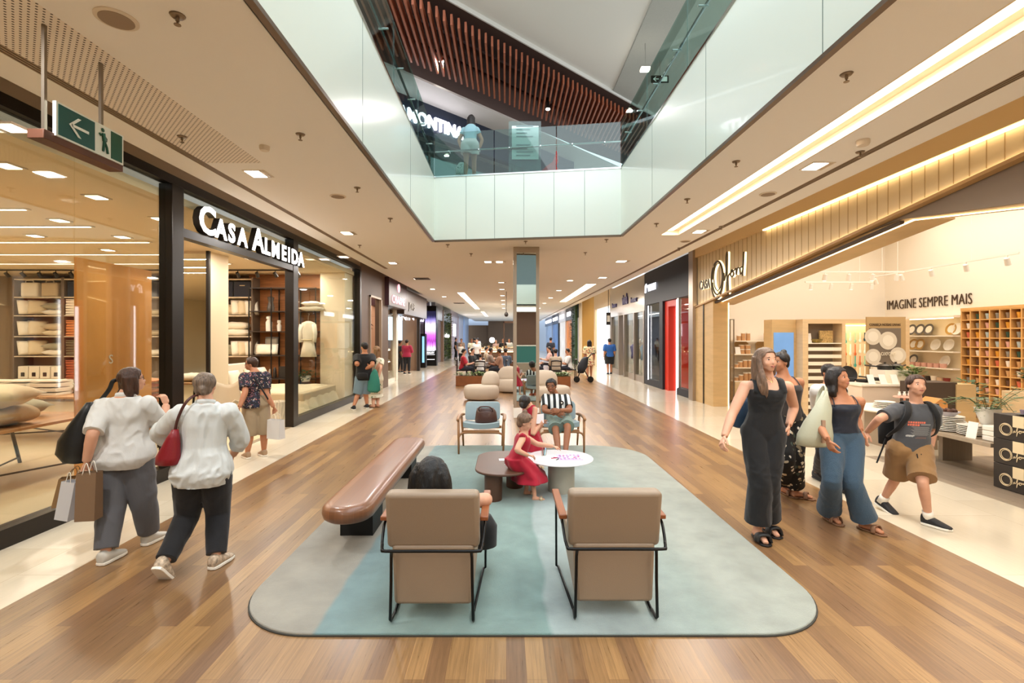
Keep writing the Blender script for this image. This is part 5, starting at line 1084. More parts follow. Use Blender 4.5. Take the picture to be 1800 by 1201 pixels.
t = thing('charme_shop_front', 'jewellery shopfront with plum sign box and white framed window', 'shopfront', (-4.4, 18, 0)); t['kind'] = 'structure'
MB().box(-4.75, -4.05, 16.9, 19.9, 2.86, 3.85).build('sign_box', PLUM, t); MB().box(-4.75, -4.15, 19.9, 25.5, 2.7, 3.75).build('grey_sign_box', mat('grey_sign_box', '#584a46', .3, metal=.3), t)
MB().box(-4.6, -4.5, 17.4, 17.5, 0, 2.86).box(-4.6, -4.45, 19.8, 20.1, 0, 2.86).box(-4.6, -4.5, 17.5, 19.8, 0, .12).build('white_frame', WC, t)
MB().box(-4.56, -4.55, 17.5, 19.8, .12, 2.86).build('window_pane', GLASS, t)
for z in (.35, .8, 1.25): MB().box(-5.2, -4.7, 17.55, 19.75, z, z + .04).build('shelf', WC, t)
for z in (.75, 1.22): MB().box(-4.72, -4.69, 17.55, 19.75, z, z + .03).build('shelf_light', LED, t)
for k in range(26): MB().box(-5.1 + .05 * (k % 3), -5.0 + .05 * (k % 3), 17.6 + (k % 13) * .165, 17.68 + (k % 13) * .165, (.39, .84)[k // 13], (.39, .84)[k // 13] + .1 + .05 * (k % 4)).build('jewel_display', [WC, PG, mat('pink_ware')][k % 3], t)
MB().box(-4.65, -4.5, 25.4, 25.6, 0, 2.7).build('dark_post', SIGNB, t)
PINKG = mat('pink_glow', '#ffd7dd', emit=1.6, ecol='#ffb3bd')
t = thing('shop_sign', 'pinkish glowing shop name with emblem on the plum sign box', 'sign', (-4.0, 18, 3.2))
text_mesh('lettering', 'CHARME', .42, PINKG, t, (-4.03, 17.3, 2.98), ROT_LEFTWALL, .01, 1.15, -.004, xs=1.15)
MB().tube([(-4.03, 18.35 + .14 * cos(a), 3.58 + .14 * sin(a)) for a in [2 * pi * i / 20 for i in range(21)]], .02, 6).ell((-4.03, 18.35, 3.58), (.02, .07, .07)).build('emblem', PINKG, t)
text_mesh('lettering', 'JOIAS', .42, mat('steel_letter', '#8f857b', .3, metal=.7), thing('shop_sign', 'dull metal letters on the grey sign box beside the plum one', 'sign', (-4.1, 21.5, 3.1)), (-4.13, 20.8, 2.95), ROT_LEFTWALL, .01, 1.1, .008, xs=1.1)
# shop interior left with TV and blurred goods
struct('wall_back', MB().box(-8.5, -4.7, 25.6, 25.7, 0, 3.9), mat('brown_interior', '#8b6f58', .6)); struct('wall_left', MB().box(-8.6, -8.5, 17.4, 30, 0, 3.9), mat('brown_interior'))
struct('ceiling', MB().box(-8.6, -4.8, 17.4, 30, 3.85, 3.95), mat('brown_interior')); area('jewel_shop_lamp', (-6.4, 22, 3.75), (2.6, 5), 110, (1, .86, .75))
t = thing('display_screen', 'bright screen showing a pale picture inside the shop beyond the jewellery window', 'screen', (-6.2, 25, 2)); MB().box(-6.9, -5.4, 25.3, 25.4, 1.6, 2.8).build('screen_face', mat('screen_sky', '#bfd9ee', .3, emit=1.8, ecol='#bfd9ee'), t)
t = thing('glowing_letters', 'small white glowing letters behind glass beyond the jewellery window', 'sign', (-5.4, 24.8, 2.7)); text_mesh('lettering', 'JANIN', .42, LEDW, t, (-5.7, 24.9, 2.62), ROT_CAM, .01, 1, .0, xs=.9)
for k in range(3): vase(-6.6 + .5 * k, 21.5, .0, [(.2, 0), (.22, .9), (.1, 1.0), (.15, 1.25), (.05, 1.4)], [PAN, PG, SIGNB][k], ['black', 'grey', 'brown'][k] + ' covered display stand inside the shop on the left', 'display stands', 'display_stand', 'stand')
# totem with the colourful LED screen
def led_mat():
    m = bpy.data.materials.new('led_picture'); m.use_nodes = True; nt = m.node_tree; b = nt.nodes['Principled BSDF']
    tc = nd(nt, 'ShaderNodeTexCoord'); sp = nd(nt, 'ShaderNodeSeparateXYZ'); nt.links.new(tc.outputs['Generated'], sp.inputs[0])
    mp = nd(nt, 'ShaderNodeMapping'); mp.inputs['Scale'].default_value = (9, 1, 1.2); nt.links.new(tc.outputs['Generated'], mp.inputs[0])
    nz = nd(nt, 'ShaderNodeTexNoise', Scale=2., Detail=4.); nt.links.new(mp.outputs[0], nz.inputs[0])
    ad = nd(nt, 'ShaderNodeMath', operation='MULTIPLY_ADD'); ad.inputs[1].default_value = .22; nt.links.new(nz.outputs[0], ad.inputs[0]); nt.links.new(sp.outputs[2], ad.inputs[2])
    rp = ramp(nt, [(.1, '#f3e6fb'), (.24, '#b06bd0'), (.34, '#8c2f8e'), (.5, '#b45ac0'), (.62, '#c8b4f2'), (.72, '#ffffff'), (.8, '#a99be0'), (.95, '#2c2a55'), (1, '#15152c')]); nt.links.new(ad.outputs[0], rp.inputs[0])
    b.inputs['Base Color'].default_value = (0, 0, 0, 1); nt.links.new(rp.outputs[0], b.inputs['Emission Color']); b.inputs['Emission Strength'].default_value = 2.2; return m
t = thing('led_totem', 'tall black totem with a glowing purple and white LED screen', 'display totem', (-4.75, 30.5, 0))
MB().box(ux(745, 30), ux(767, 30), 30, 30.6, 0, 3.68).build('totem_body', BLACK, t); MB().box(ux(747.5, 30), ux(766, 30), 29.97, 30, .95, 3.35).build('screen', led_mat(), t)
for z in (.38, .68, .9): MB().box(ux(749, 30), ux(764, 30), 29.97, 30, z, z + .012).build('divider_line', LEDW, t)
text_mesh('lettering', 'BEAUTY', .13, LEDW, t, (ux(750, 30), 29.96, .75), ROT_CAM, .003, 1)
t = thing('info_kiosk', 'dark slim kiosk with bluish glowing side beside the LED totem', 'kiosk', (-5.3, 28, 0)); MB().box(ux(737, 28), ux(748, 28), 28, 28.5, 0, 1.95).build('body', BLACK, t); MB().box(ux(742, 28), ux(746, 28), 27.98, 28, .3, 1.8).build('screen', mat('kiosk_glow', '#7fb4d6', emit=1.2, ecol='#7fb4d6'), t)
MAUV = mat('mauve_wall', '#8b8294', .5)
struct('wall_back', MB().box(-9, -4.9, 31.2, 31.3, 0, 4.0), MAUV)
t = thing('glowing_letters', 'white glowing letters on the mauve wall left of the LED totem', 'sign', (-5.9, 31, 3)); text_mesh('lettering', 'ES', .75, LEDW, t, (ux(731, 31), 31.15, 2.75), ROT_CAM, .01, 1, xs=.75)
lf = [(31.3, 35, '#7f7f8b', 'glass'), (35, 40, '#26361f', 'plant-covered dark'), (40, 46, '#8d8490', 'grey with white sign'), (46, 52, '#aeb2c2', 'pale grey'), (52, 59, '#b9cdea', 'bluish white')]
for k, (y0, y1, c_, n_) in enumerate(lf):
    t = thing('far_shopfront', f'{n_} shopfront far down the left side, {ordn[k]} behind the LED totem'.replace('nearest', 'first'), 'shopfront', (-4.6, y0, 0)); t['kind'] = 'structure'
    MB().box(-4.8, -4.55, y0, y1, 0 if k > 1 else 2.9, 4.0).build('front_panel', mat('lfar%d' % k, c_, .3), t)
    MB().box(-4.75, -4.5, y0, y0 + .35, 0, 3.71).build('post', mat('lpost%d' % k, ('#cfcad6', '#8a6f5c', '#8a6f5c', '#a79aa6', '#9cc0f0')[k], .4), t)
    MB().box(-4.72, -4.68, y0 + .35, y1, 0, 2.9).build('shop_window', mat('lwin%d' % k, ('#6f6b72', '#1c2416', '#8d8490', '#a9abb8', '#d7e6ff')[k], .2, var=.4, vscale=1.5, emit=.15 if k < 4 else .9, ecol=c_), t)
t = thing('plant_wall', 'dark green plant wall beside the LED totem', 'plant', (-4.5, 37, 0)); b = MB(); [leaves(b, (-4.5, 35.5 + (i % 40) * .1, .1 + (i * 7 % 97) * .036), 2, .12, .05, .26, i + 300, .4) for i in range(420)]; b.build('foliage', mat('plant_wall_leaf', '#5d6e2f', .5, var=.5, vscale=6), t)
t = thing('glowing_letters', 'white vertical glowing sign far down on the left', 'sign', (-4.4, 43, 2.6)); MB().box(-4.52, -4.5, 42, 43.6, 1.85, 2.9).build('sign_face', LEDW, t)
t = thing('glowing_letters', 'white script neon on the dark plant-covered shopfront', 'sign', (-4.4, 38, 2)); text_mesh('lettering', 'tenda urbana', .42, LEDW, t, (-4.45, 35.6, 1.75), ROT_LEFTWALL, .01, 1, xs=1.2)
# kiosk cafe far in the middle
t = thing('cafe_kiosk', 'long cafe counter with glowing display far behind the diners', 'counter', (0, 30, 0))
MB().box(-2.1, .6, 28, 31, 0, 1.0).build('counter_body', mat('cafe_wood', '#5a3f2b', .5), t); MB().box(-2.15, .65, 27.95, 31, 1.0, 1.06).build('counter_top', WC, t)
MB().box(-2.1, .6, 27.96, 27.98, .9, .96).build('light_line', LEDS, t); MB().box(-2.0, .5, 28.1, 28.6, 1.06, 1.4).build('display_glass', GLASS, t)
for k in range(14): MB().box(-1.95 + .17 * k, -1.82 + .17 * k, 28.2, 28.5, 1.06, 1.16 + .05 * (k % 3)).build('pastry_tray', mat('pastry%d' % (k % 3), ('#d8a77a', '#e8d2ae', '#b98a5c')[k % 3], .6), t)
t = thing('globe_lamp', 'round glowing globe lamp over the cafe counter', 'lamp', P3(865, 598, 27)); c = P3(865, 598, 27); MB().ell(c, .15, n=20, m=14).build('globe', mat('globe_glow', '#ffffff', emit=6., ecol='#fff6ea'), t, smooth=True); MB().cyl((c.x, c.y, 1.06), (c.x, c.y, c.z - .13), .015).build('stem', BLACK, t)
t = thing('arch_frame', 'open wooden cafe frame with shelves in the middle of the hall', 'frame', (1.2, 24, 0)); MB().box(-.15, -.1, 26, 26.1, 0, 2.6).box(1.6, 1.65, 26, 26.1, 0, 2.6).box(-.15, 1.65, 26, 26.1, 2.5, 2.6).box(-.1, 1.6, 26, 26.1, 1.1, 1.16).build('frame_body', mat('cafe_wood'), t)
# ================================================================= rug
def rug_mat():
    m = bpy.data.materials.new('rug_wool'); m.use_nodes = True; nt = m.node_tree; b = nt.nodes['Principled BSDF']
    tc = nd(nt, 'ShaderNodeTexCoord'); nz = nd(nt, 'ShaderNodeTexNoise', Scale=1.1, Detail=3.); nt.links.new(tc.outputs['Object'], nz.inputs[0])
    ad = nd(nt, 'ShaderNodeVectorMath', operation='MULTIPLY_ADD'); ad.inputs[1].default_value = (.18, .5, 0); nt.links.new(nz.outputs['Color'], ad.inputs[0]); nt.links.new(tc.outputs['Object'], ad.inputs[2])
    sp = nd(nt, 'ShaderNodeSeparateXYZ'); nt.links.new(ad.outputs[0], sp.inputs[0])
    mr = nd(nt, 'ShaderNodeMapRange'); mr.inputs[1].default_value = -1.7; mr.inputs[2].default_value = 2.2; nt.links.new(sp.outputs[0], mr.inputs[0])
    rp = ramp(nt, [(0, '#8f8a7e'), (.168, '#8c887d'), (.175, '#6a8486'), (.30, '#6d8580'), (.50, '#6f8a86'), (.525, '#698682'), (.53, '#8c9c9c'), (.66, '#8a9a99'), (.78, '#88968f'), (.84, '#8f958c'), (1, '#8e9287')])
    nt.links.new(mr.outputs[0], rp.inputs[0])
    # sand coloured patch near the back left
    sb = nd(nt, 'ShaderNodeVectorMath', operation='DISTANCE'); sb.inputs[1].default_value = (-1.0, 6.6, 0); nt.links.new(ad.outputs[0], sb.inputs[0])
    lt = nd(nt, 'ShaderNodeMapRange'); lt.inputs[1].default_value = .72; lt.inputs[2].default_value = .75; lt.inputs[3].default_value = 1; lt.inputs[4].default_value = 0; nt.links.new(sb.outputs['Value'], lt.inputs[0])
    m1 = nd(nt, 'ShaderNodeMix', data_type='RGBA'); nt.links.new(lt.outputs[0], m1.inputs[0]); nt.links.new(rp.outputs[0], m1.inputs[6]); m1.inputs[7].default_value = lin('#9b917b')
    n2 = nd(nt, 'ShaderNodeTexNoise', Scale=3.5, Detail=6., Roughness=.65); nt.links.new(tc.outputs['Object'], n2.inputs[0])
    r2 = nd(nt, 'ShaderNodeMapRange'); r2.inputs[1].default_value = .3; r2.inputs[2].default_value = .7; r2.inputs[3].default_value = .82; r2.inputs[4].default_value = 1.14; nt.links.new(n2.outputs[0], r2.inputs[0])
    m2 = nd(nt, 'ShaderNodeMix', data_type='RGBA', blend_type='MULTIPLY'); m2.inputs[0].default_value = 1; nt.links.new(m1.outputs[2], m2.inputs[6]); nt.links.new(r2.outputs[0], m2.inputs[7]); nt.links.new(m2.outputs[2], b.inputs['Base Color'])
    n3 = nd(nt, 'ShaderNodeTexNoise', Scale=260., Detail=2.); nt.links.new(tc.outputs['Object'], n3.inputs[0]); bp = nd(nt, 'ShaderNodeBump', Strength=.6, Distance=.006); nt.links.new(n3.outputs[0], bp.inputs['Height']); nt.links.new(bp.outputs[0], b.inputs['Normal'])
    b.inputs['Roughness'].default_value = .95; b.inputs['Sheen Weight'].default_value = .3; return m
def rrect(x0, x1, y0, y1, r, n=8):
    rs = r if hasattr(r, '__len__') else [r] * 4; P_ = []
    for (cx, cy, a0), q in zip(((x1, y1, 0), (x0, y1, 1), (x0, y0, 2), (x1, y0, 3)), rs):
        ox = cx - q if cx == x1 else cx + q; oy = cy - q if cy == y1 else cy + q
        P_ += [(ox + q * cos(pi / 2 * (a0 + i / n)), oy + q * sin(pi / 2 * (a0 + i / n))) for i in range(n + 1)]
    return P_
rp_ = rrect(-1.72, 2.06, 2.86, 7.84, [.75, .7, .55, .55], 14)
t = thing('rug', 'large rounded rug in blue, grey-green and sand wool under the seating group', 'rug', (0, 5, 0))
MB().prism(rp_, .002, .018).build('rug_pile', rug_mat(), t, bevel=.006); MB().prism(rrect(-1.726, 2.066, 2.853, 7.847, [.75, .7, .55, .55], 14), .0, .008).build('rug_backing', mat('rug_backing', '#3c3a34', .9), t)
RZ = .018
# ================================================================= long wooden bench
BW = plank_mat('bench_wood', '#734a31', ('#7f5337', '#8b5c3e'), 2.2, .1, rough=.3, grain=.2, msz=.0005, mortar='#5f3b26', coat=.15)
t = thing('wooden_bench', 'long red-brown wooden bench with rounded end on black steel blocks', 'bench', (-1.28, 5.1, 0))
b = MB(); rg = []
for d, z in ((.075, .282), (.04, .286), (.012, .305), (0, .345), (.006, .385), (.025, .408), (.055, .418), (.09, .42)): rg.append([Vector((x, y, z)) for x, y in rrect(-1.49 + d, -1.07 - d, 3.78 + d, 6.55 - d, [.14 - d * .6, .14 - d * .6, .205 - d, .205 - d], 10)])
b.rings(rg).build('bench_top', BW, t, smooth='auto')
for y in (4.27, 6.0): MB().box(-1.45, -1.165, y, y + .34, RZ, .286).build('support_block', mat('black_steel_matt', '#0b0a0a', .55), t)
# ================================================================= armchairs seen from behind
LEA = mat('taupe_leather', '#8f7c68', .42, bump=.12, bscale=220); LEAT = LEA
AW = mat('arm_wood', '#8a4f2c', .35, var=.12, vscale=4, stretch=(6, 1, 1)); FRM = mat('black_tube', '#121110', .3, metal=.4)
def armchair(x0, y0, lab, mirror=False):
    # x0 = centre of the back at the floor, y0 = rear feet
    t = thing('armchair', lab, 'armchair', (x0, y0, RZ)); X = lambda x: x0 + (-x if mirror else x)
    def q(x, y, z): return (X(x), y0 + y, RZ + z)
    # lower body: wedge narrower at the bottom
    vs = [q(-.24, .05, .085), q(.24, .05, .085), q(.25, .55, .24), q(-.25, .55, .24), q(-.255, .05, .46), q(.255, .05, .46), q(.265, .66, .45), q(-.265, .66, .45)]
    MB().add(vs, [(0, 1, 2, 3), (4, 7, 6, 5), (0, 4, 5, 1), (1, 5, 6, 2), (2, 6, 7, 3), (3, 7, 4, 0)]).build('seat_body', LEA, t, bevel=.025, seg=3)
    a = .16; vs = []
    for z, y in ((.43, .06), (.79, -.01)):
        for yy in (0, .12):
            for x in (-.285, .285): vs.append(q(x, y + yy, z))
    MB().add(vs, [(0, 1, 3, 2), (4, 6, 7, 5), (0, 4, 5, 1), (2, 3, 7, 6), (0, 2, 6, 4), (1, 5, 7, 3)]).build('backrest', LEA, t, bevel=.03, seg=4)
    for s in (-1, 1):
        MB().tube([q(.245 * s, .10, .02), q(.25 * s, .02, .012), q(.25 * s, .0, .03), q(.245 * s, .0, .25), q(.243 * s, -.005, .40), q(.24 * s, -.012, .445)], .0095, 8).build('rear_leg', FRM, t, smooth=True)
        MB().tube([q(.30 * s, .6, .58), q(.30 * s, .66, .55), q(.295 * s, .69, .02), q(.28 * s, .69, .012), q(.245 * s, .10, .012)], .0085, 8).build('front_leg', FRM, t, smooth=True)
        MB().tube([q(.32 * s, .12, .555), q(.31 * s, .6, .575)], .004, 6).tube([q(.303 * s, .02, .468), q(.308 * s, .04, .485), q(.315 * s, .12, .56), q(.31 * s, .2, .585)], .009, 8, smooth=3).build('arm_bracket', FRM, t, smooth=True)
        MB().obox(q(.287 * s, .10, .585), (.05 * s * (-1 if mirror else 1), 0, 0), (0, .50, .012), (0, 0, .028)).build('armrest', AW, t, bevel=.006)
    MB().tube([q(-.305, .03, .475), q(-.297, -.005, .455), q(-.27, -.02, .45), q(0, -.02, .45), q(.27, -.02, .45), q(.297, -.005, .455), q(.305, .03, .475)], .0095, 8, smooth=3).build('back_rail', FRM, t, smooth=True)
    return t
AC1 = armchair(-.45, 2.95, 'taupe leather armchair seen from behind, with the dark-haired woman in it')
AC2 = armchair(.67, 2.98, 'empty taupe leather armchair seen from behind, on the right')
# ================================================================= blue chairs
BLU = mat('grey_blue_fabric', '#8a9ba0', .8, bump=.3, bscale=300, sheen=.2); OKW = mat('chair_oak', '#92663f', .4, var=.12, vscale=4, stretch=(1, 1, 5)); DKF = mat('seat_dark', '#4d5d66', .8)
def bluechair(cx, y0, lab):
    t = thing('lounge_chair', lab, 'chair', (cx, y0, RZ)); q = lambda x, y, z: (cx + x, y0 + y, RZ + z)
    MB().rings([[Vector(q(-.27 + .54 * i / 12 if j < 2 else .27 - .54 * i / 12, y, z + .035 * (2 * (i / 12) - 1) ** 2)) for j, (y, z) in () for i in ()] or [Vector(q(x, y, z + .03 * (x / .27) ** 2)) for x, z in [(-.27 + .54 * i / 12, .33 + dz) for i in range(13)] + [(.27 - .54 * i / 12, .40 + dz) for i in range(13)]] for y, dz in ((.05, .03), (.08, .035), (.55, -.02), (.58, -.02))]).build('seat', BLU, t, smooth='auto')
    MB().rings([[Vector(q(x, y - .02 * (x / .27) ** 2 - (z - .42) * 0 + (z - .42) * .28, z)) for x, z in rrect(-.275, .275, .42 + e, .70 - e, .05, 4)] for y, e in ((.50, .01), (.51, 0), (.55, 0), (.56, .01))]).build('backrest', BLU, t, bevel=0, smooth='auto')
    for s in (-1, 1):
        MB().tube([q(.33 * s, .0, 0), q(.335 * s, .03, .25), q(.34 * s, .05, .50)], [.014, .018, .02], 8).build('leg', OKW, t, smooth=True)
        MB().tube([q(.31 * s, .56, 0), q(.32 * s, .54, .25), q(.34 * s, .52, .50)], [.014, .018, .02], 8).build('leg', OKW, t, smooth=True)
        MB().tube([q(.345 * s, -.0, .50), q(.35 * s, .2, .515), q(.345 * s, .45, .51), q(.30 * s, .58, .50)], [.018, .026, .026, .018], 10, smooth=4, flat=1.1).build('armrest', OKW, t, smooth=True)
        MB().tube([q(.33 * s, .03, .25), q(.27 * s, .06, .30), q(0, .06, .31)], .016, 8, smooth=3).build('side_rail', OKW, t, smooth=True)
    MB().box(cx - .27, cx + .27, y0 + .05, y0 + .09, RZ + .29, RZ + .34).box(cx - .3, cx + .3, y0 + .5, y0 + .54, RZ + .29, RZ + .33).build('rail', OKW, t, bevel=.005)
    return t
bluechair(-.375, 7.25, 'empty pale blue lounge chair with wooden arms holding a brown handbag')
bluechair(.83, 7.30, 'pale blue lounge chair with wooden arms in which the man sits')
BRL = mat('brown_leather', '#4a3029', .35, bump=.3, bscale=30)
t = thing('handbag', 'brown leather handbag lying open on the empty blue chair', 'handbag', (-.33, 7.5, .4))
MB().rings([[Vector((-.31 + a * cos(q_) * (1 + .05 * sin(3 * q_)) + dx, 7.52 + b_ * sin(q_), z)) for q_ in [2 * pi * i / 24 for i in range(24)]] for z, a, b_, dx in ((.40, .13, .07, 0), (.41, .165, .10, 0), (.50, .17, .11, 0), (.6, .155, .095, .0), (.66, .13, .07, -.01), (.665, .11, .05, -.01))]).build('bag_body', BRL, t, smooth=True)
MB().tube([(-.42, 7.45, .63), (-.40, 7.42, .69), (-.25, 7.42, .69), (-.2, 7.45, .62)], .011, 8, smooth=5).build('handle', BRL, t, smooth=True)
MB().ell((-.33, 7.5, .67), (.07, .035, .025)).build('scarf', mat('blue_scarf', '#9fb6bb', .8), t, smooth=True)
# ================================================================= low tables
WAL = mat('walnut_matt', '#55392a', .45, var=.08, vscale=3); MARB = mat('white_marble', '#e8e6ea', .18, var=.03, vscale=3); GRYB = mat('stone_base', '#a8a498', .5)
t = thing('low_table', 'dark brown oblong low table on two round legs', 'table', (-.03, 5.55, RZ))
tp_ = rrect(-.34, .25, 5.05, 6.12, .28, 10)
MB().prism(tp_, .305, .33).build('table_top', WAL, t, bevel=.008)
for y in (5.24, 5.85): MB().prism([( -.14 + .095 * cos(a), y + .11 * sin(a)) for a in [2 * pi * i / 28 for i in range(28)]], RZ, .305).build('leg', WAL, t, smooth='auto')
MB().prism([(.1 + .1 * cos(a), 5.7 + .12 * sin(a)) for a in [2 * pi * i / 28 for i in range(28)]], RZ, .305).build('leg', WAL, t, smooth='auto')
t = thing('round_table', 'round white marble table on a grey-green cylinder base', 'table', (.60, 5.53, RZ))
MB().lathe((.60, 5.53, .372), [(.30, 0), (.36, .002), (.378, .01), (.378, .018), (.372, .022)], 56).build('table_top', MARB, t, smooth='auto'); MB().lathe((.62, 5.53, RZ), [(.15, 0), (.15, .354)], 40).build('base', GRYB, t, smooth='auto')
TT = .3945
PURB = mat('purple_print', '#8f5a9c', .5); PAPER = mat('paper_white', '#e9e7ea', .6)
t = thing('activity_book', 'open purple and white picture book on the round marble table', 'book', (.72, 5.5, TT))
MB().obox((.58, 5.38, TT), (.27, .02, 0), (-.0, .26, 0), (0, 0, .008)).build('cover', mat('purple_cover', '#cdb6dc', .5), t)
b = MB(); q = random.Random(9)
for i in range(6):
    for j in range(4):
        if q.random() < .8: x, y = .595 + i * .042, 5.40 + j * .055 + i * .003; b.box(x, x + q.uniform(.015, .034), y, y + q.uniform(.02, .04), TT + .008, TT + .0095)
b.build('printed_pictures', PURB, t); MB().box(.75, .77, 5.46, 5.49, TT + .008, TT + .0102).box(.64, .66, 5.56, 5.58, TT + .008, TT + .0102).box(.8, .82, 5.5, 5.52, TT + .008, TT + .0102).build('red_picture', mat('crimson', '#b3263c', .5), t)
for k, (x, y, w, h, a, lab, ob, z) in enumerate(((-.08, 5.62, .17, .09, .1, 'white printed card on the brown low table', 'card', .331), (-.02, 5.45, .1, .07, -.2, 'small white card on the brown low table beside the girl', 'card', .331), (.45, 5.40, .14, .20, .2, 'white drawing sheet at the left of the marble table', 'sheet', TT), (.50, 5.27, .13, .14, -.1, 'white sheet at the front edge of the marble table', 'sheet', TT))):
    d1, d2 = Vector((cos(a), sin(a), 0)), Vector((-sin(a), cos(a), 0)); tag(MB().obox(Vector((x, y, z)), d1 * w, d2 * h, (0, 0, .0015)).build('paper_' + ob, PAPER), lab, 'paper')
t = thing('pencil_glass', 'glass tumbler with pencils on the marble table in front of the girl', 'cup', (.43, 5.6, TT)); MB().lathe((.43, 5.6, TT), [(.028, 0), (.038, .085), (.036, .085), (.026, .004)], 18).build('tumbler', GLASS, t, smooth='auto')
for k in range(3): MB().cyl((.42 + .01 * k, 5.6, TT + .005), (.405 + .025 * k, 5.6 + .01 * k, TT + .12), .004, n=6).build('pencil', [mat('crimson'), SIGNB, mat('kiosk_glow')][k], t)
for k, (x, y, a) in enumerate(((.50, 5.45, .4), (.55, 5.38, 1.1), (.53, 5.5, -.5))): tag(MB().cyl((x, y, TT + .006), (x + .09 * cos(a), y + .09 * sin(a), TT + .006), .005, n=6).build('crayon', [mat('crimson'), SIGNB, PURB][k]), ['red', 'black', 'purple'][k] + ' crayon lying on the marble table', 'crayon')
# ================================================================= round poufs in the middle distance
POU = mat('cream_boucle', '#c3b5a4', .85, bump=.2, bscale=120)
def pouf(u, v, w, lab, bx, bw, bh, ud=.9):
    Y = GY(v); x = ux(u, Y); r = w / F * Y / 2
    t = thing('curved_pouf', lab, 'sofa', (x, Y + r * ud, 0)); rg = []
    for z, k in ((.03, .86), (.06, .93), (.2, 1.0), (.32, .98), (.39, .93), (.42, .8), (.425, .5)): rg.append([Vector((x + r * k * cos(a), Y + r * ud + r * ud * k * sin(a), z)) for a in [2 * pi * i / 40 for i in range(40)]])
    MB().rings(rg).build('seat', POU, t, smooth=True)
    rg = []; c = x + bx * r
    for z, k, dx in ((.38, 1, 0), (.5, 1.02, 0), (.62, .96, .04), (.72, .8, .08), (.78, .55, .1), (.80, .2, .1)): rg.append([Vector((c + dx * bw * r + bw * r * k * cos(a), Y + r * ud * 1.25 + r * .35 * k * sin(a), .38 + (z - .38) * bh)) for a in [2 * pi * i / 28 for i in range(28)]])
    MB().rings(rg).build('backrest', POU, t, smooth=True)
pouf(845, 706, 64, 'cream rounded pouf sofa with low back, nearest left of the mirrored pillar', .5, .5, 1.0, .7)
pouf(905, 692, 66, 'cream rounded sofa partly hidden behind the mirrored pillar', -.35, .6, 1.05, .7)
pouf(968, 709, 78, 'cream rounded sofa behind the seated man', -.35, .75, 1.1, .8)
# planters
PLW2 = mat('planter_wood', '#8d552c', .5, var=.2, vscale=3)
for k, (u0, u1, v, lab) in enumerate(((801, 856, 679, 'wooden planter box with low greenery before the diners, left'), (980, 1003, 680, 'wooden planter box with low greenery right of the seated man'))):
    Y = GY(v); x0, x1 = ux(u0, Y), ux(u1, Y)
    t = thing('wooden_planter', lab, 'planter', ((x0 + x1) / 2, Y, 0), 'wooden planters')
    MB().box(x0, x1, Y, Y + .4, .0, .36).build('planter_box', PLW2, t, bevel=.01); b = MB()
    [leaves(b, (x0 + (x1 - x0) * (i + .5) / 30, Y + .2, .35), 14, .18, .12, .10, i + 70) for i in range(30)]; b.build('foliage', LEAF, t)
# ================================================================= cafe furniture
def cafetable(x, y, lab, r=.34):
    t = thing('cafe_table', lab, 'table', (x, y, 0), 'dark cafe tables'); MB().lathe((x, y, .72), [(r, 0), (r, .03)], 28).build('table_top', mat('dark_table', '#33261f', .3), t)
    MB().cyl((x, y, .02), (x, y, .72), .035).build('column', BLACK, t); MB().lathe((x, y, 0), [(.24, 0), (.2, .02)], 20).build('foot', BLACK, t)
def cafechair(x, y, rz, lab):
    t = thing('cafe_chair', lab, 'chair', (x, y, 0), 'dark cafe chairs'); m_ = mat('dark_chair', '#2b211c', .45)
    c, s = cos(rz), sin(rz)
    def q(a, b_, z): return (x + a * c - b_ * s, y + a * s + b_ * c, z)
    MB().prism([q(a, b_, 0)[:2] for a, b_ in ((-.2, -.2), (.2, -.2), (.22, .2), (-.22, .2))], .43, .47).build('seat', m_, t)
    for a, b_ in ((-.19, -.19), (.19, -.19), (-.19, .19), (.19, .19)): MB().cyl(q(a, b_, 0), q(a, b_, .44 if b_ > 0 else .86), .016, n=6).build('leg', m_, t)
    MB().tube([q(-.19, -.2, .84), q(0, -.24, .86), q(.19, -.2, .84)], .03, 6, smooth=3).tube([q(-.19, -.2, .66), q(0, -.24, .66), q(.19, -.2, .66)], .02, 6, smooth=3).build('backrest', m_, t, smooth=True)
tbl = [(-.97, 19.2, 'left one beside the woman in red'), (.08, 20.5, 'in the middle of the diners'), (-.2, 23.5, 'behind the middle diners'), (1.75, 19.6, 'right of the pillar with the white-shirted men'), (1.3, 23.0, 'behind the right-hand diners')]
for x, y, l in tbl: cafetable(x, y, 'dark round cafe table, ' + l)
for x, y, a, l in ((-1.75, 19.25, -pi / 2, 'at the far left behind the left planter'), (-.2, 19.0, pi / 2, 'right of the left cafe table'), (-.98, 18.38, 0, 'nearest, back to the camera at the left table'), (.88, 20.8, pi / 2, 'right of the middle table'), (2.58, 19.65, pi / 2, 'right of the right-hand table'), (.98, 19.55, -pi / 2, 'left of the right-hand table'), (1.9, 18.75, 0, 'before the right-hand table'), (-.75, 20.75, -pi / 2, 'left of the middle table')):
    cafechair(x, y, a, 'dark wooden cafe chair ' + l)
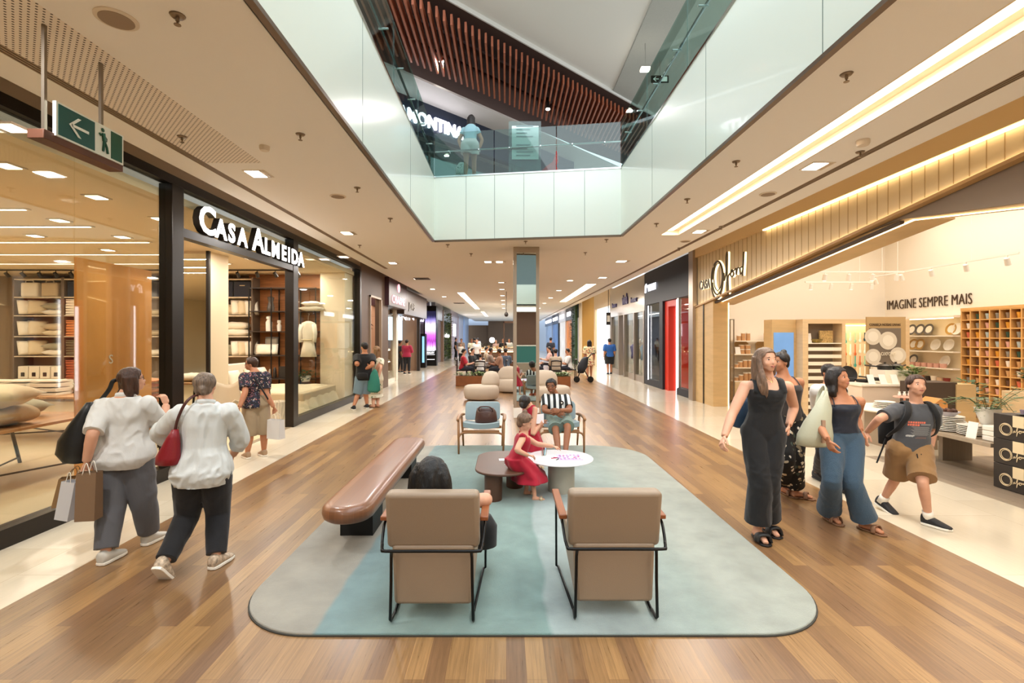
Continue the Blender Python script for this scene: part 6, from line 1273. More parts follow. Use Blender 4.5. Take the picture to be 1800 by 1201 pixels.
# pushchair
t = thing('pushchair', 'folded dark pushchair with wheels beside the right-hand cafe table', 'pushchair', (2.95, 19.2, 0)); m_ = mat('push_fabric', '#22242a', .7)
MB().tube([(2.75, 18.9, .15), (2.95, 19.0, .6), (3.3, 19.1, 1.08), (3.45, 19.1, 1.1)], .02, 6, smooth=3).tube([(3.2, 18.95, .15), (3.0, 19.05, .55), (2.8, 19.1, .8)], .02, 6).build('frame', BLACK, t, smooth=True)
MB().rings([[Vector((2.95 + a * cos(k) + dx, 19.1 + .18 * sin(k), z)) for k in [2 * pi * i / 14 for i in range(14)]] for z, a, dx in ((.35, .12, -.05), (.6, .2, .02), (.9, .14, .12), (.98, .08, .16))]).build('seat', m_, t, smooth=True)
for x in (2.72, 3.25): MB().lathe((x, 18.9, .12), [(.12, -.02), (.12, .02)], 20, ax=(0, 1, 0)).build('wheel', BLACK, t)
# ================================================================= people
def remesh(mb, voxel, smooth=4, fold=0., fscale=(9, 9, 4), seed=0, cuts=()):
    me = bpy.data.meshes.new('tmp'); me.from_pydata([tuple(v) for v in mb.v], [], mb.f)
    o = bpy.data.objects.new('tmp', me); COL.objects.link(o)
    r = o.modifiers.new('r', 'REMESH'); r.mode = 'VOXEL'; r.voxel_size = voxel; r.use_smooth_shade = True
    s = o.modifiers.new('s', 'SMOOTH'); s.factor = .5; s.iterations = smooth
    dg = bpy.context.evaluated_depsgraph_get(); out = bpy.data.meshes.new_from_object(o.evaluated_get(dg))
    bpy.data.objects.remove(o); bpy.data.meshes.remove(me)
    if fold:
        ns = [v.normal.copy() for v in out.vertices]
        for v, n in zip(out.vertices, ns):
            p = Vector((v.co.x * fscale[0] + seed, v.co.y * fscale[1], v.co.z * fscale[2] + 2 * noise.noise(v.co * 3)))
            f = noise.noise(p) + .35 * noise.noise(p * 1.9)
            v.co += n * (fold * (1 - abs(f) * 2.2))
    for p, n, r in cuts:      # flat, crisp hems
        for v in out.vertices:
            d = (v.co - p).dot(n)
            if d > 0:
                q = v.co - n * d
                if (q - p).length < r: v.co = q
    return out
def finish(meshes, name, m, parent, label=None):
    b = bmesh.new()
    for x in meshes: b.from_mesh(x)
    off = world_of(parent) if parent is not None else Vector((0, 0, 0)); bmesh.ops.translate(b, verts=b.verts, vec=-off)
    me = bpy.data.meshes.new(name); b.to_mesh(me); b.free(); me.materials.append(m)
    for p in me.polygons: p.use_smooth = True
    for x in meshes: bpy.data.meshes.remove(x)
    o = bpy.data.objects.new(name, me); COL.objects.link(o); o.parent = parent
    if label: o['label'] = label
    return o
def skinmat(n, c): return mat('skin_' + n, c, .5, var=.05, vscale=12, spec=.35)
SK = {'fair': skinmat('fair', '#cf9d82'), 'tan': skinmat('tan', '#b98060'), 'brown': skinmat('brown', '#8a5a40'), 'olive': skinmat('olive', '#bd8c6c')}
def hairmat(n, c, c2): return mat('hair_' + n, c, .42, var=.45, vscale=30, stretch=(3, 3, .35), bump=.5, bscale=60)
HR = {'dark': hairmat('dark', '#1b1412', 0), 'brown': hairmat('brown', '#3d2519', 0), 'light': hairmat('light', '#6f5644', 0), 'grey': hairmat('grey', '#6b5a4c', 0), 'black': hairmat('black', '#0f0d0e', 0), 'blond': hairmat('blond', '#80603f', 0)}
EYEW = mat('eye_white', '#e6ddd6', .3); IRIS = mat('iris_dark', '#21140e', .2); LIPS = mat('lips', '#b06a5c', .45); BROW = mat('brow_dark', '#2e1f18', .7)
def V(a): return Vector(a)
def solve(P, px, L, s):
    C = Vector((0, 0, HC)); D = Vector(((px[0] - U0) / F, 1, -(px[1] - V0) / F)); w = C - P
    a, b_, c_ = D.dot(D), 2 * D.dot(w), w.dot(w) - L * L; d = b_ * b_ - 4 * a * c_
    t = -b_ / (2 * a) if d <= 0 else (-b_ + s * sqrt(d)) / (2 * a)
    return C + D * t
def ydir(deg): a = radians(deg); return Vector((sin(a), cos(a), 0))
def rdir(deg): a = radians(deg); return Vector((cos(a), -sin(a), 0))
PROF = {'f': [(-.20, .062, .050, 0), (-.10, .088, .066, -.004), (.0, .104, .074, -.008), (.12, .100, .070, -.004), (.36, .076, .058, .004), (.55, .084, .062, .008), (.70, .092, .072, .012), (.82, .092, .060, .004), (.90, .078, .050, -.002), (.96, .054, .042, -.004), (1.03, .036, .036, -.004)],
        'm': [(-.20, .060, .050, 0), (-.10, .084, .064, -.003), (.0, .094, .068, -.004), (.12, .092, .066, 0), (.36, .086, .064, .008), (.55, .094, .068, .006), (.70, .104, .070, .004), (.82, .104, .062, 0), (.90, .088, .052, -.002), (.96, .060, .044, -.004), (1.03, .039, .038, -.004)]}
PROF['c'] = [(t, w * .95, d * 1.0, o) for t, w, d, o in PROF['m']]
def figure(label, J, sp, group=None, vox=.009):
    """J: world joints pelvis, neck, head, and per side shoulder, elbow, wrist, hip, knee, ankle; sp: looks."""
    h = sp['h']; sex = sp.get('sex', 'f'); bulk = sp.get('bulk', 1.); near = vox < .012
    base = V((J['pelvis'].x, J['pelvis'].y, sp.get('floor', 0.)))
    if 'base' in sp: base = V(sp['base'])
    t = thing('person', label, 'person', base, group)
    yaw, hyaw = sp['yaw'], sp.get('hyaw', sp['yaw']); P, N, Hc = J['pelvis'], J['neck'], J['head']
    syaw = sp.get('syaw', yaw)
    up = (N - P); SL = up.length; upn = up.normalized()
    def ring(tt, w, d, off, e=0., ew=0., n=26, pw=2.4):
        k = max(0, min(1, tt)); r = rdir(yaw).lerp(rdir(syaw), k).normalized(); f = upn.cross(r) * 1.; f = r.cross(upn) * -1 if f.dot(ydir(yaw)) < 0 else f
        c = P + up * tt + f * (off * h); a, b_ = w * h * bulk * (1 if tt < .9 else 1 / bulk ** .5) + e + ew, d * h * bulk ** 1.2 * (1 if tt < .9 else 1 / bulk ** .8) + e
        out = []
        for i in range(n):
            q = 2 * pi * i / n; cc, ss = cos(q), sin(q); x = math.copysign(abs(cc) ** (2 / pw), cc); y = math.copysign(abs(ss) ** (2 / pw), ss)
            out.append(c + r * a * x + f * b_ * y)
        return out
    def torso(b, t0, t1, e=0., prof=None, flare=0.):
        pr = prof or PROF[sex]
        def at(tt):
            if tt <= pr[0][0]: return pr[0][1:]
            for (ta, *A), (tb, *B) in zip(pr, pr[1:]):
                if tt <= tb: k = (tt - ta) / (tb - ta); return [x + (y - x) * k for x, y in zip(A, B)]
            return pr[-1][1:]
        n = 16; b.rings([ring(t0 + (t1 - t0) * i / n, *at(t0 + (t1 - t0) * i / n), e=e + flare * (1 - i / n) ** 2) for i in range(n + 1)])
    # limb radii
    ar = [.032, .030, .026, .025, .018] if sex == 'f' else [.034, .032, .027, .026, .019]
    ar = [x * h * (1 + (bulk - 1) * .8) for x in ar]
    lr = [.058, .050, .034, .034, .021] if sex == 'f' else [.054, .046, .032, .031, .020]; lr = [x * h * (1 + (bulk - 1) * .7) for x in lr]
    def limb(b, A, B, C_, r, f0=0., f1=2., e=0., prof=None, n=16):
        # f: 0 start, 1 middle joint, 2 end
        m1, m2 = A.lerp(B, .5), B.lerp(C_, .35); pts = [A, m1, B, m2, C_]; ts = [0, .5, 1, 1.35, 2]; rr = list(prof) if prof else r
        if prof and len(prof) == 3: rr = [prof[0], (prof[0] + prof[1]) / 2, prof[1], prof[1] * .65 + prof[2] * .35, prof[2]]
        P_, Q, T = [], [], []
        for i in range(4):
            for j in range(5):
                k = j / 5; P_.append(pts[i].lerp(pts[i + 1], k)); Q.append(rr[i] + (rr[i + 1] - rr[i]) * k); T.append(ts[i] + (ts[i + 1] - ts[i]) * k)
        P_.append(pts[-1]); Q.append(rr[-1]); T.append(2)
        S_ = [P_[0]] + [(P_[i - 1] + P_[i] * 2 + P_[i + 1]) / 4 for i in range(1, len(P_) - 1)] + [P_[-1]]
        sel = [i for i in range(len(T)) if f0 - 1e-6 <= T[i] <= f1 + 1e-6]; pp, qq = [S_[i] for i in sel], [Q[i] + e for i in sel]; i = sel[-1]
        if i + 1 < len(T) and f1 - T[i] > .01: k = (f1 - T[i]) / (T[i + 1] - T[i]); pp.append(S_[i].lerp(S_[i + 1], k)); qq.append(Q[i] + (Q[i + 1] - Q[i]) * k + e)
        b.tube(pp, qq, n, side=tuple(rdir(yaw)))
        if f0 == 0: b.ell(A, qq[0] * .985, n=18, m=12)
    # ---------------- head in its own frame
    hh = sp.get('hh', h * (.132 if sex != 'c' else .155)); f = ydir(hyaw); pit = sp.get('pitch', 0.); r = rdir(hyaw); hu = Vector((0, 0, 1))
    q_ = Matrix.Rotation(radians(pit), 3, r); f = q_ @ f; hu = q_ @ hu
    if sp.get('roll'): q2 = Matrix.Rotation(radians(sp['roll']), 3, f); r = q2 @ r; hu = q2 @ hu
    fr = (r, f, hu); L = lambda x, y, z: Hc + (r * x + f * y + hu * z) * hh
    def E(b, c, rad, **k): b.ell(L(*c), tuple(x * hh for x in rad), fr, **k)
    b = MB()
    E(b, (0, -.06, .12), (.335, .40, .375), n=20, m=14); E(b, (0, .09, -.06), (.27, .27, .40), n=20, m=14); E(b, (0, .19, -.33), (.15, .14, .13))
    for s in (-1, 1):
        E(b, (.15 * s, .22, -.12), (.11, .11, .12)); E(b, (.335 * s, -.03, -.04), (.03, .075, .12)); E(b, (.17 * s, .09, -.24), (.09, .13, .11))
    E(b, (0, .29, .11), (.20, .06, .05)); E(b, (0, .33, -.22), (.10, .05, .035)); E(b, (0, .325, -.28), (.08, .05, .03))
    b.tube([L(0, .30, .06), L(0, .375, -.04), L(0, .42, -.12), L(0, .36, -.155)], [.026 * hh, .032 * hh, .042 * hh, .026 * hh], 10)
    for s in (-1, 1): E(b, (.042 * s, .355, -.125), (.028, .04, .026))
    b.tube([N - upn * .03 * h, N + upn * .01, L(0, -.10, -.28), L(0, -.08, 0)], [.043 * h * bulk ** .5, .036 * h * bulk ** .4, .034 * h * bulk ** .3, .034 * h], 16)
    # ---------------- body
    torso(b, -.20, 1.03)
    sd = {}
    for s, S_ in ((1, 'R'), (-1, 'L')):
        sh, el, wr, hp, kn, an = (J[k + S_] for k in ('shoulder', 'elbow', 'wrist', 'hip', 'knee', 'ankle')); sd[S_] = (sh, el, wr, hp, kn, an)
        b.ell(sh, .033 * h * (1 + (bulk - 1) * .5)); b.tube([N - upn * .04 * h, sh + upn * .004 * h], [.034 * h, .026 * h], 14); limb(b, sh, el, wr, ar); limb(b, hp, kn, an, lr)
        fy = ydir(sp.get('feet', {}).get(S_, yaw)); fp = sp.get('fpitch', {}).get(S_, 0)    # foot
        fu = Vector((0, 0, 1)); qf = Matrix.Rotation(radians(-fp), 3, fy.cross(fu)); fd = qf @ fy; fn = qf @ fu
        an0 = an - fn * .0; fl = .78 if (sp.get('shoes') or {}).get('t') == 'trainer' else 1.
        b.tube([an, an - fn * .028 * h - fd * .012 * h, an - fn * .034 * h + fd * .02 * h], [.021 * h, .023 * h, .02 * h], 12)
        b.tube([an - fn * .03 * h - fd * .02 * h, an - fn * .03 * h + fd * .05 * h, an - fn * .041 * h + fd * .1 * h * fl], [.02 * h * fl, .016 * h * fl, .010 * h * fl], 12, side=tuple(fn), flat=1.35)
        sd[S_] += (fd, fn)
    parts = [remesh(b, vox if vox > .008 else vox * .8, 3)]
    # ---------------- hands
    for s, S_ in ((1, 'R'), (-1, 'L')):
        sh, el, wr = sd[S_][:3]; hd = sp.get('hand', {}).get(S_, {})
        if hd is None: continue
        d = V(hd['dir']).normalized() if 'dir' in hd else (wr - el).normalized(); s_ = h / 1.7 * (1.05 if sex == 'm' else .98)
        nn = V(hd['palm']) if 'palm' in hd else rdir(yaw) * -s + ydir(yaw) * -.3; nn = (nn - d * nn.dot(d)).normalized(); th = d.cross(nn); 
        if th.dot(V(hd['thumb']) if 'thumb' in hd else ydir(yaw) + Vector((0, 0, .3))) < 0: th = -th
        hb = MB(); cu = radians(hd.get('curl', 22)); sp_ = hd.get('spread', .08)
        hb.tube([wr - d * .03 * s_, wr + d * .005, wr + d * .035 * s_, wr + d * .075 * s_, wr + d * .092 * s_], [x * s_ for x in (.024, .025, .036, .040, .036)], 16, side=tuple(th), flat=.42)
        for k, (ln, o_) in enumerate(((.072, 1.5), (.080, .5), (.074, -.5), (.058, -1.5))):
            p = wr + d * (.085 - .004 * abs(o_)) * s_ + th * (o_ * .0195 * s_); dd = (d + th * (o_ * sp_)).normalized(); ax = nn.cross(dd).normalized(); pts = [p - dd * .012 * s_, p]; rr = [.0090 * s_] * 2; c_ = cu * (.8 + .12 * k)
            for j, fr_ in enumerate((.45, .31, .24)):
                dd = Matrix.Rotation(-c_ if (Matrix.Rotation(-.1, 3, ax) @ dd).dot(nn) > dd.dot(nn) else c_, 3, ax) @ dd; p = p + dd * (ln * fr_ * s_); pts.append(p); rr.append((.0085 - .0009 * j) * s_)
            hb.tube(pts, rr, 8); hb.ell(pts[-1], rr[-1], n=8, m=6)
        p = wr + d * .028 * s_ + th * .022 * s_; t1 = (d * .62 + th * .62 + nn * .35).normalized(); t2 = (d * .85 + th * .25 + nn * .4).normalized()
        pts = [p - t1 * .01, p + t1 * .034 * s_, p + t1 * .034 * s_ + t2 * .026 * s_, p + t1 * .034 * s_ + t2 * .048 * s_]; hb.tube(pts, [x * s_ for x in (.015, .0115, .0102, .0085)], 8); hb.ell(pts[-1], .0085 * s_, n=8, m=6)
        parts.append(remesh(hb, .0036 if near else .007, 2))
    skin = SK[sp.get('skin', 'tan')]
    finish(parts, 'body', skin, t)
    # ---------------- face
    if near:
        for s in (-1, 1):
            e = MB(); E(e, (.128 * s, .256, .032), (.064, .054, .036), n=14, m=8); ey = e.build('eye', EYEW, t, smooth=True)
            e = MB(); E(e, (.125 * s + .008 * sp.get('gaze', 0), .302, .032), (.032, .02, .034), n=12, m=7); e.build('iris', IRIS, ey, smooth=True)
            MB().tube([L(.065 * s, .315, .105), L(.125 * s, .32, .125), L(.195 * s, .27, .105)], [.012 * hh, .015 * hh, .008 * hh], 6).build('eyebrow', BROW, t, smooth=True)
            MB().tube([L(.07 * s, .302, .05), L(.125 * s, .312, .066), L(.185 * s, .27, .045)], .008 * hh, 6).build('eyelid', sp.get('lid', BROW), t, smooth=True)
        MB().tube([L(-.095, .335, -.235), L(-.04, .375, -.222), L(0, .38, -.228), L(.04, .375, -.222), L(.095, .335, -.235)], [.006 * hh, .018 * hh, .018 * hh, .018 * hh, .006 * hh], 8).tube([L(-.09, .335, -.243), L(0, .375, -.268), L(.09, .335, -.243)], [.006 * hh, .022 * hh, .006 * hh], 8, smooth=3).build('lips', LIPS, t, smooth=True)
    if sp.get('glasses'):
        g = MB(); gm = mat('glasses_' + sp['glasses'], '#141212' if sp['glasses'] != 'clear' else '#3a2a22', .2)
        for s in (-1, 1):
            g.tube([L(.13 * s + .105 * cos(a), .335 - .02 * abs(cos(a)), .03 + .075 * sin(a)) for a in [2 * pi * i / 16 for i in range(17)]], .011 * hh * 1.2, 6); g.tube([L(.235 * s, .31, .05), L(.34 * s, .1, .04), L(.345 * s, -.06, .0)], .011 * hh, 6)
        g.tube([L(-.03, .35, .04), L(.03, .35, .04)], .01 * hh, 6); g.build('glasses', gm, t)
        if sp['glasses'] == 'sun':
            g = MB()
            for s in (-1, 1): E(g, (.13 * s, .33, .03), (.1, .012, .07))
            g.build('dark_lens', gm, t, smooth=True)
    # ---------------- hair
    st = sp.get('hair'); 
    if st:
        b = MB(); cut = sp.get('hairline', .30)
        E(b, (0, -.07, .15), (.385, .44, .39), n=22, m=14)
        drop = []
        if st in ('long', 'bob', 'shoulder'):
            zl = {'bob': -.55, 'shoulder': -.75, 'long': -1.35}[st]
            for s in (-1, 0, 1): b.tube([L(.24 * s, -.18, .15), L(.27 * s, -.24, -.2), L(.29 * s, -.25, zl * .6), L(.25 * s, -.2, zl)], [.22 * hh, .19 * hh, .17 * hh, .06 * hh], 12, smooth=3)
            if st != 'bob' or 1:
                for s in (-1, 1): b.tube([L(.30 * s, .02, .15), L(.34 * s, .02, -.15), L(.33 * s, .0, max(zl * .8, -.6))], [.10 * hh, .09 * hh, .05 * hh], 10, smooth=3)
            for p in sp.get('locks', []): b.tube([L(*x) for x in p[0]], [x * hh for x in p[1]], 10, smooth=4)
        elif st == 'short':
            E(b, (0, -.22, -.05), (.33, .25, .28))
        elif st == 'bun':
            E(b, (0, -.21, -.08), (.31, .25, .30)); bc = sp.get('bun', (0, -.48, .0)); E(b, bc, (.15, .15, .15)); E(b, (bc[0] + .05, bc[1] - .05, bc[2] - .12), (.1, .1, .11))
        hm = remesh(b, vox * .8, 2)
        for v in hm.vertices:
            p = (v.co - Hc) / hh; x, y, z = p.dot(r), p.dot(f), p.dot(hu)
            zl = cut - .55 * max(0, abs(x) - .17) ** 1.0 * 3 if st != 'short' else cut - 1.0 * max(0, abs(x) - .22) * 3
            side = st in ('bun', 'short')
            lim = .10 if not side else .02
            if z < zl and y > lim and abs(x) < (.31 if not side else .5): v.co -= f * ((y - lim + .0) * hh) * min(1, (zl - z) / .03)
            elif side and z < -.02 and y > -.10: v.co -= (r * math.copysign(max(0, abs(x) - .27), x) + f * max(0, y + .12)) * hh
            n_ = noise.noise(Vector((x * 9, y * 9, z * 1.6))) * .022 + noise.noise(Vector((x * 22, y * 22, z * 3))) * .010
            d_ = (v.co - L(0, -.07, min(.1, z))).normalized(); v.co += d_ * (n_ * hh)
        finish([hm], 'hair', HR[sp.get('hc', 'dark')], t)
        if st == 'bun' and sp.get('scrunchie'): g = MB(); bc = sp.get('bun', (0, -.48, 0)); E(g, (bc[0], bc[1] + .12, bc[2]), (.12, .04, .12)); g.build('hair_tie', mat('scrunchie', '#8d8078', .8), t, smooth=True)
    # ---------------- clothes
    def garment(name, mb, m, fold=.004, sm=4, label=None, fs=(9, 9, 4), cuts=()): return finish([remesh(mb, max(vox, .009), sm, fold if near else 0, fs, len(name), cuts)], name, m, t, label)
    for gname, g in sp.get('clothes', []):
        b = MB(); e = g.get('e', .012); cuts = []
        if 'torso' in g:
            hem = 'legs' not in g and 'skirt' not in g; torso(b, g['torso'][0] - (.07 if hem else 0), g['torso'][1], e, flare=g.get('flare', 0))
            if hem: cuts.append((P + up * g['torso'][0], -upn, .26 * h))
        if 'sleeve' in g:
            for S_ in g.get('sides', 'RL'):
                sh, el, wr = sd[S_][:3]; rr = [x + e for x in ar]; k = g.get('sw', 1.)
                A_, B_, k_ = (sh, el, g['sleeve']) if g['sleeve'] <= 1 else (el, wr, g['sleeve'] - 1); cuts.append((A_.lerp(B_, k_), (B_ - A_).normalized(), .075 * h)); limb(b, sh, el, wr, ar, 0, min(2, g['sleeve'] + .12), e, prof=[ar[0] * k, ar[1] * k, ar[2] * k, ar[3] * k, ar[4] * k])
                b.ell(sh, ar[0] * .98 + e * .6); b.tube([N - upn * .045 * h, sh + upn * .004 * h], [.034 * h + e * .4, .027 * h + e * .7], 14)
        if 'shoulders' in g:
            for S_ in 'RL': b.tube([N - upn * .055 * h, N.lerp(sd[S_][0], g['shoulders'])], [.034 * h + e * .4, .030 * h + e], 14)
        if 'legs' in g:
            for S_ in 'RL':
                hp, kn, an = sd[S_][3:6]; A_, B_, k_ = (hp, kn, g['legs']) if g['legs'] <= 1 else (kn, an, g['legs'] - 1); cuts.append((A_.lerp(B_, k_), (B_ - A_).normalized(), .085 * h)); limb(b, hp, kn, an, lr, 0, min(2, g['legs'] + .1), e, prof=[x * h for x in g['lw']] if 'lw' in g else None, n=20)
            if 'torso' not in g: torso(b, -.12, .2, e)
        if 'skirt' in g:      # list of (along: 0 pelvis -> 1 knees -> 2 ankles, half width, half depth, sideways shift)
            kn = (sd['R'][4] + sd['L'][4]) / 2; an = (sd['R'][5] + sd['L'][5]) / 2; R_ = []
            for tt, w, d_, dx in g['skirt']:
                c = P.lerp(kn, tt) if tt <= 1 else kn.lerp(an, tt - 1); c = c + rdir(yaw) * dx
                R_.append([c + rdir(yaw) * (w * cos(a) * (1 + g.get('wave', .0) * sin(a * 7))) + ydir(yaw) * (d_ * sin(a) * (1 + g.get('wave', .0) * sin(a * 7))) for a in [2 * pi * i / 42 for i in range(42)]])
            b.rings(R_)
        if 'straps' in g:
            w_ = g['straps']; sb = b if w_ > .015 else None
            for s in (-1, 1):
                rr_ = rdir(syaw) * s; ff = ydir(syaw); o_ = .052 * h; top = g.get('top', .86)
                pts = [P + up * (top - .05) + rr_ * o_ * 1.25 + ff * (.066 * h * bulk), P + up * (top + .07) + rr_ * o_ * 1.2 + ff * .045 * h, P + up * .985 + rr_ * o_ * 1.15 + ff * .005, P + up * (top + .04) + rr_ * o_ * 1.2 - ff * .045 * h, P + up * (top - .05) + rr_ * o_ * 1.25 - ff * .058 * h]
                (sb or MB()).tube(pts, w_, 8, smooth=4, side=tuple(rdir(syaw)), flat=.5) if sb else MB().tube(pts, w_, 8, smooth=4, side=tuple(rdir(syaw)), flat=.5).build('shoulder_strap', g['m'], t, smooth=True)
        garment(gname, b, g['m'], g.get('fold', .004), g.get('sm', 4), g.get('label'), g.get('fs', (9, 9, 4)), cuts)
    if sp.get('collar'):
        R_ = []
        for k, (rr, z) in enumerate(((.043, -.012), (.047, .0), (.044, .014), (.040, .012), (.039, .0))): R_.append([N + upn * (z * h + .012 * h * (1 - cos(a)) * -.0) + rdir(yaw) * (rr * h * cos(a)) + ydir(yaw) * (rr * h * .95 * sin(a)) + Vector((0, 0, -.012 * h * sin(a))) for a in [2 * pi * i / 28 for i in range(28)]])
        MB().rings(R_, closed=False).build('collar', sp['collar'], t, smooth=True)
    # ---------------- shoes
    so = sp.get('shoes')
    if so:
        for S_ in 'RL':
            an, fd, fn = sd[S_][5], sd[S_][6], sd[S_][7]; lat = fd.cross(fn); b = MB(); k = h * so.get('k', 1.)
            if so['t'] == 'trainer':
                rg = []
                for y, w, z0, z1 in ((-.036, .012, -.045, -.012), (-.034, .022, -.048, .012), (-.012, .026, -.049, .016), (.02, .027, -.049, .006), (.055, .030, -.049, -.010), (.085, .031, -.049, -.022), (.108, .024, -.047, -.030), (.118, .010, -.044, -.036)):
                    rg.append([an + fd * (y * k) + lat * (w * k * math.copysign(abs(cos(a)) ** .8, cos(a))) + fn * (((z0 + z1) / 2 + (z1 - z0) / 2 * sin(a)) * k) for a in [2 * pi * i / 18 for i in range(18)]])
                sh_ = b.rings(rg).build('shoe', so['m'], t, smooth=True)
                b = MB(); pts = [(-.040, 0), (-.034, .022), (-.01, .028), (.03, .029), (.07, .034), (.105, .028), (.122, .0)]; poly = [(y, w) for y, w in pts] + [(y, -w) for y, w in pts[::-1][1:-1]]
                vs = [an + fd * (y * k) + lat * (w * k) + fn * (z * k) for z in (-.053, -.040) for y, w in poly]; n = len(poly)
                b.add(vs, [tuple(range(n))[::-1], tuple(range(n, 2 * n))] + [(i, (i + 1) % n, n + (i + 1) % n, n + i) for i in range(n)]).build('sole', so.get('sole', WC), sh_, bevel=.003)
                if so.get('lace'): 
                    b = MB()
                    for j in range(4): c = an + fd * ((.022 + .016 * j) * k) + fn * ((.0 - .007 * j) * k); b.tube([c - lat * .016 * k, c + fn * .006 * k, c + lat * .016 * k], .0022, 5)
                    b.build('lace', so['lace'], sh_)
            else:
                pts = [(-.040, 0), (-.034, .020), (-.01, .024), (.03, .026), (.07, .031), (.105, .026), (.120, .0)]; poly = [(y, w) for y, w in pts] + [(y, -w) for y, w in pts[::-1][1:-1]]
                vs = [an + fd * (y * k) + lat * (w * k) + fn * (z * k) for z in (-.053, -.046) for y, w in poly]; n = len(poly)
                sh_ = b.add(vs, [tuple(range(n))[::-1], tuple(range(n, 2 * n))] + [(i, (i + 1) % n, n + (i + 1) % n, n + i) for i in range(n)]).build('sandal', so['m'], t, bevel=.003)
                MB().tube([an + fd * .065 * k + lat * .032 * k - fn * .048 * k, an + fd * .06 * k + lat * .022 * k - fn * .016 * k, an + fd * .06 * k - lat * .022 * k - fn * .016 * k, an + fd * .065 * k - lat * .032 * k - fn * .048 * k], so.get('sw', .016) * k / 1.7 * 1.6, 8, smooth=4, side=tuple(fd), flat=.35).build('strap', so.get('strap', so['m']), sh_, smooth=True)
    if sp.get('socks'):
        for S_ in 'RL': an = sd[S_][5]; kn = sd[S_][4]; MB().tube([an - (kn - an).normalized() * .03, an.lerp(kn, .06), an.lerp(kn, .17)], [.031 * h, .028 * h, .029 * h], 18).build('sock', WC, t, smooth=True)
    # notes for bags and details
    t_info = dict(t=t, J=J, up=up, P=P, N=N, L=L, r=r, f=f, hu=hu, hh=hh, sd=sd)
    return t_info
def px_pose(h, yaw, feet, pelvis, neck, head, arms, knees, Yp=None, lean=0., hd=0., sex='f', syaw=None, hipw=.052, shw=None, ahz=.055, kk=1.):
    syaw = yaw if syaw is None else syaw; J = {}
    A = {}
    for S_ in 'RL':
        u, v, lift = feet[S_]; Y = GY(v, lift); p = P3(u, v, Y); A[S_] = Vector((p.x, p.y, lift + ahz * h))
    Yp = (A['R'].y + A['L'].y) / 2 if Yp is None else Yp
    J['pelvis'] = P3(*pelvis, Yp); J['neck'] = P3(*neck, Yp + lean); J['head'] = P3(*head, Yp + lean + hd)
    shw = shw or (.094 if sex == 'f' else .106)
    up = J['neck'] - J['pelvis']
    for s, S_ in ((1, 'R'), (-1, 'L')):
        J['ankle' + S_] = A[S_]; J['hip' + S_] = J['pelvis'] + rdir(yaw) * (s * hipw * h) - Vector((0, 0, .01))
        J['shoulder' + S_] = J['neck'] - up * .155 + rdir(syaw) * (s * shw * h)
        ku, kv, ks = knees[S_]; J['knee' + S_] = solve(J['hip' + S_], (ku, kv), .245 * h * kk, ks)
        (eu, ev, es), (wu, wv, ws) = arms[S_]; J['elbow' + S_] = solve(J['shoulder' + S_], (eu, ev), .172 * h, es); J['wrist' + S_] = solve(J['elbow' + S_], (wu, wv), .150 * h, ws)
    return J
def std_pose(x, y, h, yaw, seated=0., z=0., stride=.1, armf=.1, bend=.5, sex='f'):
    J = {}; f, r, k = ydir(yaw), rdir(yaw), Vector((0, 0, 1)); o = Vector((x, y, z))
    if seated:
        P = o + k * (seated + .07); J['pelvis'] = P; J['neck'] = P + k * .29 * h + f * .04; J['head'] = J['neck'] + k * .115 * h + f * .035
    else: P = o + k * .52 * h; J['pelvis'] = P; J['neck'] = o + k * .825 * h + f * .01; J['head'] = o + k * .93 * h + f * .03
    for s, S_ in ((1, 'R'), (-1, 'L')):
        sh = J['neck'] - k * .045 * h + r * (s * (.094 if sex == 'f' else .106) * h); J['shoulder' + S_] = sh
        if seated or bend > .8: el = sh - k * .15 * h + f * .07 * h + r * s * .03 * h; wr = el + f * .13 * h + k * .02 * h - r * s * .05 * h
        else: el = sh - k * .165 * h + r * s * .03 * h - f * .02; wr = el - k * .14 * h + f * .05 * h * (1 + s * armf)
        J['elbow' + S_], J['wrist' + S_] = el, wr; hp = P + r * s * .052 * h; J['hip' + S_] = hp
        if seated: kn = hp + f * .24 * h - k * .01; an = Vector((kn.x, kn.y, z + .055 * h)) + f * .02
        else: an = o + r * s * .05 * h + f * (s * stride) + k * .055 * h; kn = (hp + an) / 2 + f * .03
        J['knee' + S_], J['ankle' + S_] = kn, an
    return J
